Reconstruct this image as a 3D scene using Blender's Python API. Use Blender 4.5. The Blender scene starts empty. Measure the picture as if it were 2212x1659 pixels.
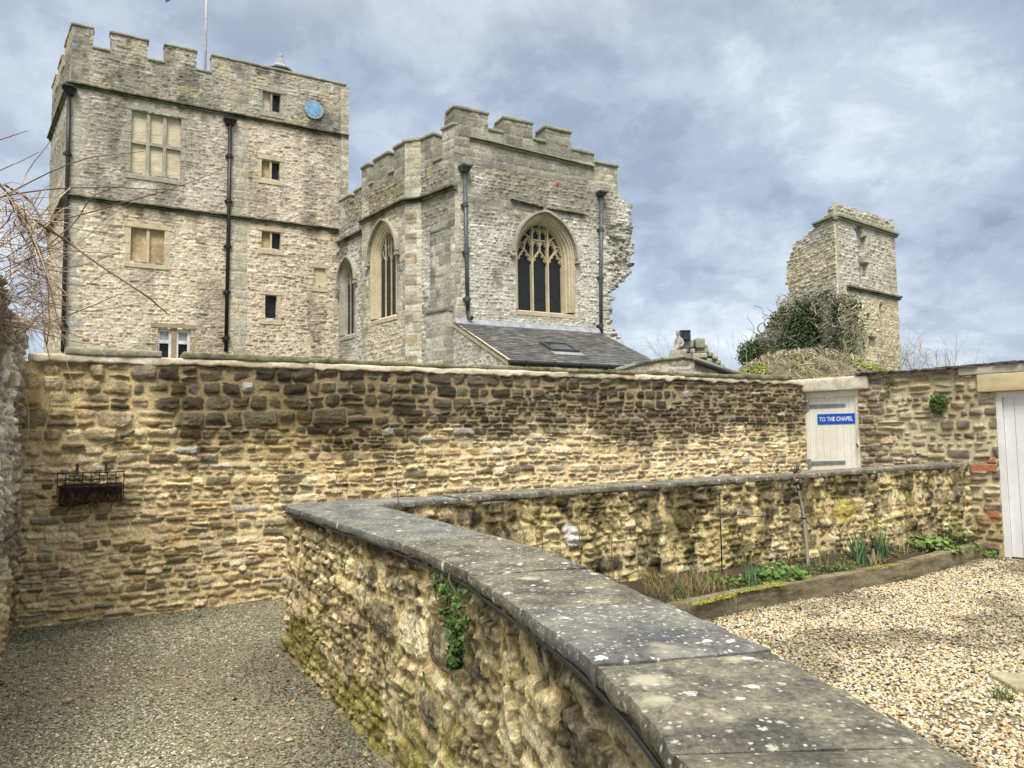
import bpy, math, random
import numpy as np
from mathutils import Matrix, Vector

# ------------------------------------------------------------------ camera, sky, sun, exposure
SC = bpy.context.scene
COL = SC.collection
F, CX, CY, EYE = 1600.0, 1106.0, 829.5, 1.65          # focal length and centre in 2212 px wide photo units
PITCH, ROLL = math.radians(4.2), -0.0138
RC = np.array(Matrix.Rotation(math.pi / 2 + PITCH, 3, 'X') @ Matrix.Rotation(ROLL, 3, 'Z'))
cam = bpy.data.objects.new('camera', bpy.data.cameras.new('camera'))
COL.objects.link(cam)
cam.matrix_world = Matrix.Translation((0, 0, EYE)) @ Matrix(RC.tolist()).to_4x4()
cam.data.sensor_width = 36.0
cam.data.lens = F / 2212 * 36.0
cam.data.clip_start = 0.02
cam.data.clip_end = 3000
SC.camera = cam

SUN_EL, SUN_AZ = math.radians(56), math.radians(184)   # azimuth clockwise from +Y: behind the camera
W = bpy.data.worlds.new('World')
SC.world = W
W.use_nodes = True


def build_sky():
    nt = W.node_tree
    nt.nodes.clear()
    N = nt.nodes.new
    L = nt.links.new
    out = N('ShaderNodeOutputWorld')
    sky = N('ShaderNodeTexSky')
    sky.sky_type = 'NISHITA'
    sky.sun_disc = False
    sky.sun_elevation = SUN_EL
    sky.sun_rotation = SUN_AZ
    bg1 = N('ShaderNodeBackground')
    bg1.inputs['Strength'].default_value = 0.06
    L(sky.outputs[0], bg1.inputs['Color'])
    tc = N('ShaderNodeTexCoord')
    sep = N('ShaderNodeSeparateXYZ')
    L(tc.outputs['Generated'], sep.inputs[0])

    def math_(op, a, b=None, clamp=False):
        m = N('ShaderNodeMath')
        m.operation = op
        m.use_clamp = clamp
        for i, q in enumerate((a, b)):
            if q is None:
                continue
            if isinstance(q, (int, float)):
                m.inputs[i].default_value = q
            else:
                L(q, m.inputs[i])
        return m.outputs[0]
    den = math_('ADD', math_('MAXIMUM', sep.outputs[2], 0.0), 0.42)
    com = N('ShaderNodeCombineXYZ')
    L(math_('DIVIDE', sep.outputs[0], den), com.inputs[0])
    L(math_('DIVIDE', sep.outputs[1], den), com.inputs[1])
    com.inputs[2].default_value = 3.7

    def noise(scale, det, rough, dist, off):
        mp = N('ShaderNodeMapping')
        mp.inputs['Location'].default_value = off
        L(com.outputs[0], mp.inputs[0])
        n = N('ShaderNodeTexNoise')
        n.inputs['Scale'].default_value = scale
        n.inputs['Detail'].default_value = det
        n.inputs['Roughness'].default_value = rough
        n.inputs['Distortion'].default_value = dist
        L(mp.outputs[0], n.inputs['Vector'])
        return n.outputs[0]

    def ramp(fac, stops):
        r = N('ShaderNodeValToRGB')
        el = r.color_ramp.elements
        while len(el) < len(stops):
            el.new(0.5)
        for e, (p, c) in zip(el, stops):
            e.position = p
            e.color = (*c, 1)
        r.color_ramp.interpolation = 'EASE'
        L(fac, r.inputs[0])
        return r.outputs[0]
    big = noise(1.7, 8, 0.60, 0.15, (2.3, 0.4, 0))
    c1 = ramp(big, [(0.32, (0.265, 0.318, 0.405)), (0.44, (0.360, 0.420, 0.515)), (0.53, (0.470, 0.528, 0.610)), (0.66, (0.640, 0.678, 0.735))])
    small = noise(5.2, 7, 0.62, 0.2, (7.1, 3.3, 1.0))
    c2 = ramp(small, [(0.36, (0.78, 0.80, 0.84)), (0.50, (1.0, 1.0, 1.0)), (0.66, (1.28, 1.25, 1.20))])
    mul = N('ShaderNodeMixRGB')
    mul.blend_type = 'MULTIPLY'
    mul.inputs[0].default_value = 1.0
    L(c1, mul.inputs[1])
    L(c2, mul.inputs[2])
    # an overcast sky is about three times as bright overhead as near the horizon
    mr = N('ShaderNodeMapRange')
    mr.interpolation_type = 'SMOOTHSTEP'
    for k, v in (('From Min', 0.45), ('From Max', 1.0), ('To Min', 1.0), ('To Max', 3.0)):
        mr.inputs[k].default_value = v
    L(sep.outputs[2], mr.inputs['Value'])
    wm = N('ShaderNodeMixRGB')          # warmer white added overhead, out of view, to make the daylight less blue
    mw = N('ShaderNodeMapRange')
    mw.inputs['From Min'].default_value = 0.45
    mw.inputs['From Max'].default_value = 0.8
    L(sep.outputs[2], mw.inputs['Value'])
    L(mw.outputs[0], wm.inputs[0])
    L(mul.outputs[0], wm.inputs[1])
    wm.inputs[2].default_value = (0.64, 0.61, 0.555, 1)
    bg2 = N('ShaderNodeBackground')
    L(wm.outputs[0], bg2.inputs['Color'])
    L(math_('MULTIPLY', mr.outputs[0], SKYK), bg2.inputs['Strength'])
    mx = N('ShaderNodeMixShader')
    mx.inputs[0].default_value = 0.90
    L(bg1.outputs[0], mx.inputs[1])
    L(bg2.outputs[0], mx.inputs[2])
    L(mx.outputs[0], out.inputs['Surface'])


SKYK = 0.345
build_sky()
sun = bpy.data.objects.new('sun', bpy.data.lights.new('sun', 'SUN'))
COL.objects.link(sun)
sun.data.energy = 1.2
sun.data.angle = math.radians(24)
sun.data.color = (1.0, 0.95, 0.86)
sd = Vector((math.sin(SUN_AZ) * math.cos(SUN_EL), math.cos(SUN_AZ) * math.cos(SUN_EL), math.sin(SUN_EL)))
sun.rotation_euler = (-sd).to_track_quat('-Z', 'Y').to_euler()
SC.view_settings.view_transform = 'Standard'
SC.view_settings.look = 'None'
SC.view_settings.exposure = 1.92
SC.view_settings.gamma = 1.0

# ------------------------------------------------------------------ geometry of the view (for reading sizes off the photo)
def ray(px, py):
    d = np.stack([(np.asarray(px, float) - CX) / F, -(np.asarray(py, float) - CY) / F, -np.ones_like(np.asarray(px, float))], -1)
    return d @ RC.T


def on_z(px, py, z):
    r = ray(px, py)
    t = (z - EYE) / r[..., 2]
    return r[..., :2] * t[..., None]


def at_depth(px, py, D):
    r = ray(px, py)
    return np.array([0, 0, EYE]) + r * (D / r[1])


class Fr:
    """vertical wall frame: u runs along the wall to the right, v is height, w comes out of the face"""
    def __init__(s, O, E=None, d=None):
        s.O = np.array(O, float)
        s.d = (np.array(E, float) - s.O) if d is None else np.array(d, float)
        s.L = float(np.linalg.norm(s.d))
        s.d = s.d / s.L
        s.n = np.array([s.d[1], -s.d[0]])

    def P(s, u, v, w):
        u, v, w = np.broadcast_arrays(np.asarray(u, float), np.asarray(v, float), np.asarray(w, float))
        return np.stack([s.O[0] + u * s.d[0] + w * s.n[0], s.O[1] + u * s.d[1] + w * s.n[1], v], -1)

    def uv(s, px, py, w=0.0):
        r = ray(px, py)
        o = s.O + s.n * w
        t = (o @ s.n) / (r[:2] @ s.n)
        h = r[:2] * t
        return float((h - o) @ s.d), float(EYE + r[2] * t)


# ------------------------------------------------------------------ noise
_T = {}


def vn(x, y, seed=0):
    T = _T.get(seed)
    if T is None:
        T = _T[seed] = np.random.default_rng(seed + 11).random((128, 128))
    xi = np.floor(x).astype(int)
    yi = np.floor(y).astype(int)
    fx = x - xi
    fy = y - yi
    fx = fx * fx * (3 - 2 * fx)
    fy = fy * fy * (3 - 2 * fy)
    x0, x1, y0, y1 = xi & 127, (xi + 1) & 127, yi & 127, (yi + 1) & 127
    return (T[y0, x0] * (1 - fx) + T[y0, x1] * fx) * (1 - fy) + (T[y1, x0] * (1 - fx) + T[y1, x1] * fx) * fy


def fbm(x, y, seed=0, o=4, g=0.5):
    a, s, t = 1.0, 0.0, 0.0
    x = np.asarray(x, float)
    y = np.asarray(y, float)
    for i in range(o):
        s = s + a * vn(x, y, seed + i * 7)
        t += a
        a *= g
        x = x * 2.03 + 17.3
        y = y * 2.03 + 9.1
    return s / t                      # about 0.5 +- 0.25


def sst(a, b, x):
    t = np.clip((x - a) / (b - a), 0, 1)
    return t * t * (3 - 2 * t)


# ------------------------------------------------------------------ stonework height fields
def rubble(U, V, seed, ch=(.07, .13), asp=(1.3, 3.2), gap=.008, warp=.02, wl=.14, corner=.55, split=.25, bev=.02, h0=.03,
           edge=.012, rough=.012, rl=.05, wave=.03, fill=0.0, tilt=.18, fl=.4, no=5, facet=.75):
    rng = np.random.default_rng(seed)
    sh = U.shape
    wu = (U + warp * 2 * (fbm(U / wl, V / wl, seed, 3) - .5)).ravel()
    wv = (V + warp * 1.2 * (fbm(U / wl + 31, V / wl + 7, seed + 1, 3) - .5) + wave * 2 * (fbm(U * .9, V * .9, seed + 2, 2) - .5)).ravel()
    v0, v1 = wv.min() - .3, wv.max() + .3
    hs = []
    tot = v0
    while tot < v1:
        h = ch[0] + (ch[1] - ch[0]) * rng.random() ** 1.3
        hs.append(h)
        tot += h
    ev = v0 + np.concatenate([[0], np.cumsum(hs)])
    ci = np.clip(np.searchsorted(ev, wv) - 1, 0, len(hs) - 1)
    n = len(wu)
    cx = np.zeros(n)
    hx = np.zeros(n)
    sid = np.zeros(n, int)
    u0, u1 = wu.min() - .6, wu.max() + .6
    order = np.argsort(ci, kind='stable')
    bounds = np.searchsorted(ci[order], np.arange(len(hs) + 1))
    base = 0
    for c, h in enumerate(hs):
        m = order[bounds[c]:bounds[c + 1]]
        k = int((u1 - u0) / (h * asp[0])) + 4
        ws = h * (asp[0] + (asp[1] - asp[0]) * rng.random(k) ** 1.4)
        eu = u0 - rng.random() * .5 + np.concatenate([[0], np.cumsum(ws)])
        if len(m):
            si = np.clip(np.searchsorted(eu, wu[m]) - 1, 0, k - 1)
            cx[m] = (eu[si] + eu[si + 1]) / 2
            hx[m] = (eu[si + 1] - eu[si]) / 2
            sid[m] = base + si
        base += k
    H = np.array(hs)[ci]
    cy = ev[ci] + H / 2
    hy = H / 2
    R = rng.random((8192, 8))
    r = R[sid % 8192]
    # some stones are two thin ones laid on each other
    spl = (r[:, 0] < split) & (H > ch[0] * 1.15)
    off = (r[:, 1] - .5) * .3 * H
    up = wv > cy + off
    ncy = np.where(spl, np.where(up, (cy + off + cy + hy) / 2, (cy + off + cy - hy) / 2), cy)
    nhy = np.where(spl, np.where(up, (hy - off) / 2, (hy + off) / 2), hy)
    sid2 = sid * 2 + (spl & up)
    r = R[(sid2 * 7 + 3) % 8192]
    lx, ly = wu - cx, wv - ncy
    g = gap * (.5 + 1.5 * r[:, 2])
    ax, ay = np.maximum(hx - g, .004), np.maximum(nhy - g, .004)
    rad = corner * np.minimum(ax, ay) * (.5 + .5 * r[:, 3])
    qx = np.abs(lx) - ax + rad
    qy = np.abs(ly) - ay + rad
    d = rad - (np.hypot(np.maximum(qx, 0), np.maximum(qy, 0)) + np.minimum(np.maximum(qx, qy), 0))
    Uf, Vf = U.ravel(), V.ravel()
    nz = fbm(Uf / rl, Vf / rl, seed + 5, no, .62) - .5
    d = d + edge * 2 * nz
    t = np.clip(d / bev, 0, 1)
    p = 1 - (1 - t) ** 2.2
    st = sst(-.002, .006, d)
    hgt = p * (h0 * (.35 + .95 * r[:, 4])) + p * tilt * ((r[:, 5] - .5) * lx + (r[:, 6] - .5) * ly)
    R2 = rng.random((4096, 9))[(sid2 * 5 + 1) % 4096]                # broken faces: three chipped planes per stone
    drop = np.zeros(n)
    for j in range(3):
        th_ = R2[:, j] * 6.283
        e_ = (lx * np.cos(th_) / (ax + 1e-6) + ly * np.sin(th_) / (ay + 1e-6)) + 1.2 * nz
        drop = np.maximum(drop, (.35 + .8 * R2[:, 3 + j]) * (e_ - .55 * R2[:, 6 + j] + .1))
    hgt = hgt - p * facet * h0 * np.clip(drop, 0, .9)
    lam = fbm(Uf / .35, Vf / .022, seed + 6, 3) - .5              # bedding lines across the faces
    hgt = hgt + rough * (p * (2.2 * nz + 1.1 * lam) + .5 * nz)
    if fill:                                                        # pointing mortar that buries the low stones
        mh = fill * 1.6 * np.clip(fbm(Uf / fl, Vf / (fl * .7), seed + 9, 4) - .15, 0, 1) + rough * .8 * nz
        st = st * sst(-.001, .005, hgt - mh)
        hgt = np.maximum(hgt, mh)
    f = lambda a: a.reshape(sh)
    return dict(drop=f(drop), H=f(hgt), st=f(st), p=f(p), nz=f(nz), lam=f(lam), r=R[(sid2 * 13 + 5) % 8192].reshape(sh + (8,)), cu=f(cx), cv=f(ncy))


def mixpat(m, A, B):
    """A where m is true, else B"""
    o = {}
    for k in A:
        mm = m[..., None] if A[k].ndim == 3 else m
        o[k] = np.where(mm, A[k], B[k])
    return o


def stonecol(g, pal, mort, var=.30, mvar=.25):
    pal = np.array(pal)
    k = np.minimum((g['r'][..., 0] * len(pal)).astype(int), len(pal) - 1)
    c = pal[k] * (1 - var / 2 + var * g['r'][..., 1][..., None])
    c = c * (1 + .75 * g['nz'] + .45 * g['lam'])[..., None]
    mc = np.array(mort) * (1 + mvar * 2 * g['nz'])[..., None]
    return mc + (c - mc) * g['st'][..., None]


def lerp(a, b, t):
    t = np.asarray(t)
    if t.ndim and np.ndim(a) > t.ndim:
        t = t[..., None]
    return a + (np.asarray(b) - a) * t


# ------------------------------------------------------------------ objects
def tag(o, label, cat, group=None, kind=None):
    if label:
        o['label'] = label
    if cat:
        o['category'] = cat
    if group:
        o['group'] = group
    if kind:
        o['kind'] = kind
    return o


def empty(name, loc, label, cat, group=None):
    o = bpy.data.objects.new(name, None)
    COL.objects.link(o)
    o.location = loc
    o.empty_display_size = .2
    return tag(o, label, cat, group)


def world_loc(o):
    v = Vector(o.location)
    if o.parent is not None:
        v += o.matrix_parent_inverse.translation + world_loc(o.parent)
    return v


def link_mesh(name, me, mat, parent=None):
    o = bpy.data.objects.new(name, me)
    COL.objects.link(o)
    if mat is not None:
        me.materials.append(mat)
    if parent is not None:
        o.parent = parent
        o.matrix_parent_inverse = Matrix.Translation(-world_loc(parent))
    return o


def mesh_np(name, V, Fq, mat, parent=None, col=None, smooth=True, tri=False):
    me = bpy.data.meshes.new(name)
    k = Fq.shape[1]
    me.vertices.add(len(V))
    me.vertices.foreach_set('co', np.ascontiguousarray(V, dtype=np.float32).ravel())
    me.loops.add(len(Fq) * k)
    me.loops.foreach_set('vertex_index', np.ascontiguousarray(Fq, dtype=np.int32).ravel())
    me.polygons.add(len(Fq))
    me.polygons.foreach_set('loop_start', np.arange(0, len(Fq) * k, k, dtype=np.int32))
    me.polygons.foreach_set('loop_total', np.full(len(Fq), k, dtype=np.int32))
    me.polygons.foreach_set('use_smooth', np.full(len(Fq), bool(smooth)))
    me.update(calc_edges=True)
    if col is not None:
        a = me.color_attributes.new('Col', 'FLOAT_COLOR', 'POINT')
        c4 = np.ones((len(V), 4), np.float32)
        c4[:, :3] = np.clip(col, 0.004, .95)
        a.data.foreach_set('color', c4.ravel())
    return link_mesh(name, me, mat, parent)


def slab(name, mapf, u0, u1, v0, v1, res, pat, mat, parent=None, keep=None, thick=.3, back=True, resv=None):
    """stone-faced slab: a displaced front sheet, rims round every opening and edge, and a back sheet"""
    nu = max(2, int(round((u1 - u0) / res)) + 1)
    nv = max(2, int(round((v1 - v0) / (resv or res))) + 1)
    U, V = np.meshgrid(np.linspace(u0, u1, nu), np.linspace(v0, v1, nv))
    g, C = pat(U, V)
    H = g['H']
    P = mapf(U, V, H).reshape(-1, 3)
    B = mapf(U, V, np.full_like(U, -thick)).reshape(-1, 3)
    Cf = C.reshape(-1, 3)
    K = np.ones((nv - 1, nu - 1), bool)
    if keep is not None:
        K = keep((U[:-1, :-1] + U[1:, 1:]) / 2, (V[:-1, :-1] + V[1:, 1:]) / 2, {k: g[k][:-1, :-1] for k in ('cu', 'cv')})
    idx = np.arange(nu * nv).reshape(nv, nu)
    a, b, c, d = idx[:-1, :-1], idx[:-1, 1:], idx[1:, 1:], idx[1:, :-1]
    Q = np.stack([a, b, c, d], -1)[K]
    parts_v, parts_f, parts_c = [P], [Q], [Cf]
    n = len(P)
    if back:
        parts_v.append(B)
        parts_f.append(Q[:, ::-1] + n)
        parts_c.append(Cf)
        n += len(B)
    Kp = np.pad(K, 1)
    E = []
    for (di, dj, e0, e1) in ((-1, 0, a, b), (1, 0, c, d), (0, -1, d, a), (0, 1, b, c)):
        nb = Kp[1 + di:1 + di + K.shape[0], 1 + dj:1 + dj + K.shape[1]]
        m = K & ~nb
        E.append(np.stack([e0[m], e1[m]], -1))
    E = np.concatenate(E)
    if len(E):
        rv = np.concatenate([P[E[:, 0]], P[E[:, 1]], B[E[:, 1]], B[E[:, 0]]])
        m = len(E)
        i = np.arange(m)
        parts_v.append(rv)
        parts_f.append(np.stack([i + m, i, i + 3 * m, i + 2 * m], -1) + n)
        c0 = Cf[E[:, 0]]
        c1 = Cf[E[:, 1]]
        parts_c.append(np.concatenate([c0, c1, c1, c0]))
    Vv = np.concatenate(parts_v)
    Ff = np.concatenate(parts_f)
    Cc = np.concatenate(parts_c)
    used = np.unique(Ff)
    remap = np.zeros(len(Vv), int)
    remap[used] = np.arange(len(used))
    return mesh_np(name, Vv[used], remap[Ff], mat, parent, Cc[used])


class MB:
    """collects polygons into one mesh"""
    def __init__(s):
        s.v, s.f, s.c = [], [], []

    def add(s, verts, faces, col=None):
        b = len(s.v)
        s.v.extend([tuple(map(float, p)) for p in verts])
        s.f.extend([tuple(i + b for i in f) for f in faces])
        s.c.extend([col if col is not None else (.5, .5, .5)] * len(verts))
        return s

    def box(s, fr, u0, u1, v0, v1, w0, w1):
        q = [(u0, v0, w0), (u1, v0, w0), (u1, v1, w0), (u0, v1, w0), (u0, v0, w1), (u1, v0, w1), (u1, v1, w1), (u0, v1, w1)]
        return s.add([fr.P(*p) for p in q], [(3, 2, 1, 0), (4, 5, 6, 7), (0, 1, 5, 4), (1, 2, 6, 5), (2, 3, 7, 6), (3, 0, 4, 7)])

    def hexa(s, P8):
        return s.add(P8, [(3, 2, 1, 0), (4, 5, 6, 7), (0, 1, 5, 4), (1, 2, 6, 5), (2, 3, 7, 6), (3, 0, 4, 7)])

    def sweep(s, fr, path, hw, w0, w1, closed=False, inset=0.0):
        """rectangular bar along a path in the wall plane; inset narrows the front edge (a chamfer)"""
        p = np.array(path, float)
        n = len(p)
        if closed:
            t = np.roll(p, -1, 0) - np.roll(p, 1, 0)
        else:
            t = np.gradient(p, axis=0)
        t /= np.maximum(np.linalg.norm(t, axis=1), 1e-9)[:, None]
        o = np.stack([-t[:, 1], t[:, 0]], -1)
        vs = []
        for i in range(n):
            for (k, w) in ((-hw, w0), (hw, w0), (hw - inset, w1), (-hw + inset, w1)):
                q = p[i] + o[i] * k
                vs.append(fr.P(q[0], q[1], w))
        fs = []
        for i in range(n if closed else n - 1):
            a, b = i * 4, ((i + 1) % n) * 4
            for k in range(4):
                fs.append((a + k, a + (k + 1) % 4, b + (k + 1) % 4, b + k))
        if not closed:
            fs += [(3, 2, 1, 0), tuple((n - 1) * 4 + k for k in range(4))]
        return s.add(vs, fs)

    def tube(s, pts, rad, k=6, col=None, cap=True):
        pts = [Vector(p) for p in pts]
        n = len(pts)
        if not hasattr(rad, '__len__'):
            rad = [rad] * n
        vs = []
        ref = Vector((0.13, 0.31, 1)).normalized()
        for i in range(n):
            t = (pts[min(i + 1, n - 1)] - pts[max(i - 1, 0)])
            t = t.normalized() if t.length > 1e-9 else Vector((0, 0, 1))
            x = t.cross(ref)
            if x.length < .15:
                x = t.cross(Vector((1, 0, 0)))
            x.normalize()
            y = t.cross(x)
            for j in range(k):
                a = 2 * math.pi * j / k
                vs.append(pts[i] + (x * math.cos(a) + y * math.sin(a)) * rad[i])
        fs = []
        for i in range(n - 1):
            for j in range(k):
                fs.append((i * k + j, i * k + (j + 1) % k, (i + 1) * k + (j + 1) % k, (i + 1) * k + j))
        if cap:
            fs += [tuple(range(k))[::-1], tuple((n - 1) * k + j for j in range(k))]
        return s.add(vs, fs, col)

    def prism(s, pts, off):
        pts = [Vector(p) for p in pts]
        off = Vector(off)
        n = len(pts)
        fs = [tuple(range(n)), tuple(range(2 * n - 1, n - 1, -1))]
        fs += [(i, (i + 1) % n, n + (i + 1) % n, n + i)[::-1] for i in range(n)]
        return s.add(pts + [p + off for p in pts], fs)

    def lathe(s, c, prof, k=14, axis=None):
        """prof: (radius, height) about a vertical axis at c"""
        vs = []
        for r, h in prof:
            for j in range(k):
                a = 2 * math.pi * j / k
                vs.append((c[0] + r * math.cos(a), c[1] + r * math.sin(a), c[2] + h))
        fs = []
        for i in range(len(prof) - 1):
            for j in range(k):
                fs.append((i * k + j, i * k + (j + 1) % k, (i + 1) * k + (j + 1) % k, (i + 1) * k + j))
        fs += [tuple(range(k))[::-1], tuple((len(prof) - 1) * k + j for j in range(k))]
        return s.add(vs, fs)

    def build(s, name, mat, parent=None, smooth=False, col=False):
        me = bpy.data.meshes.new(name)
        me.from_pydata(s.v, [], s.f)
        if smooth:
            me.polygons.foreach_set('use_smooth', np.full(len(me.polygons), True))
        if col:
            a = me.color_attributes.new('Col', 'FLOAT_COLOR', 'POINT')
            c4 = np.ones((len(s.v), 4), np.float32)
            c4[:, :3] = np.array(s.c)
            a.data.foreach_set('color', c4.ravel())
        me.update()
        return link_mesh(name, me, mat, parent)


def roughbox(fr, u0, u1, v0, v1, w0, w1, res=.04, amp=.006, r=.015, seed=0, sc=.12, warpf=None):
    """weathered block: rounded edges, uneven faces; returns verts, quads"""
    c = np.array([(u0 + u1) / 2, (v0 + v1) / 2, (w0 + w1) / 2])
    h = np.array([(u1 - u0) / 2, (v1 - v0) / 2, (w1 - w0) / 2])
    r = min(r, h.min() * .9)
    lines = []
    for k in range(3):
        n = max(1, int(2 * (h[k] - r) / res))
        lines.append(np.concatenate([[-h[k], -h[k] + r * .4], np.linspace(-h[k] + r, h[k] - r, n + 1), [h[k] - r * .4, h[k]]]))
    Vs, Fs = [], []
    b = 0
    for ax in range(3):
        i, j = (ax + 1) % 3, (ax + 2) % 3
        for sg in (-1, 1):
            A, B_ = np.meshgrid(lines[i], lines[j], indexing='ij')
            q = np.zeros(A.shape + (3,))
            q[..., i] = A
            q[..., j] = B_
            q[..., ax] = sg * h[ax]
            n0, n1 = A.shape
            idx = np.arange(n0 * n1).reshape(n0, n1) + b
            f = np.stack([idx[:-1, :-1], idx[1:, :-1], idx[1:, 1:], idx[:-1, 1:]], -1).reshape(-1, 4)
            Fs.append(f if sg > 0 else f[:, ::-1])
            Vs.append(q.reshape(-1, 3))
            b += n0 * n1
    q = np.concatenate(Vs)
    inner = np.clip(q, -(h - r), h - r)
    dd = q - inner
    ln = np.linalg.norm(dd, axis=1)
    nn = np.where(ln[:, None] > 0, dd / np.maximum(ln, 1e-9)[:, None], 0)
    q = np.where((ln > 0)[:, None], inner + nn * r, q)
    p = q + c
    s1 = fbm(p[:, 0] / sc + p[:, 2] / sc * 1.7, p[:, 1] / sc * 1.3 + p[:, 2] / sc * .6, seed, 4, .55) - .5
    p = p + nn * (s1 * 2 * amp)[:, None]
    if warpf is not None:
        p = warpf(p)
    return fr.P(p[:, 0], p[:, 1], p[:, 2]), np.concatenate(Fs)


def rblock(name, fr, *a, mat=None, parent=None, **k):
    V, Fq = roughbox(fr, *a, **k)
    return mesh_np(name, V, Fq, mat, parent)


# ------------------------------------------------------------------ materials
def mat_base(name):
    m = bpy.data.materials.new(name)
    m.use_nodes = True
    nt = m.node_tree
    b = nt.nodes['Principled BSDF']
    return m, nt, b


def mat(name, col, rough=.85, var=.25, scale=8.0, bump=.0, bscale=40., spec=.3, metal=0., attr=False, col2=None, stretch=(1, 1, 1), spots=None, bdist=.01, fine=None):
    """procedural material: colour (or the mesh's own colour attribute) broken up by two noises, with bump"""
    m, nt, b = mat_base(name)
    N, L = nt.nodes.new, nt.links.new
    tc = N('ShaderNodeTexCoord')
    mp = N('ShaderNodeMapping')
    mp.inputs['Scale'].default_value = stretch
    L(tc.outputs['Object'], mp.inputs[0])
    n1 = N('ShaderNodeTexNoise')
    n1.inputs['Scale'].default_value = scale
    n1.inputs['Detail'].default_value = 8
    n1.inputs['Roughness'].default_value = .65
    L(mp.outputs[0], n1.inputs['Vector'])
    if attr:
        at = N('ShaderNodeAttribute')
        at.attribute_name = 'Col'
        base = at.outputs['Color']
    else:
        rg = N('ShaderNodeMixRGB')
        rg.inputs[1].default_value = (*col, 1)
        rg.inputs[2].default_value = (*(col2 or tuple(c * .6 for c in col)), 1)
        mr0 = N('ShaderNodeMapRange')
        mr0.inputs['From Min'].default_value = .38
        mr0.inputs['From Max'].default_value = .64
        L(n1.outputs[0], mr0.inputs[0])
        L(mr0.outputs[0], rg.inputs[0])
        base = rg.outputs[0]
    n2 = N('ShaderNodeTexNoise')
    n2.inputs['Scale'].default_value = fine or scale * 6
    n2.inputs['Detail'].default_value = 6
    n2.inputs['Roughness'].default_value = .75
    L(mp.outputs[0], n2.inputs['Vector'])
    mr = N('ShaderNodeMapRange')
    mr.inputs['From Min'].default_value = .36
    mr.inputs['From Max'].default_value = .64
    mr.inputs['To Min'].default_value = 1 - var
    mr.inputs['To Max'].default_value = 1 + var
    L(n2.outputs[0], mr.inputs[0])
    mu = N('ShaderNodeMixRGB')
    mu.blend_type = 'MULTIPLY'
    mu.inputs[0].default_value = 1
    L(base, mu.inputs[1])
    L(mr.outputs[0], mu.inputs[2])
    c = mu.outputs[0]
    for (scl, thr, soft, sc_col) in (spots or []):
        vo = N('ShaderNodeTexVoronoi')
        vo.inputs['Scale'].default_value = scl
        nw = N('ShaderNodeTexNoise')
        nw.inputs['Scale'].default_value = scl * 2.6
        nw.inputs['Detail'].default_value = 6
        nw.inputs['Roughness'].default_value = .7
        L(tc.outputs['Object'], nw.inputs['Vector'])
        ad = N('ShaderNodeMixRGB')
        ad.blend_type = 'ADD'
        ad.inputs[0].default_value = 1.0 / scl
        L(tc.outputs['Object'], ad.inputs[1])
        L(nw.outputs['Color'], ad.inputs[2])
        L(ad.outputs[0], vo.inputs['Vector'])
        # spot radius differs from cell to cell, most cells have none
        sp = N('ShaderNodeSeparateColor')
        L(vo.outputs['Color'], sp.inputs[0])
        pw = N('ShaderNodeMath')
        pw.operation = 'POWER'
        L(sp.outputs[0], pw.inputs[0])
        pw.inputs[1].default_value = 3.0
        ml = N('ShaderNodeMath')
        ml.operation = 'MULTIPLY'
        ml.inputs[1].default_value = thr
        L(pw.outputs[0], ml.inputs[0])
        sb = N('ShaderNodeMath')
        sb.operation = 'SUBTRACT'
        L(ml.outputs[0], sb.inputs[0])
        L(vo.outputs['Distance'], sb.inputs[1])
        ms = N('ShaderNodeMapRange')
        ms.inputs['From Min'].default_value = 0
        ms.inputs['From Max'].default_value = soft
        L(sb.outputs[0], ms.inputs[0])
        mx = N('ShaderNodeMixRGB')
        L(ms.outputs[0], mx.inputs[0])
        L(c, mx.inputs[1])
        mx.inputs[2].default_value = (*sc_col, 1)
        c = mx.outputs[0]
    L(c, b.inputs['Base Color'])
    b.inputs['Roughness'].default_value = rough
    b.inputs['Metallic'].default_value = metal
    b.inputs['Specular IOR Level'].default_value = spec
    if bump:
        nb = N('ShaderNodeTexNoise')
        nb.inputs['Scale'].default_value = bscale
        nb.inputs['Detail'].default_value = 6
        nb.inputs['Roughness'].default_value = .7
        L(mp.outputs[0], nb.inputs['Vector'])
        bp = N('ShaderNodeBump')
        bp.inputs['Strength'].default_value = bump
        bp.inputs['Distance'].default_value = bdist
        L(nb.outputs[0], bp.inputs['Height'])
        L(bp.outputs[0], b.inputs['Normal'])
    return m


M = {}
M['stone_near'] = mat('near stone', None, attr=True, var=.42, scale=20, fine=70, bump=1.0, bscale=60, bdist=.02, spec=.2)
M['stone_far'] = mat('far stone', None, attr=True, var=.30, scale=4, fine=16, bump=.8, bscale=14, bdist=.04, spec=.15)
M['ashlar_far'] = mat('dressed stone', (.40, .375, .30), var=.18, scale=1.6, fine=9, bump=.5, bscale=14, bdist=.02, col2=(.27, .26, .215), spec=.15)
M['ashlar_warm'] = mat('warm dressed stone', (.56, .49, .34), var=.15, scale=2.2, fine=14, bump=.4, bscale=18, bdist=.01, col2=(.43, .37, .25), spec=.15)
M['ashlar_brown'] = mat('brown dressed stone', (.36, .29, .19), var=.15, scale=2.2, fine=14, bump=.4, bscale=18, bdist=.01, col2=(.26, .21, .14), spec=.15)
M['mossy_string'] = mat('mossy moulding stone', (.23, .22, .165), var=.35, scale=1.8, fine=10, bump=.6, bscale=12, bdist=.03, col2=(.055, .06, .028), spec=.15)
M['grey_cap'] = mat('lichened cap stone', (.33, .325, .235), var=.25, scale=2.5, fine=12, bump=.6, bscale=12, bdist=.03, col2=(.22, .22, .16), spec=.15)
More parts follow.
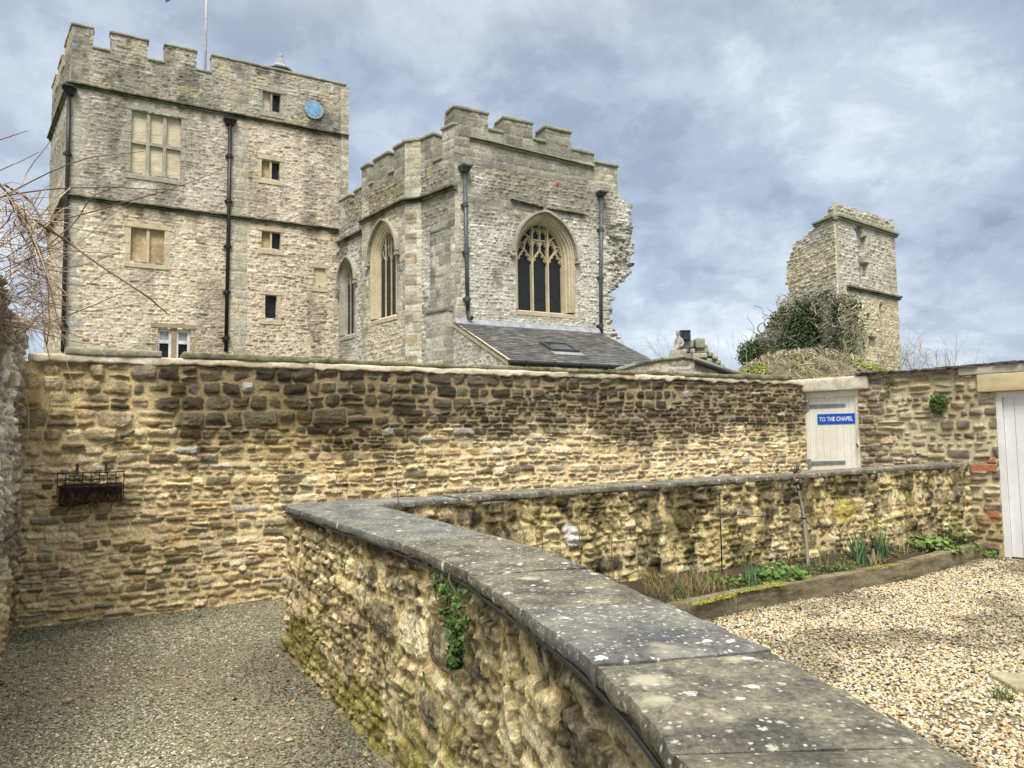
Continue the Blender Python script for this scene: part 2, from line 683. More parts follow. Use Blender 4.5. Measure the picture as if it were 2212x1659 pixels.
M['panel_cream'] = mat('cream blocking stone', (.66, .58, .42), var=.16, scale=1.8, fine=9, bump=.8, bscale=9, bdist=.04, col2=(.50, .445, .33), stretch=(.5, .5, 2.0), spec=.15)
M['panel_stained'] = mat('stained blocking stone', (.60, .49, .30), var=.2, scale=1.6, fine=7, bump=.5, bscale=8, bdist=.03, col2=(.30, .22, .12), spec=.15)
M['glass_dark'] = mat('dark leaded glass', (.018, .02, .024), rough=.35, var=.3, scale=5, fine=22, spec=.35, bump=.5, bscale=9, bdist=.01)
M['white_paint'] = mat('white paint', (.78, .78, .76), rough=.5, var=.04, scale=3)
M['iron_black'] = mat('black iron', (.018, .018, .020), rough=.45, var=.3, scale=20, spec=.4)
M['iron_grey'] = mat('grey painted iron', (.085, .095, .11), rough=.45, var=.25, scale=6, spec=.4)
M['lead'] = mat('sheet lead', (.33, .35, .38), rough=.5, var=.2, scale=4, spec=.4)
M['blue_clock'] = mat('clock blue', (.16, .42, .78), rough=.5, var=.06, scale=3)
M['clock_ring'] = mat('clock ring', (.27, .37, .46), rough=.6, var=.12, scale=6)
M['gilt'] = mat('dull gilt', (.62, .58, .45), rough=.5, var=.1)
M['flag_pole'] = mat('pale pole', (.50, .53, .58), rough=.4, var=.05)
M['tile_red'] = mat('red tile', (.40, .12, .075), var=.2, scale=20)
M['core'] = mat('rubble core', (.22, .19, .14), var=.3, scale=3, bump=.5, bscale=6)

# ------------------------------------------------------------------ the enclosing walls
MAIN = Fr((-4.48, 6.79), (4.63, 11.69))
GATE = Fr((4.63, 11.69), (6.45, 9.65))
LEFT = Fr((-2.40, 2.79), (-4.48, 6.79))
ARM = Fr((-1.02, 6.11), d=(.8762, .4819))

STN = [(.22, .185, .13), (.72, .65, .50), (.62, .535, .37), (.55, .47, .33), (.46, .40, .28), (.36, .315, .235), (.70, .625, .48), (.50, .43, .29), (.32, .30, .25), (.60, .52, .38), (.18, .16, .125), (.43, .34, .20)]
DARKST = np.array([.040, .034, .024])


def pat_main(U, V):
    A = rubble(U, V, 3, ch=(.055, .105), asp=(1.2, 3.3), gap=.006, warp=.024, wl=.09, corner=.5, split=.22, bev=.010, h0=.034, edge=.012, rough=.012, rl=.028, wave=.035, fill=.007, tilt=.24)
    B = rubble(U, V, 8, ch=(.13, .20), asp=(.9, 2.1), gap=.010, warp=.030, wl=.13, corner=.6, split=.35, bev=.012, h0=.042, edge=.010, rough=.013, rl=.04, wave=.05, fill=.008, tilt=.22)
    n = fbm(U * .7, V * 1.1, 40, 3)
    big = (V > 1.72 + .9 * (n - .5) + .42 * sst(2.6, 4.6, U)) & (V < 2.6) & (A['cu'] < 8.2 + (n - .5))
    g = mixpat(big, B, A)
    C = stonecol(g, STN, (.70, .60, .39), var=.6)
    g['H'] = g['H'] + .05 * (fbm(U * .8, V * .9, 44, 2) - .5)
    # rain-washed soot: a band under the coping that runs down in streaks
    st1 = fbm(U * 2.1, V * .38, 50, 4)
    st2 = fbm(U * 6.0, V * .8, 51, 3)
    band = sst(1.05, 2.25, V)
    reach = sst(.9, 2.0, U) * (1 - .55 * sst(9.2, 10.0, U))
    dk = sst(.34, .70, 1.02 * band * (.5 + .5 * reach) + .95 * (st1 - .5) + .40 * (st2 - .5))
    streak = sst(.60, .70, fbm(U * 3.2, V * .22, 53, 3)) * sst(6.8, 8.2, U) * sst(.55, 1.2, V)
    dk = np.clip(dk + .75 * streak, 0, 1)
    olive = (1 - sst(2.2, 3.8, U)) * (.35 + .65 * sst(.8, 2.0, V)) * .40 + .35 * sst(.55, .7, fbm(U * 1.2, V * 1.2, 54, 3))
    C = C * lerp(np.array([1., 1., 1.]), np.array([.52, .47, .30]), np.clip(olive, 0, 1)[..., None])
    C = lerp(C, C * .16 + DARKST * .45, (dk * (.72 + .28 * g['st']))[..., None])
    low = (1 - sst(.0, .35, V)) * .35
    C = C * lerp(np.array([1., 1., 1.]), np.array([.7, .68, .5]), low[..., None])
    C = C * np.array([1.20, 1.13, 1.01])
    # an odd almost white or very dark stone
    wh = (g['r'][..., 2] > .955)
    C = np.where(wh[..., None] & (g['st'] > .5)[..., None], C * .45 + np.array([.34, .33, .29]), C)
    return g, C


wall_t = empty('garden_wall', (MAIN.O[0], MAIN.O[1], 0), 'tall rubble stone garden wall with black rain streaks below its coping, running across behind the low walls', 'wall')
slab('stonework', lambda U, V, W_: MAIN.P(U, V, W_ - .035), -.45, MAIN.L - .0, 0, 2.43, .0105, pat_main, M['stone_near'], wall_t, thick=.40)
M['mortar_pale'] = mat('pale lime mortar', (.72, .65, .50), var=.18, scale=3.5, fine=30, bump=.8, bscale=30, col2=(.46, .40, .27))
M['coping_mossy'] = mat('mossy coping stone', (.24, .225, .14), var=.35, scale=5, fine=30, bump=.7, bscale=40, col2=(.075, .075, .03), bdist=.012)
M['coping_plain'] = mat('grey coping stone', (.33, .31, .23), var=.25, scale=5, fine=30, bump=.7, bscale=40, col2=(.21, .205, .14), bdist=.012)
rngm = np.random.default_rng(5)


def bed_warp(p):
    q = p.copy()
    k = p[:, 1] < 2.455
    q[:, 1] = np.where(k, p[:, 1] + (.05 + .04 * sst(4, 8, p[:, 0])) * (fbm(p[:, 0] * 7, p[:, 0] * 0, 61, 5, .65) - .42), p[:, 1])
    q[:, 2] += .035 * (fbm(p[:, 0] * 7, p[:, 1] * 9, 62, 3) - .5)
    return q


rblock('mortar_bed', MAIN, .02, MAIN.L + .05, 2.425, 2.50, -.40, .022, mat=M['mortar_pale'], parent=wall_t, res=.035, amp=.012, r=.02, seed=4, sc=.2, warpf=bed_warp)
# coping stones: long flat slabs, some mossy
u = .30
ks = 0
for ln in (1.02, 1.28, 1.15, .95, 1.2, 1.1, .85, 1.2, 1.3):
    gp = .015 if ks else .18
    u1 = min(u + ln, MAIN.L - .28)
    th = .075 if ks < 2 else (.05 + .025 * rngm.random())
    V_, F_ = roughbox(MAIN, u, u1 - gp, 2.492, 2.492 + th, -.36, .012 + .03 * rngm.random(), res=.05, amp=.014, r=.022, seed=70 + ks, sc=.22)
    mesh_np('coping_stone', V_, F_, M['coping_plain' if ks in (0,) else 'coping_mossy'], wall_t)
    u = u1
    ks += 1
    if u > MAIN.L - .4:
        break

# ------------------------------------------------------------------ wall with the gate and the outbuilding door
GL, GR_, GT = GATE.uv(1739, 960)[0], GATE.uv(1857, 960)[0], GATE.uv(1790, 845)[1]
DL = GATE.uv(2163, 1000)[0] - .04
DT = GATE.uv(2150, 846)[1]
GTOP = 2.53


def pat_gate(U, V):
    A = rubble(U, V, 13, ch=(.08, .20), asp=(.9, 2.3), gap=.016, warp=.03, wl=.25, corner=.65, split=.35, bev=.016, h0=.040, edge=.010, rough=.010, rl=.035, wave=.03)
    Bq = rubble(U, V, 14, ch=(.07, .13), asp=(1.2, 3.2), gap=.006, warp=.02, wl=.2, corner=.5, split=.3, bev=.012, h0=.034, edge=.010, rough=.011, rl=.03)
    m = (A['cu'] < GR_ + .42) | ((V > .9) & (V < 1.35) & (U < 2.2) & (A['r'][..., 3] < .5))
    g = mixpat(m, Bq, A)
    pal = [(.36, .31, .23), (.27, .23, .175), (.42, .36, .25), (.22, .185, .15), (.50, .44, .31), (.30, .255, .20), (.46, .38, .24), (.33, .25, .16)]
    C = stonecol(g, pal, (.60, .52, .335), var=.4)
    d = sst(.52, .66, fbm(U * 2.4, V * 1.1, 33, 4)) * .45 + .35 * (U < GR_ + .3) * sst(.42, .6, fbm(U * 4, V * .9, 34, 3))
    low = 1 - sst(.2, 1.1, V)
    C = C * lerp(np.array([1., 1., 1.]), np.array([.45, .42, .36]), np.clip(d, 0, 1)[..., None])
    C = C * lerp(np.array([1., 1., 1.]), np.array([.80, .72, .52]), (low * .8)[..., None])
    # red bricks let into the jamb beside the white door
    ub = DL
    for (a, b_, lo, hi) in ((ub - .33, ub - .02, 1.12, 1.22), (ub - .17, ub - .02, .52, .62), (ub - .12, ub - .02, 1.235, 1.30)):
        k = (U > a + .012 * g['nz']) & (U < b_) & (V > lo + .02 * g['nz']) & (V < hi + .02 * g['nz'])
        C = np.where(k[..., None], np.array([.43, .185, .095]) * (1 + .9 * g['nz'])[..., None], C)
        g['H'] = np.where(k, .03 + .01 * g['nz'], g['H'])
    return g, C


def keep_gate(U, V, g):
    return ~((U > GL) & (U < GR_) & (V < GT + .02)) & ~((U > DL) & (V < DT + .02))


out_t = empty('stone_outbuilding', (GATE.O[0], GATE.O[1], 0), 'rubble stone outbuilding at the right edge with slate verge and white plank door', 'outbuilding')
slab('stonework', lambda U, V, W_: GATE.P(U, V, W_ - .02), .0, 4.3, 0, GTOP, .0115, pat_gate, M['stone_near'], out_t, keep=keep_gate, thick=.36)
M['lintel_pale'] = mat('pale limestone lintel', (.66, .62, .51), var=.12, scale=5, fine=24, bump=.5, bscale=30, col2=(.46, .42, .33))
M['lintel_sand'] = mat('yellow sandstone lintel', (.55, .46, .27), var=.08, scale=1.6, fine=12, bump=.35, bscale=40, col2=(.45, .38, .235), stretch=(1, 1, 3))
M['lime_render'] = mat('grey lime render', (.48, .45, .36), var=.12, scale=4, fine=20, bump=.5, bscale=30, col2=(.36, .34, .27))
rblock('gate_lintel', GATE, -.30, GATE.uv(1876, 820)[0], GT, GTOP - .02, -.30, .055, mat=M['lintel_pale'], parent=out_t, res=.04, amp=.012, r=.02, seed=21)['label'] = 'long pale limestone lintel over the gate'
LL = GATE.uv(2112, 820)[0]
rblock('door_lintel', GATE, LL, 4.3, DT, DT + .235, -.34, .052, mat=M['lintel_sand'], parent=out_t, res=.06, amp=.003, r=.012, seed=22)['label'] = 'yellow sandstone lintel over the white door'
rblock('render_band', GATE, LL - .22, 4.3, DT + .24, GTOP + .005, -.05, .042, mat=M['lime_render'], parent=out_t, res=.05, amp=.008, r=.01, seed=23)
# slate verge: overlapping riven slates along the top
sl = MB()
for i in range(64):
    u0 = .80 + i * .055
    if u0 > 4.2:
        break
    r_ = random.Random(i)
    z0 = GTOP - .012 + .010 * math.sin(u0 * 3) + (i % 3) * .008 + (.02 if u0 < 1.0 else 0) * 0
    L_ = .09 + .10 * r_.random()
    w1 = .05 + .035 * r_.random()
    q = [(u0, z0, -.36), (u0 + L_, z0 + .01 * r_.random(), -.36), (u0 + L_, z0 + .014 * (r_.random() - .5), w1), (u0 + .01, z0 + .014 * (r_.random() - .5), w1 + .03 * (r_.random() - .5))]
    t_ = .012 + .010 * r_.random()
    sl.hexa([GATE.P(*p) for p in q] + [GATE.P(p[0], p[1] + t_, p[2]) for p in q])
M['slate_verge'] = mat('riven purple slate', (.115, .10, .105), var=.35, scale=9, fine=40, bump=.5, bscale=40, col2=(.05, .048, .05), rough=.65)
sl.build('slate_verge', M['slate_verge'], out_t)
# the white plank door and its frame
M['door_white'] = mat('white door paint', (.74, .74, .745), rough=.5, var=.04, scale=1.5, fine=8, col2=(.66, .66, .66), bump=.1, bscale=60)
M['gate_cream'] = mat('cream gate paint', (.84, .83, .75), rough=.5, var=.05, scale=1.6, fine=10, col2=(.74, .73, .64), bump=.15, bscale=50)
M['galv'] = mat('galvanised steel', (.30, .33, .36), rough=.42, var=.2, scale=8, metal=.35, col2=(.21, .235, .26))
fm = MB()
fm.box(GATE, DL + .004, DL + .075, .02, DT - .004, -.16, -.045)
fm.box(GATE, DL + .075, 4.25, DT - .075, DT - .004, -.16, -.045)
dr = empty('door', tuple(GATE.P(DL, 0, 0)), None, None)
dr.parent = out_t
dr.matrix_parent_inverse = Matrix.Translation(-out_t.location)

fm.build('door_frame', M['door_white'], dr)
pk = MB()
u0 = DL + .080
i = 0
while u0 < 4.2:
    wd = .125
    pk.box(GATE, u0, u0 + wd - .006, .03, DT - .08, -.14, -.085)
    pk.box(GATE, u0 + wd - .006, u0 + wd, .03, DT - .08, -.14, -.097)
    u0 += wd
    i += 1
for uu in np.arange(DL + .10, 4.2, .125):
    for vv in (.45, 1.18, 1.85):
        for du in (.0, .05):
            c = GATE.P(uu + du, vv, -.084)
            pk.box(GATE, uu + du - .004, uu + du + .004, vv - .004, vv + .004, -.086, -.082)
pk.build('plank_panel', M['door_white'], dr)

# ------------------------------------------------------------------ the garden gate
GATEF = Fr(GATE.O + GATE.n * .06, d=GATE.d)
gt = empty('garden_gate', tuple(GATEF.P(GL, 0.05, -.1)), 'cream painted plank gate with two grey strap hinges, between the garden wall and the outbuilding', 'gate')
gf = MB()
gf.box(GATEF, GL + .004, GL + .05, .02, GT - .004, -.22, -.10)
gf.box(GATEF, GR_ - .05, GR_ - .004, .02, GT - .004, -.22, -.10)
gf.box(GATEF, GL + .05, GR_ - .05, GT - .085, GT - .004, -.22, -.095)
gf.build('gate_frame', M['gate_cream'], gt)
pk = MB()
n = 7
e = np.linspace(GL + .055, GR_ - .055, n + 1)
for i in range(n):
    pk.box(GATEF, e[i] + .0015, e[i + 1] - .004, .06, GT - .098, -.20, -.135)
pk.box(GATEF, e[0] + .003, e[-1] - .003, .065, GT - .103, -.19, -.142)
pk.build('plank_panel', M['gate_cream'], gt)
for (py0, seed_) in ((876, 1), (1000, 2)):
    hu0, hv = GATEF.uv(1741, py0 + 1.5)
    hu1, hv1 = GATEF.uv(1818, py0 - 1.5)
    hb = MB()
    a_, b_ = GL + .02, hu1
    q = [(a_, hv - .030, -.134), (b_, hv1 - .022, -.134), (b_, hv1 + .022, -.134), (a_, hv + .030, -.134)]
    hb.hexa([GATEF.P(*p) for p in q] + [GATEF.P(p[0], p[1], -.122) for p in q])
    hb.box(GATEF, GL + .012, GL + .052, hv - .085, hv + .07, -.121, -.09)
    hb.tube([GATEF.P(GL + .052, hv - .05, -.108), GATEF.P(GL + .052, hv + .05, -.108)], .014, 8)
    for s_ in (.12, .3, .5, .9):
        c_ = GATEF.P(a_ + (b_ - a_) * s_, hv + (hv1 - hv) * s_, -.12)
        hb.tube([c_, c_ + np.array([*(GATEF.n * .006), 0])], .009, 8)
    hb.build('strap_hinge', M['galv'], gt)
lu, lv = GATEF.uv(1859, 961)
lt = MB()
lt.box(GATEF, GR_ - .075, GR_ - .02, lv - .02, lv + .022, -.134, -.118)
lt.tube([GATEF.P(GR_ - .055, lv + .012, -.118), GATEF.P(GR_ - .055, lv + .006, -.07), GATEF.P(GR_ - .025, lv - .01, -.06), GATEF.P(GR_ - .035, lv - .045, -.07)], .008, 6)
lt.build('latch', M['iron_black'], gt)
# the sign
s00, s11 = GATEF.uv(1766.5, 917.5, -.13), GATEF.uv(1846, 892, -.13)
sg = empty('gate_sign', tuple(GATEF.P((s00[0] + s11[0]) / 2, s00[1], -.13)), 'blue sign reading TO THE CHAPEL in white capitals, fixed to the cream gate', 'sign')
M['sign_blue'] = mat('sign blue', (.012, .085, .52), rough=.3, var=.03, scale=3, spec=.4, col2=(.012, .085, .52))
M['sign_white'] = mat('sign white', (.82, .83, .85), rough=.4, var=.02, scale=3)
sb_ = MB()
sv0, sv1 = s00[1] + .004, s11[1] - .002
sb_.box(GATEF, s00[0], s11[0], sv0, sv1, -.134, -.128)
sb_.build('sign_plate', M['sign_blue'], sg)
cu = bpy.data.curves.new('lettering', 'FONT')
cu.body = 'TO THE CHAPEL'
cu.align_x = 'CENTER'
cu.align_y = 'CENTER'
cu.offset = .022
cu.extrude = .001
cu.resolution_u = 6
tmp = bpy.data.objects.new('tmp_lettering', cu)
COL.objects.link(tmp)
dg = bpy.context.evaluated_depsgraph_get()
tm = bpy.data.meshes.new_from_object(tmp.evaluated_get(dg))
bpy.data.objects.remove(tmp)
co = np.empty(len(tm.vertices) * 3, np.float32)
tm.vertices.foreach_get('co', co)
co = co.reshape(-1, 3)
lo, hi = co.min(0), co.max(0)
sc_u = (s11[0] - s00[0]) * .90 / (hi[0] - lo[0])
sc_v = (sv1 - sv0) * .43 / (hi[1] - lo[1])
q = GATEF.P((s00[0] + s11[0]) / 2 + (co[:, 0] - (lo[0] + hi[0]) / 2) * sc_u, (sv0 + sv1) / 2 + (co[:, 1] - (lo[1] + hi[1]) / 2) * sc_v, -.1275 + co[:, 2])
tm.vertices.foreach_set('co', q.astype(np.float32).ravel())
tm.materials.clear()
tm.update()
link_mesh('lettering', tm, M['sign_white'], sg)


# ------------------------------------------------------------------ rough wall at the left edge
def pat_left(U, V):
    A = rubble(U, V, 23, ch=(.07, .17), asp=(.8, 2.2), gap=.010, warp=.05, wl=.2, corner=.6, split=.3, bev=.014, h0=.045, edge=.014, rough=.016, rl=.035, wave=.05, tilt=.3, fill=.008)
    pal = [(.50, .47, .40), (.57, .535, .455), (.43, .40, .335), (.34, .315, .26), (.62, .58, .48), (.52, .46, .33)]
    C = stonecol(A, pal, (.45, .40, .29), var=.4)
    pit = sst(.60, .68, fbm(U * 9, V * 6, 81, 3))
    A['H'] = A['H'] - .08 * pit
    C = C * (1 - .75 * pit)[..., None]
    warm = (1 - sst(.2, 1.1, V)) * .75 + .3 * sst(3.6, 4.4, U)
    C = C * 1.2 * lerp(np.array([1., 1., 1.]), np.array([1.0, .84, .52]), np.clip(warm, 0, 1)[..., None])
    dk = sst(.5, .64, fbm(U * 1.6, V * 1.1, 83, 4) + .16 * sst(2.1, 2.7, V)) * .55
    C = C * (1 - dk)[..., None]
    return A, C


def keep_left(U, V, g):
    top = 2.72 + .10 * (LEFT.L - U) + .22 * (fbm(g['cu'] * 2.5, g['cu'] * 0, 85, 3) - .5)
    return g['cv'] < top


lw_t = empty('boundary_wall', (*LEFT.O, 0), 'rough pitted grey stone wall at the left edge, overhung by bare climber stems', 'wall')
slab('stonework', lambda U, V, W_: LEFT.P(U, V, W_ - .03), 0, LEFT.L + .05, 0, 3.35, .014, pat_left, M['stone_near'], lw_t, keep=keep_left, thick=.45)

# ------------------------------------------------------------------ low L-shaped wall with slate coping
ZC = 1.15
outer_px = [(607, 1089), (735, 1131), (859, 1170), (937, 1201), (1018, 1240), (1123, 1314), (1209, 1376), (1286, 1434), (1348, 1500), (1430, 1589), (1480, 1651)]
inner_px = [(812, 1089), (859, 1100), (968, 1127), (1053, 1151), (1177, 1182), (1278, 1225), (1372, 1267), (1465, 1310), (1534, 1337), (1643, 1388), (1721, 1423), (1818, 1473), (1954, 1555), (2051, 1609), (2128, 1659)]
OUT = on_z([p[0] for p in outer_px], [p[1] for p in outer_px], ZC)
INN = on_z([p[0] for p in inner_px], [p[1] for p in inner_px], ZC)
OUT = np.vstack([OUT, OUT[-1] + [.01, -.55], OUT[-1] + [-.02, -1.2]])
INN = np.vstack([INN, INN[-1] + [.03, -.55], INN[-1] + [.0, -1.2]])


class Curve:
    def __init__(s, P, smooth=3):
        d = np.concatenate([[0], np.cumsum(np.linalg.norm(np.diff(P, axis=0), axis=1))])
        t = np.linspace(0, d[-1], 240)
        Q = np.stack([np.interp(t, d, P[:, 0]), np.interp(t, d, P[:, 1])], -1)
        for _ in range(smooth):
            w = 7
            pad = np.vstack([2 * Q[0] - Q[w:0:-1], Q, 2 * Q[-1] - Q[-2:-w - 2:-1]])
            ker = np.ones(2 * w + 1) / (2 * w + 1)
            Q = np.stack([np.convolve(pad[:, k], ker, 'valid') for k in (0, 1)], -1)
        s.Q = Q
        s.t = np.concatenate([[0], np.cumsum(np.linalg.norm(np.diff(Q, axis=0), axis=1))])
        s.L = s.t[-1]
        T = np.gradient(Q, axis=0)
        T /= np.linalg.norm(T, axis=1)[:, None]
        s.n = np.stack([T[:, 1], -T[:, 0]], -1)

    def at(s, u):
        return np.stack([np.interp(u, s.t, s.Q[:, k]) for k in (0, 1)], -1)

    def nor(s, u):
        return np.stack([np.interp(u, s.t, s.n[:, k]) for k in (0, 1)], -1)

    def P(s, u, v, w):
        u, v, w = np.broadcast_arrays(np.asarray(u, float), np.asarray(v, float), np.asarray(w, float))
        p = s.at(u) + s.nor(u) * w[..., None]
        return np.concatenate([p, v[..., None]], -1)

    def near(s, p):
        return s.t[np.argmin(np.linalg.norm(s.Q - p, axis=1))]


CO, CI = Curve(OUT), Curve(INN)


def pat_low(U, V, sc=1.0, hk=1.15):
    A = rubble(U, V, 93, ch=(.11 * sc, .23 * sc), asp=(.75, 2.0), gap=.014, warp=.045, wl=.2, corner=.75, split=.40, bev=.014, h0=.032 * hk, edge=.014, rough=.013, rl=.03, wave=.06, tilt=.14 * hk, no=6)
    B = rubble(U, V, 95, ch=(.05, .10), asp=(1.0, 2.6), gap=.009, warp=.03, wl=.18, corner=.65, split=.2, bev=.012, h0=.030 * hk, edge=.012, rough=.012, rl=.03, no=6)
    m = fbm(A['cu'] * 1.7, A['cv'] * 2.2, 96, 3) > .53
    g = mixpat(m, B, A)
    pal = [(.54, .475, .34), (.44, .385, .27), (.62, .56, .42), (.34, .30, .22), (.56, .49, .33), (.27, .24, .185), (.68, .62, .49), (.48, .41, .26), (.40, .36, .29), (.20, .18, .14)]
    C = stonecol(g, pal, (.56, .475, .30), var=.5)
    # weathering: dark algae in small patches, pale lichen crust
    al = sst(.52, .64, fbm(U * 5.0, V * 4.5, 97, 6, .66))
    C = lerp(C, C * .32, (al * .75)[..., None])
    cr = sst(.57, .63, fbm(U * 9, V * 8, 98, 5, .66)) * (1 - al)
    C = lerp(C, np.array([.62, .58, .47]) * (1 + g['nz'])[..., None], (cr * .5)[..., None])
    pit = sst(.63, .68, fbm(U * 20, V * 18, 99, 3)) * .6
    C = C * (1 - pit)[..., None]
    g['H'] = g['H'] - .006 * pit
    return g, C


def pat_nearwall(U, V):
    g, C = pat_low(U, V, 1.0, .85)
    nzm = fbm(U * 3.0, V * 2.2, 101, 4, .6)
    moss = sst(.46, .62, nzm + .34 * (1 - sst(.02, .55, V)) - .12) * (.25 + .75 * (1 - sst(.15, .95, V)))
    C = lerp(C, np.array([.165, .155, .030]) * (1 + 2.2 * g['nz'])[..., None], np.clip(moss * .8, 0, .72)[..., None])
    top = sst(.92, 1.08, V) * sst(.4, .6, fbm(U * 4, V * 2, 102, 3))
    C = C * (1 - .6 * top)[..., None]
    C = C * np.array([1.30, 1.22, .98])
    return g, C


def pat_arm(U, V):
    g, C = pat_low(U + 20, V)
    C = C * np.array([1.16, 1.08, .84])
    ye = sst(.55, .66, fbm(U * 2.2, V * 2.0, 111, 4))
    C = lerp(C, np.array([.42, .355, .10]) * (1 + g['nz'])[..., None], (ye * .38 * g['st'])[..., None])
    dk = sst(.50, .60, fbm(U * 4.4, V * 3.2, 112, 6, .68) + .12 * sst(.75, 1.1, V) - .04 * sst(4.0, 6.0, U))
    C = lerp(C, C * .20, (dk * .85)[..., None])
    k = (np.abs(g['cu'] + g['r'][..., 0] * 0 - 0) < 0)
    # one chalk-white stone
    uu, vv = ARM.uv(1233, 1157)
    e = (np.abs(U - uu + .3 * (V - vv)) / .085) ** 3 + (np.abs(V - vv) / .10) ** 3 + 1.2 * g['nz']
    C = np.where((e < 1)[..., None], np.array([.66, .64, .58]) * (1 + .4 * g['nz'])[..., None], C)
    yy = ARM.uv(1822, 1110)
    e = ((U - yy[0]) / .19) ** 2 + ((V - yy[1]) / .13) ** 2 + 1.6 * g['nz']
    C = np.where((e < 1)[..., None], np.array([.50, .415, .115]) * (1 + 1.2 * g['nz'])[..., None], C)
    return g, C


ARML = 8.15
low_t = empty('low_wall', (*OUT[0], 0), 'waist-high rubble wall that bends round a corner, topped with dark slate coping, between the path and the gravel yard', 'wall')
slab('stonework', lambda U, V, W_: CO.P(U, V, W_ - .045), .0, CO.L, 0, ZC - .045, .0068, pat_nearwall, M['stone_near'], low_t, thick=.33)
armz = lambda u: ZC + .011 * u
slab('stonework', lambda U, V, W_: ARM.P(U, V * (armz(U) - .045) / (ZC - .045), W_), .0, ARML, 0, ZC - .045, .0105, pat_arm, M['stone_near'], low_t, thick=.33)
CO2 = Curve(np.array([OUT[0] + CO.nor(0.0) * 0]) if False else OUT)

lich = [(34, .55, .05, (.62, .62, .60)), (75, .55, .06, (.50, .50, .46))]
M['slate_a'] = mat('weathered slate coping', (.072, .068, .056), var=.5, scale=6, fine=60, bump=.8, bscale=60, rough=.72, col2=(.215, .20, .14), spots=[(9, .50, .30, (.40, .375, .27)), (22, .40, .10, (.60, .60, .55)), (40, .46, .18, (.40, .385, .31)), (80, .46, .16, (.46, .45, .39))], spec=.3)
M['slate_b'] = mat('blue slate coping', (.072, .073, .075), var=.40, scale=5, fine=50, bump=.7, bscale=50, rough=.65, col2=(.20, .195, .16), spots=[(7, .45, .30, (.30, .285, .215)), (18, .36, .08, (.60, .61, .58)), (42, .46, .14, (.40, .39, .33)), (85, .50, .12, (.50, .50, .45))], spec=.35)
M['slate_edge'] = M['slate_a']


def strip_slab(name, fo, fi, t0, t1, z0, z1, mat_, parent, nl=26, nw=12, seed=0, amp=.0035, zf=None):
    """one coping slab between an outer and an inner edge curve"""
    T = np.linspace(0, 1, nl)
    Wd = np.linspace(0, 1, nw)
    A = np.stack([fo(t0[0] + (t1[0] - t0[0]) * x) for x in T])
    B = np.stack([fi(t0[1] + (t1[1] - t0[1]) * x) for x in T])
    Vs, Fs = [], []
    b = 0
    grid = A[:, None, :] * (1 - Wd)[None, :, None] + B[:, None, :] * Wd[None, :, None]
    nz = fbm(grid[..., 0] * 9 + seed * 3.1, grid[..., 1] * 9, 120 + seed, 4) - .5
    n2 = fbm(grid[..., 0] * 16 + seed, grid[..., 1] * 16, 130 + seed, 3) - .5
    edge = (np.minimum(Wd, 1 - Wd)[None, :] < .001) | (np.minimum(T, 1 - T)[:, None] < .001)
    dirw = (B - A) / np.linalg.norm(B - A, axis=1)[:, None]
    off = np.where(Wd < .001, 1, np.where(Wd > .999, -1, 0))[None, :] * (.010 + .022 * n2)
    grid = grid + dirw[:, None, :] * off[..., None]
    dz = zf(grid) if zf is not None else 0
    top = np.concatenate([grid, (z1 + dz + nz * 2 * amp - edge * .006)[..., None] if np.ndim(dz) else (z1 + nz * 2 * amp - edge * .006)[..., None]], -1)
    bot = np.concatenate([grid, (z0 + dz + n2 * .012)[..., None] if np.ndim(dz) else (z0 + n2 * .012)[..., None]], -1)
    mid = grid + dirw[:, None, :] * (np.where(Wd < .001, -1, np.where(Wd > .999, 1, 0))[None, :] * .007)[..., None]
    idx = np.arange(nl * nw).reshape(nl, nw)
    f = np.stack([idx[:-1, :-1], idx[1:, :-1], idx[1:, 1:], idx[:-1, 1:]], -1).reshape(-1, 4)
    ring = np.concatenate([idx[0, :], idx[1:, -1], idx[-1, -2::-1], idx[-2:0:-1, 0]])
    n = nl * nw
    m = len(ring)
    tv, bv = top.reshape(-1, 3), bot.reshape(-1, 3)
    mv = np.concatenate([mid, ((top[..., 2] * .55 + bot[..., 2] * .45))[..., None]], -1).reshape(-1, 3)[ring]
    V_ = np.concatenate([tv, bv, tv[ring], mv, bv[ring]])
    i = np.arange(m)
    j = (i + 1) % m
    b0 = 2 * n
    F_ = np.concatenate([f, f[:, ::-1] + n, np.stack([b0 + i, b0 + j, b0 + m + j, b0 + m + i], -1)[:, ::-1], np.stack([b0 + m + i, b0 + m + j, b0 + 2 * m + j, b0 + 2 * m + i], -1)[:, ::-1]])
    return mesh_np(name, V_, F_, mat_, parent)


joints = [((859, 1170), (1053, 1151)), ((1018, 1240), (1278, 1224)), ((1123, 1314), (1449, 1300)), ((1288, 1436), (1659, 1401)), ((1455, 1622), (1895, 1622))]
jo = [0.0] + [CO.near(on_z(a[0], a[1], ZC)) for a, b_ in joints] + [CO.L - .1]
ji = [0.0] + [CI.near(on_z(b_[0], b_[1], ZC)) for a, b_ in joints] + [CI.L - .1]
for k in range(len(jo) - 1):
    g0 = .004 if k else 0
    strip_slab('coping_slab', CO.at, CI.at, (jo[k] + g0, ji[k] + g0), (jo[k + 1] - .004, ji[k + 1] - .004), ZC - .048 + .002 * (k % 2), ZC + (.0, .002, -.002, .003, 0, .002)[k], M['slate_b' if k in (0, 3) else 'slate_a'], low_t, seed=k)
# coping of the second arm
back_px = [(607, 1088), (766, 1077)]
BK = on_z([p[0] for p in back_px], [p[1] for p in back_px], ZC)
fo = lambda u: ARM.O + ARM.d * u + ARM.n * .032
fi = lambda u: ARM.O + ARM.d * u - ARM.n * .37
zf = lambda g: .011 * ((g - ARM.O) @ ARM.d)
ub = (BK[1] - ARM.O) @ ARM.d
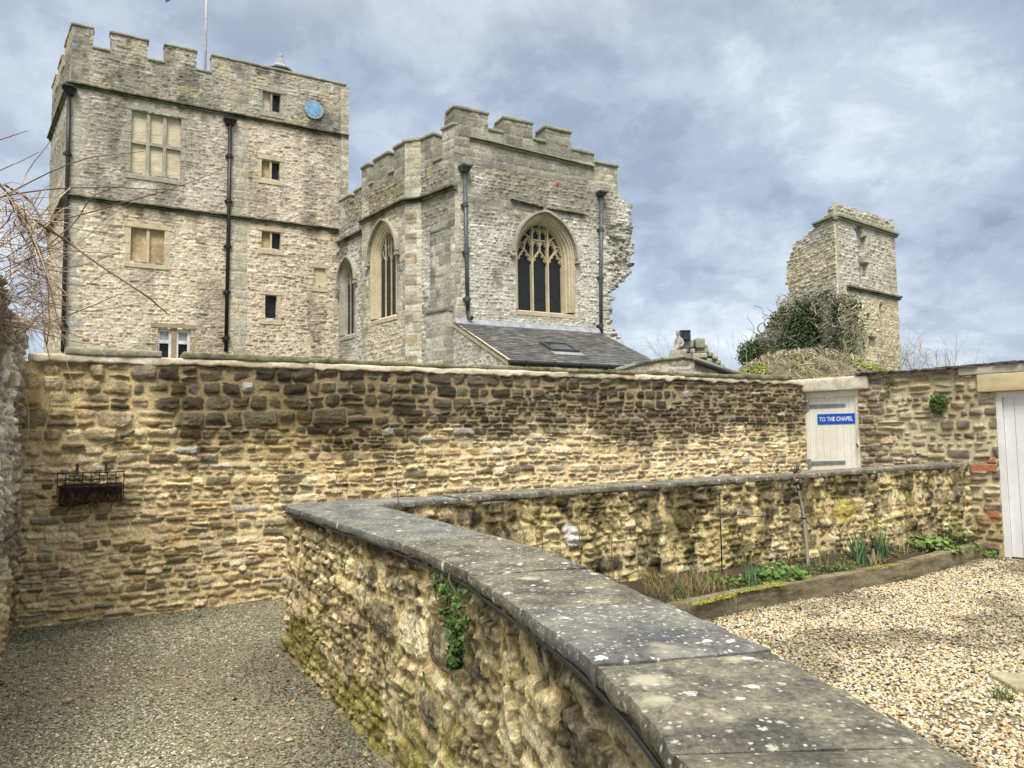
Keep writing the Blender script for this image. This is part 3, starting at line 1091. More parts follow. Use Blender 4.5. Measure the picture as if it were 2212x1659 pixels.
# corner slab fills the wedge between the two arms
cs = Curve(np.array([CO.at(0.004), BK[1] - ARM.d * .004, fi(.62)]), 0)
ci2 = Curve(np.array([CI.at(0.0) - [.005, -.004], fo(.3), fo(.62)]), 0)
strip_slab('coping_slab', ci2.at, cs.at, (0.003, 0.003), (ci2.L, cs.L), ZC - .047, ZC - .003, M['slate_b'], low_t, seed=21)
e = [.63, 1.55, 2.5, 3.35, 4.3, 5.2, 6.1, 7.1, ARML]
for k in range(len(e) - 1):
    strip_slab('coping_slab', fo, fi, (e[k] + .004, e[k] + .004), (e[k + 1] - .004, e[k + 1] - .004), ZC - .047, ZC + .002 * (k % 2), M['slate_a'], low_t, seed=30 + k, zf=zf)
# black cable clipped under the coping
cb = MB()
us = np.linspace(.25, CO.L - .15, 90)
rr = np.random.default_rng(3)
pts = [CO.P(u_, ZC - .058 - .004 * math.sin(u_ * 5.1) - .010 * (vn(np.array(u_ * 2.2), np.array(.5), 9) - .5), -.008) for u_ in us]
cb.tube(pts, .0062, 8)
cab = cb.build('electric_cable', mat('black cable', (.018, .019, .022), rough=.4, var=.2, scale=12, spec=.5), None, smooth=True)
tag(cab, 'thin black cable running along under the slate coping of the low wall', 'cable')

# ------------------------------------------------------------------ ground
def sheet(name, x0, x1, y0, y1, res, keep, zf_, cf, mat_):
    nx, ny = int((x1 - x0) / res) + 1, int((y1 - y0) / res) + 1
    X, Y = np.meshgrid(np.linspace(x0, x1, nx), np.linspace(y0, y1, ny))
    V_ = np.stack([X, Y, zf_(X, Y)], -1).reshape(-1, 3)
    C_ = cf(X, Y).reshape(-1, 3)
    idx = np.arange(nx * ny).reshape(ny, nx)
    K = keep((X[:-1, :-1] + X[1:, 1:]) / 2, (Y[:-1, :-1] + Y[1:, 1:]) / 2)
    Q = np.stack([idx[:-1, :-1], idx[:-1, 1:], idx[1:, 1:], idx[1:, :-1]], -1)[K]
    used = np.unique(Q)
    rm = np.zeros(len(V_), int)
    rm[used] = np.arange(len(used))
    o = mesh_np(name, V_[used], rm[Q], mat_, None, C_[used])
    o['kind'] = 'structure'
    return o


_oy = np.argsort(CO.Q[:, 1])
x_out = lambda y: np.interp(y, CO.Q[_oy, 1], CO.Q[_oy, 0])
_iy = np.argsort(CI.Q[:, 1])
x_in = lambda y: np.interp(y, CI.Q[_iy, 1], CI.Q[_iy, 0])
side = lambda fr, X, Y: (X - fr.O[0]) * fr.n[0] + (Y - fr.O[1]) * fr.n[1]


def lane(X, Y):              # the path side of the low wall
    tipy = OUT[0][1]
    return np.where(Y < tipy, X < x_out(np.minimum(Y, tipy)) + .12, side(ARM, X, Y) < -.25)


def yard(X, Y):
    return ~lane(X, Y) & (X > -.9)


g = bpy.data.meshes.new('ground')
g.from_pydata([(-700, -700, -.05), (700, -700, -.05), (700, 1500, -.05), (-700, 1500, -.05)], [], [(0, 1, 2, 3)])
go = link_mesh('ground', g, mat('grassy ground', (.07, .085, .03), var=.3, scale=.3, col2=(.10, .09, .04)))
go['kind'] = 'structure'
M['path_base'] = mat('damp grit', None, attr=True, var=.45, scale=30, fine=150, bump=.9, bscale=120, bdist=.012)
sheet('path', -5.2, 5.6, -1.2, 12.2, .04, lambda X, Y: lane(X, Y), lambda X, Y: .02 * (fbm(X * 1.2, Y * 1.2, 140, 3) - .5),
      lambda X, Y: np.array([.23, .195, .13]) * (.75 + .6 * fbm(X * 2, Y * 2, 141, 3))[..., None], M['path_base'])
M['yard_base'] = mat('gravel bed', None, attr=True, var=.35, scale=30, fine=120, bump=.9, bscale=90, bdist=.012)
sheet('gravel_yard', -1.4, 9.5, -1.2, 10.6, .05, yard, lambda X, Y: .004 + .018 * (fbm(X * 1.1, Y * 1.1, 142, 3) - .5),
      lambda X, Y: np.array([.20, .155, .095]) * (.75 + .6 * fbm(X * 2, Y * 2, 143, 3))[..., None], M['yard_base'])

# pebbles
_ph = (1 + 5 ** .5) / 2
ICO = np.array([(-1, _ph, 0), (1, _ph, 0), (-1, -_ph, 0), (1, -_ph, 0), (0, -1, _ph), (0, 1, _ph), (0, -1, -_ph), (0, 1, -_ph), (_ph, 0, -1), (_ph, 0, 1), (-_ph, 0, -1), (-_ph, 0, 1)]) / math.hypot(1, _ph)
ICF = np.array([(0, 11, 5), (0, 5, 1), (0, 1, 7), (0, 7, 10), (0, 10, 11), (1, 5, 9), (5, 11, 4), (11, 10, 2), (10, 7, 6), (7, 1, 8), (3, 9, 4), (3, 4, 2), (3, 2, 6), (3, 6, 8), (3, 8, 9), (4, 9, 5), (2, 4, 11), (6, 2, 10), (8, 6, 7), (9, 8, 1)])
OCT = np.array([(1, 0, 0), (0, 1, 0), (-1, 0, 0), (0, -1, 0), (0, 0, 1), (0, 0, -1)], float)
OCF = np.array([(0, 1, 4), (1, 2, 4), (2, 3, 4), (3, 0, 4), (1, 0, 5), (2, 1, 5), (3, 2, 5), (0, 3, 5)])


def pebbles(name, P, size, pal, wts, mat_, seed, base=ICO, bf=ICF, flat=.6, jit=.18, tiltm=.5, smooth=True, cmul=None):
    r = np.random.default_rng(seed)
    n = len(P)
    nb = len(base)
    s = size * (0.65 + .7 * r.random(n) ** 1.4)
    ax = np.stack([s * (1 + .35 * r.random(n)), s * (.7 + .25 * r.random(n)), s * flat * (.7 + .6 * r.random(n))], -1)
    b = base[None] * (1 + jit * (r.random((n, nb, 1)) - .5) * 2) * ax[:, None, :]
    az, tl = r.random(n) * 6.283, (r.random(n) - .5) * 2 * tiltm
    x = b[..., 0] * np.cos(tl)[:, None] + b[..., 2] * np.sin(tl)[:, None]
    z = -b[..., 0] * np.sin(tl)[:, None] + b[..., 2] * np.cos(tl)[:, None]
    y = b[..., 1]
    X = x * np.cos(az)[:, None] - y * np.sin(az)[:, None]
    Y = x * np.sin(az)[:, None] + y * np.cos(az)[:, None]
    V_ = np.stack([X + P[:, 0, None], Y + P[:, 1, None], z + P[:, 2, None] + (ax[:, 2] * .45)[:, None]], -1).reshape(-1, 3)
    F_ = (bf[None] + (np.arange(n) * nb)[:, None, None]).reshape(-1, 3)
    c = np.array(pal)[r.choice(len(pal), n, p=np.array(wts) / sum(wts))] * (.75 + .5 * r.random(n))[:, None]
    if cmul is not None:
        c = c * cmul[:, None]
    o = mesh_np(name, V_, F_, mat_, None, np.repeat(c, nb, 0), smooth=smooth)
    return o


rg = np.random.default_rng(77)
M['pebble'] = mat('pebble', None, attr=True, var=.18, scale=30, fine=120, rough=.6, spec=.35)
SL0 = np.array([1.10, 6.28])                       # left end of the sleeper line, hidden behind the low wall
SLJ = [on_z(1597, 1326, 0.), on_z(1958, 1257, 0.), on_z(2141, 1203, 0.)]
SLEEP = Fr(SLJ[0], SLJ[2])


def in_bed(X, Y):
    a_ = (X - SLEEP.O[0]) * SLEEP.d[0] + (Y - SLEEP.O[1]) * SLEEP.d[1]
    return (side(SLEEP, X, Y) < .0) & (a_ < SLEEP.L) & (a_ > (SL0 - SLEEP.O) @ SLEEP.d)


def scatter(n, dens, keep, x0, x1, y0, y1):
    X = x0 + (x1 - x0) * rg.random(n)
    Y = y0 + (y1 - y0) * rg.random(n)
    k = keep(X, Y) & (np.abs(X) < .80 * Y + .9)
    k &= rg.random(n) < dens(X, Y)
    return X[k], Y[k]


X, Y = scatter(275000, lambda X, Y: np.clip(1.0 - .07 * (Y - 3.5), .35, 1), lambda X, Y: yard(X, Y) & (X > x_in(np.minimum(Y, 5.6)) - .06) & ~in_bed(X, Y) & (side(GATE, X, Y) > .0), -.9, 7.6, 1.8, 10.0)
Zz = .004 + .018 * (fbm(X * 1.1, Y * 1.1, 142, 3) - .5) + .010 * rg.random(len(X))
thin = (fbm(X * 1.6, Y * 1.6, 150, 4) > .66) & (rg.random(len(X)) < .5)
pv_ = on_z(2172, 1448, .05)
thin |= (X > pv_[0] - .10 + .5 * (Y < pv_[1] - .385) * 0) & (Y < pv_[1] - .03) & (Y > pv_[1] - .80)
X, Y, Zz = X[~thin], Y[~thin], Zz[~thin]
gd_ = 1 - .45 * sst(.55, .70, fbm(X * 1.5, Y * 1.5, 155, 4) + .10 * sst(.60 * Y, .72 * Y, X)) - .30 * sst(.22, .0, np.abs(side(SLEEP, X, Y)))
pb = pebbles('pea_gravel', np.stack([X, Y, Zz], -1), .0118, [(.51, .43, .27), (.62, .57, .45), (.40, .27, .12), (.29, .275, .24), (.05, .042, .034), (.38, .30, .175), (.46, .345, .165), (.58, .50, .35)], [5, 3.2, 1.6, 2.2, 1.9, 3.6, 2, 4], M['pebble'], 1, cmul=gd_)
tag(pb, 'cream and tan pea gravel spread over the yard', 'gravel', kind='stuff')
X, Y = scatter(240000, lambda X, Y: np.clip(1.05 - .10 * (Y - 3.2), .3, 1), lambda X, Y: lane(X, Y) & (X < x_out(np.minimum(Y, 5.9)) + .02) & (side(LEFT, X, Y) > .0) & (side(MAIN, X, Y) > .0) & (X < -.1), -5, .4, 2.4, 8.4)
Zz = .02 * (fbm(X * 1.2, Y * 1.2, 140, 3) - .5) + .004 * rg.random(len(X))
worn = fbm(X * .9 + 3, Y * .9, 151, 3)
thin = rg.random(len(X)) < sst(.58, .40, worn) * .55 if False else rg.random(len(X)) < (1 - sst(.38, .56, worn)) * .6
edge_dark = ~thin
X, Y, Zz = X[edge_dark], Y[edge_dark], Zz[edge_dark]
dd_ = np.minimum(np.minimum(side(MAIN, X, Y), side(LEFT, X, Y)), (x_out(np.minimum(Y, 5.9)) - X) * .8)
grit_tone = 1 - .28 * sst(.75, .05, dd_ + .5 * (fbm(X * 1.7, Y * 1.7, 152, 3) - .5)) - .25 * sst(.5, .65, fbm(X * 1.2, Y * 1.2, 153, 3))  # grit coloured darker towards the wall feet and in scattered patches
pc = pebbles('path_grit', np.stack([X, Y, Zz], -1), .0088, [(.255, .250, .165), (.34, .33, .24), (.12, .118, .075), (.50, .48, .37), (.20, .195, .11)], [5, 4, 3, 2, 3], M['pebble'], 2, base=OCT, bf=OCF, flat=.55, jit=.35, smooth=False, cmul=grit_tone)
tag(pc, 'grey stone grit trodden into the path between the walls', 'gravel', kind='stuff')
# loose stones and chips lying on the path
px_st = [(145, 1517, .035), (98, 1468, .016), (290, 1440, .015), (655, 1452, .018), (120, 1560, .018), (335, 1490, .012), (60, 1475, .018), (625, 1600, .02), (222, 1620, .018), (800, 1585, .02), (470, 1500, .012), (180, 1400, .014)]
stone_proto = None
M['chip'] = mat('loose chip', (.46, .40, .28), var=.25, scale=20, col2=(.30, .26, .18), bump=.4, bscale=60)
for i, (px, py, s_) in enumerate(px_st):
    p = on_z(px, py, .01)
    r_ = np.random.default_rng(200 + i)
    b_ = ICO * (1 + .5 * (r_.random((12, 1)) - .5)) * np.array([s_ * 1.2, s_ * .8, s_ * .55])
    a_ = r_.random() * 6.28
    b_ = np.stack([b_[:, 0] * math.cos(a_) - b_[:, 1] * math.sin(a_), b_[:, 0] * math.sin(a_) + b_[:, 1] * math.cos(a_), b_[:, 2] + s_ * .4], -1)
    o = mesh_np('loose_stone', b_ + np.array([p[0], p[1], .006]), ICF, M['chip'], smooth=False)
    if i == 0:
        tag(o, 'largest loose pale stone lying on the grit path at lower left', 'stone')
    else:
        tag(o, 'small loose stone chip lying on the grit path', 'stone', 'loose chips on the path')

# ------------------------------------------------------------------ raised bed edged with timber sleepers
M['sleeper'] = mat('weathered oak sleeper', (.24, .205, .130), var=.45, scale=3.2, fine=28, bump=1.0, bscale=22, col2=(.10, .084, .048), stretch=(1, 1, 5), bdist=.01, spec=.15)
labs = ['weathered timber sleeper at the near end of the raised bed, partly behind the slate coping', 'long middle timber sleeper of the raised bed, with yellow moss on top', 'darkest timber sleeper of the raised bed, ending beside the outbuilding wall']
segs = [(SL0, SLJ[0] - SLEEP.d * .008), (SLJ[0], SLJ[1]), (SLJ[1] + SLEEP.d * .01 + SLEEP.n * .012, SLJ[2])]
for k, (a_, b_) in enumerate(segs):
    fr = Fr(a_, b_)
    o = rblock('timber_sleeper', fr, 0, fr.L, -.01, .198 + .012 * (k == 2), -.125, 0, mat=M['sleeper'], res=.035, amp=.006, r=.012, seed=160 + k, sc=.10)
    tag(o, labs[k], 'sleeper', 'timber sleepers edging the raised bed')
sq = np.array([SL0 - SLEEP.n * .05, SLJ[2] - SLEEP.n * .05, SLJ[2] - SLEEP.n * .6, SL0 - SLEEP.n * 1.4])


def bedz0(X, Y):
    a_, b_ = np.maximum(-side(SLEEP, X, Y), .0), np.maximum(side(ARM, X, Y), 0.0)
    return .135 + .125 * np.clip(a_ / (a_ + b_ + 1e-6), 0, 1)


def bedz(X, Y):
    return bedz0(X, Y) + .06 * (fbm(X * 3, Y * 3, 170, 4) - .5)


M['soil'] = mat('dark garden soil', None, attr=True, var=.4, scale=20, fine=80, bump=1.0, bscale=70, bdist=.02)
sheet('soil', .6, 6.7, 6.0, 10.3, .035, lambda X, Y: in_bed(X, Y) & (side(SLEEP, X, Y) < -.07) & (side(ARM, X, Y) > -.1) & (side(GATE, X, Y) > -.05) & (X > x_in(np.minimum(Y, 5.6)) + .3),
      bedz, lambda X, Y: np.array([.055, .043, .027]) * (.6 + .8 * fbm(X * 6, Y * 6, 171, 3))[..., None], M['soil'])
# moss on the sleepers and the bed edge
M['moss'] = mat('yellow moss', None, attr=True, var=.3, scale=30, fine=120, bump=.8, bscale=120, bdist=.006)
mv, ms = [], []
for (pa, pb_, wd) in (((1500, 1308), (1590, 1284), .05), ((1600, 1280), (1700, 1262), .05), ((1660, 1262), (1735, 1246), .06), ((1880, 1228), (1945, 1219), .07), ((1720, 1252), (1760, 1245), .04)):
    for i in range(int(160 + 400 * rg.random())):
        t_ = rg.random()
        p = on_z(pa[0] + (pb_[0] - pa[0]) * t_, pa[1] + (pb_[1] - pa[1]) * t_, .2)
        o_ = (rg.random() + rg.random() - 1) * wd * (.3 + 1.4 * float(vn(np.array(p[0] * 9), np.array(.5), 33)))
        mv.append([p[0] - SLEEP.n[0] * (o_ + .03) + (rg.random() - .5) * .05, p[1] - SLEEP.n[1] * (o_ + .03), .196 + .004 * rg.random()])
mo = pebbles('moss', np.array(mv), .010, [(.34, .31, .03), (.24, .24, .03), (.15, .17, .03), (.12, .10, .04)], [3, 3, 2, 2], M['moss'], 5, flat=.4)
tag(mo, 'bright yellow-green moss along the inner edge of the timber sleepers', 'moss', kind='stuff')
# paving at the right edge
M['paving'] = mat('worn paving stone', (.40, .35, .22), var=.25, scale=4, fine=40, bump=.5, bscale=50, col2=(.24, .22, .13), bdist=.01)
p0 = on_z(2172, 1448, .05)
for k, (dx, dy, w_, h_, lb) in enumerate(((-.13, -.02, .9, .34, 'worn mossy paving slab set in the gravel at the right edge, upper of two'), (-.03, -.385, .9, .40, 'worn paving slab set in the gravel at the right edge, lower of two'))):
    fr = Fr((p0[0] + dx, p0[1] + dy), d=(.995, -.10))
    V_, F_ = roughbox(fr, 0, w_, -.02, .052, 0, h_ - .02, res=.05, amp=.006, r=.015, seed=180 + k, sc=.15)
    o = mesh_np('paving_slab', V_, F_, M['paving'])
    tag(o, lb, 'paving', 'paving slabs in the gravel')

# ------------------------------------------------------------------ helpers for the buildings
def pat_far(pal_fn, seed, ch=(.075, .145), asp=(1.1, 3.2), h0=.030, ash=None, **kw):
    """ash: f(U,V)->bool where large dressed blocks stand instead of rubble"""
    def f(U, V):
        k = dict(gap=.009, warp=.045, wl=.22, corner=.55, split=.25, bev=.03, edge=.014, rough=.016, rl=.09, wave=.06, tilt=.16, fill=.005, fl=.7)
        k.update(kw)
        g = rubble(U, V, seed, ch=ch, asp=asp, h0=h0, **k)
        a = None
        if ash is not None:
            a = ash(U, V)
            B = rubble(U, V, seed + 50, ch=(.26, .40), asp=(1.2, 2.2), gap=.010, warp=.004, corner=.12, split=0, bev=.03, h0=.02, edge=.004, rough=.010, rl=.2, wave=.0, tilt=.02)
            g = mixpat(a, B, g)
        return g, pal_fn(U, V, g, a)
    return f


def arch(uc, a, vs, rise, v0, n=14, off=0.0):
    """jambs and a two-centred pointed head, left foot to right foot; off grows the arch concentrically"""
    R = (a * a + rise * rise) / (2 * a)
    cxl = uc + R - a
    r2 = R + off
    ang = math.acos(max(-1, min(1, (R - a) / r2)))
    L_ = [(cxl - r2 * math.cos(t), vs + r2 * math.sin(t)) for t in np.linspace(0, ang, n)]
    left = [(uc - a - off, v) for v in np.linspace(v0, vs, 5)[:-1]] + L_
    right = [(2 * uc - u_, v) for u_, v in left[:-1]][::-1]
    return left + right


def in_arch(U, V, uc, a, vs, rise, v0, off=0.0):
    R = (a * a + rise * rise) / (2 * a)
    r2 = R + off
    x = np.abs(U - uc)
    return (V > v0) & np.where(V < vs, x < a + off, (x + (R - a)) ** 2 + (V - vs) ** 2 < r2 * r2)


def sub(name, parent, loc=None):
    o = bpy.data.objects.new(name, None)
    COL.objects.link(o)
    o.parent = parent
    o.empty_display_size = .1
    o.matrix_parent_inverse = Matrix.Translation(-Vector(parent.location))
    o.location = parent.location
    return o


def gothic(fr, uc, a, vs, rise, v0, off, dep, parent, mats, hood=True, sill=True, nl=3, k=.82, seed=0, tp=.11):
    """moulded arch, tracery and glass; a is the half width of the glazed opening, off the width of the mouldings"""
    prof = [(1.0, .012), (.86, .012), (.80, -.10), (.62, -.12), (.56, -.28), (.38, -.32), (.30, -.52), (.14, -.62), (.0, -1.0)]
    rows = []
    for o_, w_ in prof:
        w = w_ if w_ > 0 else w_ * dep
        rows.append([fr.P(q[0], q[1], w) for q in arch(uc, a, vs, rise, v0, off=o_ * off)])
    m = MB()
    n = len(rows[0])
    vs_, fs_ = [], []
    for r in rows:
        vs_ += r
    for i in range(len(rows) - 1):
        for j in range(n - 1):
            fs_.append((i * n + j, i * n + j + 1, (i + 1) * n + j + 1, (i + 1) * n + j))
    m.add(vs_, fs_)
    win = m.build('window', mats[0], parent)
    if hood:
        h = MB()
        full = arch(uc, a, vs, rise, v0, n=18, off=off + .07)
        hp = [q for q in full if q[1] >= vs - .10]
        h.sweep(fr, hp, .055, -.05, .14, inset=.02)
        for sgn in (-1, 1):
            h.box(fr, uc + sgn * (a + off + .10) - .09, uc + sgn * (a + off + .10) + .09, vs - .16, vs - .06, -.05, .15)
        h.build('hood_mould', mats[1], win)
    if sill:
        s = MB()
        s.hexa([fr.P(*q) for q in ((uc - a - off, v0 - .22, -.1), (uc + a + off, v0 - .22, -.1), (uc + a + off, v0 + .02, -dep), (uc - a - off, v0 + .02, -dep), (uc - a - off, v0 - .22, .03), (uc + a + off, v0 - .22, .03), (uc + a + off, v0 - .10, .03), (uc - a - off, v0 - .10, .03))])
        s.build('sill', mats[0], win)
    gm = MB()
    pa = arch(uc, a + .05, vs, rise, v0)
    gm.add([fr.P(q[0], q[1], -dep - .02) for q in pa], [tuple(range(len(pa)))])
    gl = gm.build('pane', M['glass_dark'], win)
    # tracery
    t = MB()
    w0, w1 = -dep - .04, -dep + tp
    bw = .050 * k
    ins = .022 * k
    lw = 2 * a / nl
    R = (a * a + rise * rise) / (2 * a)

    def vtop(u_):
        x = abs(u_ - uc)
        return vs + math.sqrt(max(0, R * R - (x + R - a) ** 2))
    frame = arch(uc, a - .02, vs, rise, v0, n=16)
    t.sweep(fr, frame, .03 * k, w0, w1, inset=.012)
    vh = vs - .12 * rise          # springing of the light heads
    hh = lw * .62
    for i in range(1, nl):
        u_ = uc - a + i * lw
        t.sweep(fr, [(u_, v0), (u_, vtop(u_) - .01)], bw, w0, w1 + .012, inset=ins)

    def head(ul, ur, vb, h, ogee=True, hw=.034, cusp=True):
        um = (ul + ur) / 2
        pts = []
        for s_ in np.linspace(0, 1, 9):
            x = ul + (um - ul) * s_
            y = (math.sin(s_ * math.pi / 2) ** .9 * .72 + .28 * s_ ** 3) if ogee else math.sin(s_ * math.pi / 2) ** .85
            pts.append((x, vb + h * y))
        pr = [(2 * um - x, y) for x, y in pts]
        t.sweep(fr, pts, hw * k, w0, w1 - .01, inset=.012)
        t.sweep(fr, pr, hw * k, w0, w1 - .01, inset=.012)
        if cusp:
            c = (ur - ul)
            for sg in (-1, 1):
                x0 = um + sg * c * .46
                t.sweep(fr, [(x0, vb - .02 * h), (um + sg * c * .30, vb + h * .16), (um + sg * c * .36, vb + h * .42)], .026 * k, w0, w1 - .03, inset=.008)
                t.sweep(fr, [(um + sg * c * .36, vb + h * .42), (um + sg * c * .14, vb + h * .50), (um + sg * c * .16, vb + h * .74)], .024 * k, w0, w1 - .03, inset=.008)
    for i in range(nl):
        ul, ur = uc - a + i * lw, uc - a + (i + 1) * lw
        um = (ul + ur) / 2
        head(ul + .02, ur - .02, vh, hh)
        vt = vtop(um) - .02
        ce = abs(i - (nl - 1) / 2) < .1
        t.sweep(fr, [(um, vh + hh * .95), (um, vt if ce else vh + hh + .42 * (vt - vh - hh))], .034 * k, w0, w1 - .005, inset=.012)
        if ce:
            vm = vh + hh + .40 * (vt - vh - hh)
            t.sweep(fr, [(ul, vm), (ur, vm)], .030 * k, w0, w1 - .015, inset=.01)
            for (x0, x1) in ((ul + .02, um), (um, ur - .02)):
                head(x0, x1, vm - .34 * lw, .30 * lw, False, .026)
                head(x0, x1, vtop((x0 + x1) / 2) - .52 * lw, .32 * lw, False, .026)
        else:
            vb = vh + hh + .42 * (vt - vh - hh)
            out = -1 if i == 0 else 1
            ui, uo = (ur, ul) if i == 0 else (ul, ur)
            # two branches sweep from the stem, and one from the mullion, up to the arch
            for (xe, ye) in ((um + out * lw * .36, .55), (um - out * lw * .40, .80)):
                vE = min(vb + (vt - vb) * ye, vtop(xe) - .02)
                t.sweep(fr, [(um + (xe - um) * s_ ** 1.6, vb + (vE - vb) * s_) for s_ in np.linspace(0, 1, 7)], .028 * k, w0, w1 - .01, inset=.01)
            vE = vtop(um - out * lw * .02) - .02
            vS = vb - .05
            t.sweep(fr, [(ui + (um - ui) * s_ ** 2.0, vS + (vE - vS) * s_) for s_ in np.linspace(0, 1, 8)], .030 * k, w0, w1 - .008, inset=.01)
            for (x0, x1) in ((ul + .02, um), (um, ur - .02)):
                xm = (x0 + x1) / 2
                head(x0, x1, min(vb + .05 * lw, vtop(xm) - .55 * lw) - .18 * lw, .34 * lw, False, .024)
    t.build('tracery', mats[2], win)
    return win


def rect_window(fr, u0, u1, v0, v1, parent, spec, sur=.13, rows=1, dep=.16, mat_s='ashlar_warm', label=None, mull=.05, prj=.012):
    """stone-framed window: spec lists one material key per column (or rows x columns)"""
    m = MB()
    m.box(fr, u0 - sur, u0, v0 - .10, v1 + .02, -.10, prj)
    m.box(fr, u1, u1 + sur, v0 - .10, v1 + .02, -.10, prj)
    m.box(fr, u0 - sur * 1.25, u1 + sur * 1.25, v1 + .02, v1 + .17, -.10, prj + .02)
    m.box(fr, u0 - sur * 1.1, u1 + sur * 1.1, v0 - .22, v0 - .10, -.10, prj + .03)
    m.hexa([fr.P(*q) for q in ((u0, v0 - .10, -dep), (u1, v0 - .10, -dep), (u1, v0, -dep), (u0, v0, -dep), (u0, v0 - .10, prj), (u1, v0 - .10, prj), (u1, v0 - .06, prj), (u0, v0 - .06, prj))])
    m.box(fr, u0, u1, v1, v1 + .02, -dep, prj)
    w = m.build('window', M[mat_s], parent)
    if label:
        w['label'] = label
    nc = len(spec[0]) if isinstance(spec[0], (list, tuple)) else len(spec)
    if not isinstance(spec[0], (list, tuple)):
        spec = [spec]
    nr = len(spec)
    cw, rh = (u1 - u0) / nc, (v1 - v0) / nr
    b = MB()
    for i in range(1, nc):
        b.box(fr, u0 + i * cw - mull, u0 + i * cw + mull, v0, v1, -dep - .02, -.03)
    for j in range(1, nr):
        b.box(fr, u0, u1, v0 + j * rh - mull, v0 + j * rh + mull, -dep - .02, -.034)
    if nc > 1 or nr > 1:
        b.build('mullion', M[mat_s], w)
    for j in range(nr):
        for i in range(nc):
            kx = spec[nr - 1 - j][i]
            p = MB()
            a_, c_ = u0 + i * cw, v0 + j * rh
            d_ = dep + (.05 if kx == 'glass_dark' else 0)
            p.box(fr, a_, a_ + cw, c_, c_ + rh, -d_ - .05, -d_)
            p.build('pane' if kx == 'glass_dark' else 'blocking_panel', M[kx], w)
            if kx == 'glass_dark':
                q = MB()
                for s_ in (.25, .5, .75):
                    q.box(fr, a_ + mull, a_ + cw - mull, c_ + rh * s_ - .006, c_ + rh * s_ + .006, -d_, -d_ + .015)
                q.box(fr, a_ + cw * .5 - .006, a_ + cw * .5 + .006, c_, c_ + rh, -d_, -d_ + .017)
                q.build('glazing_bar', M['iron_black'], w)
    return w


def drainpipe(fr, path, parent, mat_, r=.055, hop=(.16, .17, .13), shoe=False, collars=4, cat_box=True):
    """path: (u, v) top to bottom"""
    w = .11
    m = MB()
    P_ = [fr.P(u_, v_, w) for u_, v_ in path]
    m.tube(P_, r, 10)
    dp = m.build('drainpipe', mat_, parent, smooth=True)
    u_, v_ = path[0]
    h = MB()
    hw, hh, hd = hop
    h.hexa([fr.P(*q) for q in ((u_ - hw * .7, v_, .01), (u_ + hw * .7, v_, .01), (u_ + hw, v_ + hh, .01), (u_ - hw, v_ + hh, .01), (u_ - hw * .7, v_, .01 + hd * 1.4), (u_ + hw * .7, v_, .01 + hd * 1.4), (u_ + hw, v_ + hh, .01 + hd * 2), (u_ - hw, v_ + hh, .01 + hd * 2))])
    h.box(fr, u_ - hw * 1.15, u_ + hw * 1.15, v_ + hh, v_ + hh + .06, .0, .02 + hd * 2.2)
    h.build('hopper', mat_, dp)
    (ua, va), (ub_, vb_) = path[0], path[-1]
    for i in range(collars):
        c = MB()
        s_ = (i + .7) / collars
        uu, vv = ua + (ub_ - ua) * s_, va + (vb_ - va) * s_
        c.tube([fr.P(uu, vv - .07, w), fr.P(uu, vv + .07, w)], r * 1.3, 10)
        c.box(fr, uu - r * 2.0, uu + r * 2.0, vv - .03, vv + .03, .0, w)
        c.build('pipe_collar', mat_, dp)
    if shoe:
        s = MB()
        s.tube([fr.P(ub_, vb_ + .05, w), fr.P(ub_ + .03, vb_ - .10, w + .02), fr.P(ub_ + .07, vb_ - .18, w + .14)], r * 1.15, 10)
        s.build('pipe_shoe', mat_, dp)
    return dp


def string_course(fr, pts, parent, hw=.085, prj=.15, mat_='mossy_string', name='string_course', seed=0):
    """a moulded band: two stepped rolls, built from long stones whose edges wander a little"""
    m = MB()
    (u0, v0), (u1, v1) = pts
    n = max(2, int(abs(u1 - u0) / .22))
    U = np.linspace(u0, u1, n + 1)
    Vv = np.interp(U, [u0, u1], [v0, v1])
    r = np.random.default_rng(seed + 900)
    q1 = [(a, b + .012 * (r.random() - .5)) for a, b in zip(U, Vv)]
    m.sweep(fr, [(a, b + hw * .5) for a, b in q1], hw * .52, -.05, prj, inset=.02)
    m.sweep(fr, [(a, b - hw * .5) for a, b in q1], hw * .5, -.05, prj * .6, inset=.03)
    return m.build(name, M[mat_], parent)


def cap(fr, u0, u1, v, parent, w0=-.42, w1=.05, th=.11, seed=0, name='coping_stone', mat_='grey_cap', tilt=0.0):
    V_, F_ = roughbox(fr, u0, u1, v - .01, v + th, w0, w1, res=.12, amp=.018, r=.03, seed=300 + seed, sc=.3)
    return mesh_np(name, V_, F_, M[mat_], parent)


one = np.array([1., 1., 1.])
# ------------------------------------------------------------------ the tower house
TA = np.array([-14.64, 24.0])
TB = np.array([-6.48, 28.6])
TF = Fr(TA, TB)
TS = Fr((-18.1, 28.5), TA)
th = empty('tower_house', (*TA, 0), 'tall battlemented pale stone tower house with a blue clock, blocked mullioned windows and black drainpipes', 'building')
s_up = [TF.uv(*p) for p in ((153, 178), (500, 247), (743, 300))]
s_lo = [TF.uv(*p) for p in ((156, 420), (483, 466), (521, 471), (729, 504))]
VUP, VLO = np.mean([q[1] for q in s_up]), np.mean([q[1] for q in s_lo])
print('TOWER strings', s_up, s_lo, 'L', TF.L)
tops = [TF.uv(*p)[1] for p in ((128, 51), (240, 70), (319, 87), (423, 113), (458, 122), (734, 182))]
bots = [TF.uv(*p)[1] for p in ((201, 101), (319, 127), (424, 153), (457, 164))]
print('tops', tops, 'bots', bots)
VT, VB = np.mean(tops), np.mean(bots)
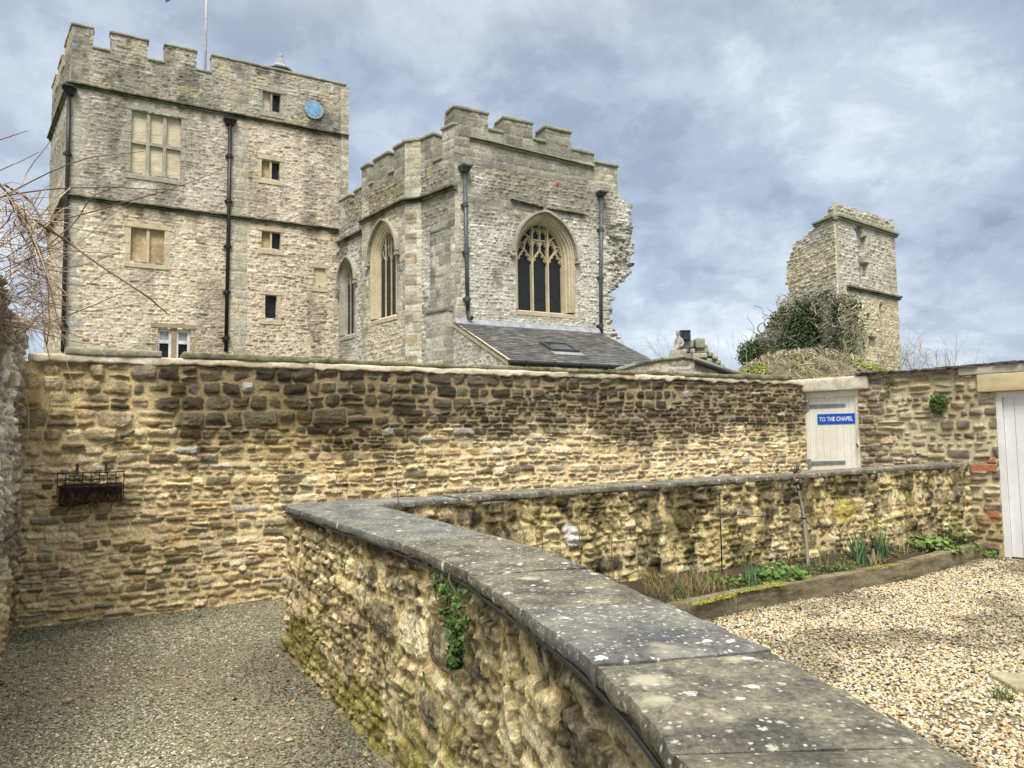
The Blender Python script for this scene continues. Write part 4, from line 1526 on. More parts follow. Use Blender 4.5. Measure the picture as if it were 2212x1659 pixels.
CREN = [(TF.uv(200, 90)[0], TF.uv(239, 95)[0]), (TF.uv(319, 115)[0], TF.uv(356, 125)[0]), (TF.uv(424, 140)[0], TF.uv(458, 145)[0])]
UASH = (TF.uv(505, 600)[0], TF.uv(530, 600)[0])
WBIG = (TF.uv(283, 300)[0], TF.uv(391, 310)[0], TF.uv(336, 379)[1], TF.uv(336, 246)[1])
WLOW = (TF.uv(282, 530)[0], TF.uv(356, 535)[0], TF.uv(320, 566)[1], TF.uv(320, 495)[1])
WSASH = (TF.uv(339, 730)[0], TF.uv(411, 735)[0], TF.uv(375, 790)[1], TF.uv(375, 710)[1])
WS = []
for (x0, y0, x1, y1) in ((567, 200, 606, 241), (565, 347, 605, 386), (565, 501, 606, 537), (572, 638, 598, 688), (678, 580, 703, 618)):
    a_, b_ = TF.uv(x0, (y0 + y1) / 2), TF.uv(x1, (y0 + y1) / 2)
    WS.append((a_[0], b_[0], TF.uv((x0 + x1) / 2, y1)[1], TF.uv((x0 + x1) / 2, y0)[1]))
HOLES = [WBIG, WLOW, WSASH] + WS


def col_tower(U, V, g, a):
    low = [(.66, .59, .44), (.60, .525, .38), (.70, .64, .50), (.54, .475, .345), (.64, .55, .37), (.40, .33, .24), (.62, .565, .45), (.34, .25, .175)]
    grey = [(.44, .415, .345), (.37, .35, .29), (.50, .475, .395), (.31, .295, .245), (.42, .395, .315), (.53, .50, .41)]
    brown = [(.64, .57, .43), (.42, .345, .25), (.67, .61, .49), (.31, .245, .18), (.56, .49, .36), (.61, .53, .38), (.26, .205, .155), (.49, .41, .30)]
    Cl = stonecol(g, low, (.61, .545, .41), var=.42)
    Cg = stonecol(g, grey, (.48, .44, .34), var=.45)
    Cb = stonecol(g, brown, (.61, .545, .41), var=.42)
    n = fbm(U * .6, V * .6, 210, 4)
    up = sst(VUP - .1, VUP + .05, V)
    mid = sst(VLO - .05, VLO + .08, V) * (1 - up)
    right = sst(UASH[0] + .2, UASH[1] + .1, U)
    C = lerp(Cl, Cb, np.clip(right * (1 - up) + .5 * sst(.52, .66, n) * (1 - up), 0, 1))
    C = lerp(C, Cg * 1.02 + .01, mid * (.85 * (1 - right) + .18 * right))
    C = lerp(C, Cg * .84, up)
    pt_ = sst(.56, .66, fbm(U * .8 + 5, V * .8, 216, 4)) * (1 - up) * (1 - .7 * mid)
    k_ = (g['r'][..., 3] < .45) & (g['st'] > .5)
    C = C * np.array([1.04, 1.03, 1.06])
    st_ = sst(.50, .66, fbm(U * 1.7, V * .35, 218, 4)) * sst(.44, .6, fbm(U * .5, V * .5, 219, 3)) * .35
    C = C * (1 - st_)[..., None]
    C = np.where(k_[..., None], lerp(C, C * np.array([.62, .55, .48]), pt_), C)
    dk = sst(.50, .68, fbm(U * 1.1, V * .5, 211, 5, .6)) * (.55 * up + .35 * mid)
    C = C * (1 - dk)[..., None]
    # dark green run-off below the string courses and beside the pipe
    run = (sst(VLO - .8, VLO, V) * (V < VLO) * sst(.5, .64, fbm(U * 3, V * .5, 212, 3)) + sst(VUP - .5, VUP, V) * (V < VUP) * sst(.5, .64, fbm(U * 3, V * .5, 213, 3)) * .6)
    C = C * lerp(one, np.array([.50, .48, .38]), np.clip(run, 0, 1)[..., None])
    lichen = sst(.60, .70, fbm(U * 2.1, V * 2.1, 214, 4)) * up * .5
    C = lerp(C, np.array([.47, .41, .22]), lichen)
    if a is not None:
        bl = stonecol(g, [(.45, .42, .335), (.39, .37, .30), (.50, .47, .37), (.42, .41, .36), (.47, .42, .31)], (.50, .46, .36), var=.2)
        C = np.where(a[..., None], bl * (1 - .25 * up - .5 * dk)[..., None], C)
    return C


def ash_tower(U, V):
    j = .10 * np.sign(np.sin(V * 9.2))
    return ((U > UASH[0] - .1 + j) & (U < UASH[1] + .05)) | (U < .42 + j) | (U > TF.L - .38 + j)


def keep_tower(U, V, g):
    k = V < VT
    for (a_, b_) in CREN:
        k &= ~((U > a_) & (U < b_) & (V > VB))
    for (a_, b_, c_, d_) in HOLES:
        k &= ~((U > a_) & (U < b_) & (V > c_) & (V < d_))
    return k


slab('wall', TF.P, 0, TF.L, 2.0, VT + .02, .032, pat_far(col_tower, 201, ash=ash_tower), M['stone_far'], th, keep=keep_tower, thick=.42)
VTS = VT


def keep_ts(U, V, g):
    k = V < VT
    for (a_, b_) in ((1.3, 1.9), (3.1, 3.8)):
        k &= ~((U > a_) & (U < b_) & (V > VB))
    return k


slab('wall', TS.P, 0, TS.L, 2.0, VT, .045, pat_far(lambda U, V, g, a: col_tower(U * 0 + 2.0, V, g, a), 205, ash=lambda U, V: (U > TS.L - .45)), M['stone_far'], th, keep=keep_ts, thick=.42)
core = MB()
qn = TF.n * -.43
back = TB + (TS.O - TA)
ring = [TA + qn + TF.d * .45, TB + qn - TF.d * .02, back, TS.O + TF.d * .45]
core.prism([(p[0], p[1], .0) for p in ring], (0, 0, VB - .5))
core.build('roof', M['core'], th)  # unseen solid core added inside the walls so no light shows through
# right-hand corner: a shallow clasping buttress that rises above the parapet
bu = TF.uv(735, 400)[0]
CB_ = Fr(TF.P(bu, 0, .03)[:2], d=TF.d)
bw_ = TF.uv(752, 400)[0] - bu
slab('corner_buttress', lambda U, V, W_: CB_.P(U, V, W_ + .02), 0, bw_, 2.0, TF.uv(745, 190)[1], .04, pat_far(lambda U, V, g, a: stonecol(g, [(.40, .37, .29), (.46, .42, .32), (.35, .33, .26)], (.48, .44, .34)), 207, ash=lambda U, V: U > -1), M['stone_far'], th, thick=.5)
for (v, sd_) in ((VUP, 1), (VLO, 2)):
    string_course(TF, ((-.14, v), (TF.L + .12, v)), th, seed=sd_)
    string_course(TS, ((0, v), (TS.L + .05, v)), th, seed=sd_ + 5)
# coping stones on merlons and crenels
edges = [0.0]
for a_, b_ in CREN:
    edges += [a_, b_]
edges.append(TF.L)
for i in range(len(edges) - 1):
    a_, b_ = edges[i], edges[i + 1]
    v = VT if i % 2 == 0 else VB
    n = max(1, int((b_ - a_) / 1.25))
    for j in range(n):
        cap(TF, a_ + (b_ - a_) * j / n - (.04 if (i % 2 == 0 and j == 0) else -.004), a_ + (b_ - a_) * (j + 1) / n + (.04 if (i % 2 == 0 and j == n - 1) else -.004), v, th, seed=i * 9 + j, th=.085)
for (a_, b_, v) in ((0, 1.3, VT), (1.3, 1.9, VB), (1.9, 3.1, VT), (3.1, 3.8, VB), (3.8, TS.L - .05, VT)):
    cap(TS, a_, b_, v, th, seed=int(a_ * 10) + 50, th=.085)
# windows
rect_window(TF, *WBIG, th, [['panel_cream'] * 3, ['panel_cream'] * 3], sur=.14, dep=.13, mull=.055, mat_s='ashlar_far', label='large six-light mullioned window blocked with cream stone')
rect_window(TF, *WLOW, th, ['panel_stained', 'panel_stained'], sur=.17, dep=.14, label='two-light blocked window with brown-stained panels')
rect_window(TF, *WS[0], th, ['panel_cream', 'glass_dark'], sur=.12, mat_s='ashlar_far', mull=.035)
rect_window(TF, *WS[1], th, ['panel_stained', 'glass_dark'], sur=.11, mull=.035)
rect_window(TF, *WS[2], th, ['panel_stained', 'glass_dark'], sur=.11, mull=.035)
rect_window(TF, *WS[3], th, ['glass_dark'], sur=.14, label='single-light dark window')
rect_window(TF, *WS[4], th, ['panel_cream'], sur=.09, dep=.06, label='small blocked opening without glass')
a_, b_, c_, d_ = WSASH
sw = rect_window(TF, a_, b_, c_, d_, th, ['glass_dark', 'glass_dark'], sur=.16, dep=.20, mat_s='ashlar_brown', mull=.07, label='white-framed window just above the garden wall')
for (x0, x1) in ((a_, (a_ + b_) / 2 - .07), ((a_ + b_) / 2 + .07, b_)):
    f_ = MB()
    t_ = .085
    f_.box(TF, x0, x0 + t_, c_, d_, -.19, -.09)
    f_.box(TF, x1 - t_, x1, c_, d_, -.19, -.09)
    f_.box(TF, x0 + t_, x1 - t_, d_ - t_ * 1.2, d_, -.19, -.09)
    vm = TF.uv(375, 738)[1]
    f_.box(TF, x0 + t_, x1 - t_, vm - .06, vm + .05, -.19, -.10)
    f_.box(TF, x0 + t_ + .0, x1 - t_, vm - .75, vm - .60, -.19, -.10)
    f_.build('frame', M['white_paint'], sw)
    bl = MB()
    bl.box(TF, x0 + t_, x1 - t_, vm + .05, d_ - t_ * 1.2, -.16, -.15)
    bl.build('blind', mat('grey roller blind', (.42, .45, .44), var=.05), sw)
# drainpipes
drainpipe(TF, [TF.uv(149, 205, .11), TF.uv(147, 330, .11), TF.uv(139, 600, .11), TF.uv(136, 760, .11)], th, M['iron_black'], r=.065, hop=(.19, .19, .12), collars=3)
drainpipe(TF, [TF.uv(497, 270, .11), TF.uv(494, 470, .11), TF.uv(488, 760, .11)], th, M['iron_black'], r=.068, hop=(.20, .17, .12), collars=5)
ad = MB()
q = TF.uv(149, 190, .1)
ad.box(TF, q[0] - .16, q[0] + .14, q[1] - .02, q[1] + .05, .1, .34)
ad.tube([TF.P(q[0] - .05, q[1] + .12, .15), TF.P(q[0] - .05, q[1] - .06, .22)], .04, 8)
ad.build('security_lamp', M['iron_black'], th)
# clock
cu_, cv_ = TF.uv(677.5, 238)
rad = (TF.uv(698, 240)[0] - TF.uv(657, 236)[0]) / 2
ck = sub('clock', th)


def disc(fr, u_, v_, r, w0, w1, n=40, r_in=0.0):
    m = MB()
    A = [2 * math.pi * i / n for i in range(n)]
    if r_in <= 0:
        m.prism([fr.P(u_ + r * math.cos(t), v_ + r * math.sin(t), w0) for t in A], tuple(np.array([*(fr.n * (w1 - w0)), 0])))
    else:
        vs_ = [fr.P(u_ + q * math.cos(t), v_ + q * math.sin(t), w) for (q, w) in ((r_in, w0), (r, w0), (r, w1), (r_in, w1)) for t in A]
        fs_ = [(k * n + i, k * n + (i + 1) % n, ((k + 1) % 4) * n + (i + 1) % n, ((k + 1) % 4) * n + i) for k in range(4) for i in range(n)]
        m.add(vs_, fs_)
    return m


disc(TF, cu_, cv_, rad, .0, .07).build('clock_ring', M['clock_ring'], ck)
disc(TF, cu_, cv_, rad * .66, .06, .078).build('clock_face', M['blue_clock'], ck)
M['numeral'] = mat('clock numeral', (.46, .50, .46), var=.1)
for i in range(12):
    nm = MB()
    t = 2 * math.pi * i / 12
    for rr_ in (rad * .72,):
        c0 = np.array([math.sin(t), math.cos(t)])
        pth = [(cu_ + c0[0] * rad * .72, cv_ + c0[1] * rad * .72), (cu_ + c0[0] * rad * .92, cv_ + c0[1] * rad * .92)]
        nm.sweep(TF, pth, rad * (.035 if i % 3 else .055), .069, .075)
    nm.build('numeral_mark', M['numeral'], ck)

hd_ = MB()
t1, t2 = math.radians(132), math.radians(8)
hd_.sweep(TF, [(cu_ - math.sin(t1) * rad * .12, cv_ - math.cos(t1) * rad * .12), (cu_ + math.sin(t1) * rad * .80, cv_ + math.cos(t1) * rad * .80)], rad * .035, .08, .095)
hd_.sweep(TF, [(cu_, cv_), (cu_ + math.sin(t2) * rad * .50, cv_ + math.cos(t2) * rad * .50)], rad * .05, .08, .092)
hd_.sweep(TF, [(cu_ + math.sin(t2) * rad * .36 + rad * .08 * math.cos(t), cv_ + math.cos(t2) * rad * .36 + rad * .08 * math.sin(t)) for t in np.linspace(0, 6.28, 10)], rad * .03, .08, .092)
hd_.build('clock_hand', M['gilt'], ck)
# pointed cupola just showing over the parapet
cp = at_depth(605, 152, 33.0)
pt = at_depth(599, 117, 33.0)
hgt_ = pt[2] - cp[2]
M['cupola'] = mat('grey lead roof', (.30, .31, .34), var=.2, scale=3, rough=.6)
m = MB()
wq = .56
m.lathe((cp[0], cp[1], cp[2] - 1.2), [(wq * .75, 0), (wq * .75, 1.14)], 8)
m.lathe(cp, [(wq * 1.02, -.05), (wq, .02), (wq * .55, hgt_ * .28), (wq * .30, hgt_ * .60), (wq * .22, hgt_ * .70), (wq * .20, hgt_ * .88), (.02, hgt_ * 1.05)], 8)
m.build('cupola', M['cupola'], th)
# flagpole with the flag just dipping into view
fp = at_depth(443, 160, 30.5)
fq = at_depth(443, -95, 30.5)
pole = empty('flagpole', (fp[0], fp[1], VB - .5), 'slim pale flagpole rising behind the tower battlements', 'flagpole')
m = MB()
m.tube([(fp[0], fp[1], VB - .55), (fp[0], fp[1], fp[2] + 2), (fp[0] - .0, fp[1], fq[2])], [.062, .055, .035], 10)
m.build('pole', M['flag_pole'], pole, smooth=True)
fx = at_depth(366, 3, 30.5)
fl = MB()
top = np.array([fp[0], fp[1], fq[2] - .1])
gu, gv = 16, 10
vs_ = []
for i in range(gu):
    for j in range(gv):
        s_, t_ = i / (gu - 1), j / (gv - 1)
        x = top[0] - .04 - s_ * (top[0] - fx[0] + .18)
        z = top[2] - .1 - t_ * 1.05 - s_ * (top[2] - 1.15 - fx[2]) * (.55 + .45 * s_)
        y = top[1] + .12 * math.sin(s_ * 7 + t_ * 1.5)
        vs_.append((x, y, z))
fs_ = [(i * gv + j, i * gv + j + 1, (i + 1) * gv + j + 1, (i + 1) * gv + j) for i in range(gu - 1) for j in range(gv - 1)]
cols = [(.03, .06, .30) if (k % gv) in (0, 1, 2, 7, 8, 9) else (.7, .7, .72) for k in range(len(vs_))]
fl.add(vs_, fs_)
fl.c = cols
fl.build('flag', mat('flag cloth', None, attr=True, var=.08, scale=3), pole, smooth=True, col=True)

# ------------------------------------------------------------------ the chapel
CA = np.array([-1.70, 22.5])
CG = Fr(CA, d=(.876, .482))
p3, p2a, p2b, p1a = np.array([-2.87, 23.66]), np.array([-3.43, 23.80]), np.array([-5.32, 26.15]), np.array([-5.30, 26.55])
p0 = np.array([-6.62, 28.25])
S1, S2, S3, S4 = Fr(p0, p1a), Fr(p2b, p2a), Fr(p2a, p3), Fr(p3, CA)
ch = empty('chapel', (*CA, 0), 'grey stone battlemented chapel with pointed traceried windows and a broken masonry edge on its right', 'chapel')
gtop = [CG.uv(*p)[1] for p in ((988, 235), (1053, 245), (1087, 253), (1149, 268), (1178, 280), (1233, 293))]
gbot = [CG.uv(*p)[1] for p in ((1053, 277), (1088, 290), (1149, 303), (1178, 312))]
print('GABLE tops', gtop, gbot, 'step', CG.uv(1233, 327), CG.uv(1283, 333), CG.uv(1283, 347), CG.uv(1333, 366), 'string', CG.uv(1015, 298), CG.uv(1168, 337), CG.uv(1280, 363))
GT_, GB_ = np.mean(gtop), np.mean(gbot)
gc = [(CG.uv(1053, 260)[0], CG.uv(1088, 270)[0], GB_), (CG.uv(1149, 285)[0], CG.uv(1178, 290)[0], GB_), (CG.uv(1233, 310)[0], CG.uv(1283, 315)[0], CG.uv(1258, 330)[1])]
UST = CG.uv(1283, 340)[0]
VST = CG.uv(1308, 357)[1]
edge_px = [(1333, 366), (1336, 412), (1345, 428), (1353, 434), (1364, 446), (1361, 470), (1365, 486), (1362, 510), (1366, 535), (1361, 560), (1364, 586), (1352, 592), (1343, 607), (1336, 612), (1326, 625), (1318, 630), (1318, 700), (1325, 712), (1334, 730), (1334, 790)]
EDGE = np.array([CG.uv(*p) for p in edge_px])
# the big window: find the depth at which glazing and moulding share one centre
best = None
for dep in np.linspace(.3, 1.1, 81):
    i0, i1 = CG.uv(1120.5, 600, -dep)[0], CG.uv(1206.5, 610, -dep)[0]
    o0, o1 = CG.uv(1113, 600)[0], CG.uv(1241.5, 610)[0]
    e_ = abs((i0 + i1) / 2 - (o0 + o1) / 2)
    if best is None or e_ < best[0]:
        best = (e_, dep, (i0 + i1) / 2, (i1 - i0) / 2, (o1 - o0) / 2)
_, BW_D, BW_U, BW_A, BW_O = best
BW_A += .125
BW_OFF = BW_O - BW_A
BW_V0 = CG.uv(1163, 674, -BW_D)[1]
BW_AP = CG.uv(1168, 486, -BW_D)[1]
BW_VS = CG.uv(1119, 553, -BW_D)[1]
print('BIGWIN dep', BW_D, 'u', BW_U, 'a', BW_A, 'off', BW_OFF, 'sill', BW_V0, 'spring', BW_VS, 'apex', BW_AP)
BW_R = BW_AP - BW_VS


def col_chapel(U, V, g, a, seed=230, dark=.0, warm=0.0):
    pal = [(.53, .51, .45), (.47, .45, .39), (.60, .575, .51), (.40, .385, .335), (.55, .52, .44), (.65, .63, .56), (.36, .345, .30)]
    C = stonecol(g, pal, (.55, .525, .45), var=.38)
    n = fbm(U * .9, V * .55, seed, 5, .6)
    dk = sst(.46, .70, n + .20 * sst(7.8, 10.6, V) - .05 + dark)
    C = C * lerp(one, np.array([.50, .48, .45]), dk[..., None])
    pale = sst(.56, .68, fbm(U * 1.6, V * .8, seed + 1, 4)) * (1 - sst(7.0, 9.5, V))
    C = lerp(C, np.array([.62, .59, .52]) * (1 + .5 * g['nz'])[..., None], pale * .5)
    C = C * lerp(one, np.array([1.04, .95, .76]), np.asarray(warm)[..., None] if np.ndim(warm) else warm)
    li = sst(.56, .68, fbm(U * 2.4, V * 2.4, seed + 2, 4)) * sst(9.6, 10.6, V) * .75
    C = lerp(C, np.array([.40, .385, .20]) * (1 + g['nz'])[..., None], li)
    if a is not None:
        bl = stonecol(g, [(.42, .40, .33), (.48, .45, .36), (.37, .355, .30), (.52, .49, .40)], (.52, .48, .38), var=.2) * (1 - .4 * dk)[..., None]
        C = np.where(a[..., None], bl, C)
    return C


def ash_gable(U, V):
    j = .13 * np.sign(np.sin(V * 9.0))
    return (U < .34 + j) | (V > 10.25) | ((V > 8.9) & (fbm(U * .8, V * .8, 260, 3) > .56)) | in_arch(U, V, BW_U, BW_A, BW_VS, BW_R, BW_V0 - .3, BW_OFF + .16 + j * .6)


def keep_gable(U, V, g):
    uc, vc = g['cu'], g['cv']
    eu = np.interp(vc, EDGE[::-1, 1], EDGE[::-1, 0])
    k = (U < EDGE[0, 0]) & (V < GT_) & ((V > EDGE[1, 1]) | True)
    k = np.where(V < EDGE[1, 1], uc < eu + .02, U < EDGE[0, 0])
    k &= V < np.where(U > UST, VST, GT_)
    for (a_, b_, v) in gc:
        k &= ~((U > a_) & (U < b_) & (V > v))
    k &= ~in_arch(U, V, BW_U, BW_A, BW_VS, BW_R, BW_V0 - .2, BW_OFF - .01)
    return k


def pat_gable(U, V):
    f = pat_far(lambda U, V, g, a: col_chapel(U, V, g, a, 230), 221, ch=(.075, .16), asp=(1.0, 2.6), ash=ash_gable)
    g, C = f(U, V)
    # ragged toothed masonry where a wall has been torn away
    rg_ = sst(EDGE[0, 0] - .7, EDGE[0, 0] - .2, U) * (1 - sst(8.9, 9.3, V))
    g['H'] = g['H'] + rg_ * (.16 * (g['r'][..., 5] - .4) + .10 * (fbm(U * 2, V * 2, 262, 3) - .5))
    C = C * (1 - .28 * rg_)[..., None]
    wv_, uv_ = CG.uv(1204, 400), None
    k = (np.abs(U - wv_[0]) < .075) & (np.abs(V - wv_[1]) < .075)
    C = np.where(k[..., None], np.array([.33, .085, .06]), C)
    return g, C


slab('wall', CG.P, 0, EDGE[:, 0].max() + .05, 2.0, GT_ + .01, .027, pat_gable, M['stone_far'], ch, keep=keep_gable, thick=.75)
edges = [0.0] + [q for g_ in gc for q in g_[:2]]
for i in range(len(edges) - 1):
    a_, b_ = edges[i], edges[i + 1]
    v = GT_ if i % 2 == 0 else gc[i // 2][2]
    cap(CG, a_ - .05 if i % 2 == 0 else a_, b_ + .05 if i % 2 == 0 else b_, v, ch, w0=-.6, w1=.06, th=.10, seed=80 + i)
cap(CG, UST, EDGE[0, 0] + .06, VST, ch, w0=-.6, w1=.07, th=.09, seed=88)
gs = [CG.uv(1013, 299), CG.uv(1168, 337), CG.uv(1281, 363)]
string_course(CG, (gs[0], gs[2]), ch, hw=.075, prj=.12, mat_='grey_cap', seed=20)
lab = [CG.uv(1102, 432), CG.uv(1172, 451), CG.uv(1180, 452), CG.uv(1262, 465)]
string_course(CG, (lab[0], lab[1]), ch, hw=.035, prj=.12, seed=21, name='drip_mould')
string_course(CG, (lab[2], lab[3]), ch, hw=.035, prj=.10, seed=22, name='drip_mould')
gothic(CG, BW_U, BW_A, BW_VS, BW_R, BW_V0, BW_OFF, BW_D, ch, (M['ashlar_warm'], M['ashlar_far'], M['ashlar_warm']))
drainpipe(CG, [CG.uv(1004, 372, .11), CG.uv(1008, 560, .11), CG.uv(1010.5, 676, .11)], ch, M['iron_grey'], r=.062, hop=(.16, .14, .14), shoe=True, collars=3)
drainpipe(CG, [CG.uv(1299, 424, .11), CG.uv(1298, 600, .11), CG.uv(1298.5, 735, .11)], ch, M['iron_grey'], r=.062, hop=(.15, .10, .13), collars=3)
# side walls
VS4 = S4.uv(940, 412)[1]
print('side string', [S4.uv(985, 402), S4.uv(912, 431), S3.uv(893, 435), S2.uv(870, 436), S2.uv(782, 482), S1.uv(735, 530), S1.uv(778, 498)])
print('side tops', S4.uv(972, 281), S4.uv(922, 303), S4.uv(945, 348), S3.uv(890, 316), S2.uv(860, 318), S2.uv(823, 336), S2.uv(784, 367), S2.uv(843, 374), S2.uv(800, 403), S1.uv(745, 428))
VSS, VST2, VSB = 9.45, 11.42, 10.66


def side_wall(fr, seed, crens, top, strv, win=None, ash=None, v0=2.0, warm=.0, dark=0.0, cap_seed=0, butt=None):
    def keep(U, V, g):
        k = V < top
        for (a_, b_, v) in crens:
            k &= ~((U > a_) & (U < b_) & (V > v))
        if win:
            k &= ~in_arch(U, V, *win[:4], win[4] - .2, win[5] - .01)
        return k
    slab('wall', fr.P, 0, fr.L, v0, top, .03, pat_far(lambda U, V, g, a: col_chapel(U, V, g, a, 230 + seed, dark, warm), 240 + seed, ch=(.08, .17), asp=(1.0, 2.6), ash=ash), M['stone_far'], ch, keep=keep, thick=.6)
    ee = [0.0] + [q for c in crens for q in c[:2]] + [fr.L]
    for i in range(len(ee) - 1):
        if ee[i + 1] - ee[i] < .05:
            continue
        v = top if i % 2 == 0 else crens[i // 2][2]
        cap(fr, ee[i] - (.04 if i % 2 == 0 else -.0), ee[i + 1] + (.04 if i % 2 == 0 else 0), v, ch, w0=-.5, w1=.06, th=.10, seed=cap_seed + i)
    string_course(fr, ((-.06, strv), (fr.L + .08, strv)), ch, hw=.085, prj=.17, seed=seed)


jag = lambda V: .12 * np.sign(np.sin(V * 9.4))
side_wall(S4, 1, [(S4.uv(936, 330)[0], S4.uv(956, 320)[0], S4.uv(945, 348)[1])], VST2 + .02, VSS, ash=lambda U, V: (U > S4.L - .40 + jag(V)) | (V > 10.4), cap_seed=120)
c3 = np.array([.30, .25, .17])


def col_diag(U, V, g, a):
    C = col_chapel(U, V, g, None, 236)
    alt = (np.sin(V * 9.4) > -.15) & (U < .40) & (V < VSS)
    bl = np.array([.35, .30, .215]) * (.8 + .4 * g['r'][..., 1])[..., None] * (1 + g['nz'])[..., None]
    return np.where(alt[..., None], bl, lerp(C, np.array([.56, .51, .38]), .5))


slab('wall', S3.P, 0, S3.L, 2.0, VST2 + .02, .03, pat_far(col_diag, 246, ash=lambda U, V: (V > VSS) | (U > -1)), M['stone_far'], ch, thick=.6)
cap(S3, -.05, S3.L + .05, VST2 + .02, ch, w0=-.5, w1=.06, th=.11, seed=140)
string_course(S3, ((-.08, VSS), (S3.L + .08, VSS)), ch, hw=.085, prj=.17, seed=33)
# window in wall 2
best = None
for dep in np.linspace(.2, .21, 2):
    i0, i1 = S2.uv(822, 590, -dep)[0], S2.uv(858, 590, -dep)[0]
    o0, o1 = S2.uv(801, 590)[0], S2.uv(859, 590)[0]
    e_ = abs((i0 + i1) / 2 - (o0 + o1) / 2)
    if best is None or e_ < best[0]:
        best = (e_, dep, (i0 + i1) / 2, (i1 - i0) / 2, (o1 - o0) / 2)
_, d2, u2, a2, o2 = best
print('W2', best, 'L', S2.L)
v2_0, v2_s, v2_a = S2.uv(840, 684, -d2)[1], S2.uv(840, 556, -d2)[1], S2.uv(838, 505, -d2)[1]
W2 = (u2, a2, v2_s, max(v2_a - v2_s, .5), v2_0, o2 - a2)
print('W2 v', v2_0, v2_s, v2_a)
side_wall(S2, 2, [(S2.uv(797, 400)[0], S2.uv(808, 398)[0], VSB), (S2.uv(839, 375)[0], S2.uv(852, 370)[0], VSB)], VST2, VSS, win=W2, warm=.7,
          ash=lambda U, V: (U > S2.L - .28 + jag(V)) | (U < .35 + jag(V)) | (V > 10.4) | in_arch(U, V, W2[0], W2[1], W2[2], W2[3], W2[4] - .3, W2[5] + .15 + jag(V) * .5), cap_seed=150)
gothic(S2, *W2, d2, ch, (M['ashlar_warm'], M['ashlar_far'], M['ashlar_warm']), seed=2, tp=.012, k=.42)
# wall 1, next to the tower
best = None
for dep in np.linspace(.2, .21, 2):
    i0, i1 = S1.uv(750, 640, -dep)[0], S1.uv(774, 640, -dep)[0]
    o0, o1 = S1.uv(741, 640)[0], S1.uv(775, 640)[0]
    e_ = abs((i0 + i1) / 2 - (o0 + o1) / 2)
    if best is None or e_ < best[0]:
        best = (e_, dep, (i0 + i1) / 2, (i1 - i0) / 2, (o1 - o0) / 2)
_, d1, u1_, a1, o1 = best
print('W1', best, 'L', S1.L)
v1_0, v1_s, v1_a = S1.uv(760, 722, -d1)[1], S1.uv(762, 612, -d1)[1], S1.uv(762, 572, -d1)[1]
W1 = (u1_, a1, v1_s, max(v1_a - v1_s, .5), v1_0, o1 - a1)
side_wall(S1, 3, [(S1.uv(757, 430)[0], S1.uv(766, 430)[0], S1.uv(762, 437)[1])], S1.uv(748, 428)[1], S1.uv(757, 515)[1], win=W1, dark=.06, ash=lambda U, V: in_arch(U, V, W1[0], W1[1], W1[2], W1[3], W1[4] - .3, W1[5] + .12), cap_seed=160)
gothic(S1, *W1, d1, ch, (M['ashlar_far'], M['ashlar_far'], M['ashlar_far']), seed=3, tp=.012, k=.42)
# buttress on the side wall: two stages with weathered slopes
BU0, BU1 = S4.uv(938, 600)[0], S4.uv(974, 600)[0]
VB1, VB2 = S4.uv(955, 500)[1], S4.uv(955, 676)[1]
pal_b = lambda U, V, g, a: stonecol(g, [(.36, .345, .29), (.42, .40, .33), (.30, .29, .25), (.46, .43, .35)], (.46, .43, .34), var=.25) * (1 - .35 * sst(.5, .66, fbm(U * 1.4, V * .8, 270, 4)))[..., None]
slab('buttress', lambda U, V, W_: S4.P(U, V, W_ + .16), BU0, BU1, VB2, VB1, .03, pat_far(pal_b, 271, ash=lambda U, V: U > -9), M['stone_far'], ch, thick=.2)
slab('buttress', lambda U, V, W_: S4.P(U, V, W_ + .30), BU0 - .04, BU1 + .10, 2.0, VB2, .03, pat_far(pal_b, 272, ash=lambda U, V: U > -9), M['stone_far'], ch, thick=.34)
m = MB()
for (a_, b_, v, w, h) in ((BU0, BU1, VB1, .19, .36), (BU0 - .06, BU1 + .12, VB2, .36, .20)):
    m.hexa([S4.P(*q) for q in ((a_, v - .02, -.02), (b_, v - .02, -.02), (b_, v + h, -.02), (a_, v + h, -.02), (a_, v - .02, w), (b_, v - .02, w), (b_, v + .05, w), (a_, v + .05, w))])
m.build('buttress_weathering', mat('dark weathering stone', (.15, .145, .125), var=.3, scale=4, fine=20, col2=(.26, .25, .20), bump=.4, bscale=20), ch)
# core closes the chapel behind the wall faces
core = MB()
n_in = lambda fr: -fr.n * .62
far = CG.O + CG.d * 5.6 - CG.n * 7.0
ring = [CA + np.array([-.25, .75]), CG.P(5.5, 0, -.78)[:2], far, p0 + np.array([1.2, .8]), p1a + np.array([.62, .35]), p2a + np.array([.55, .6])]
core.prism([(p[0], p[1], 0.0) for p in ring], (0, 0, 9.2))
core.build('roof', M['core'], ch)

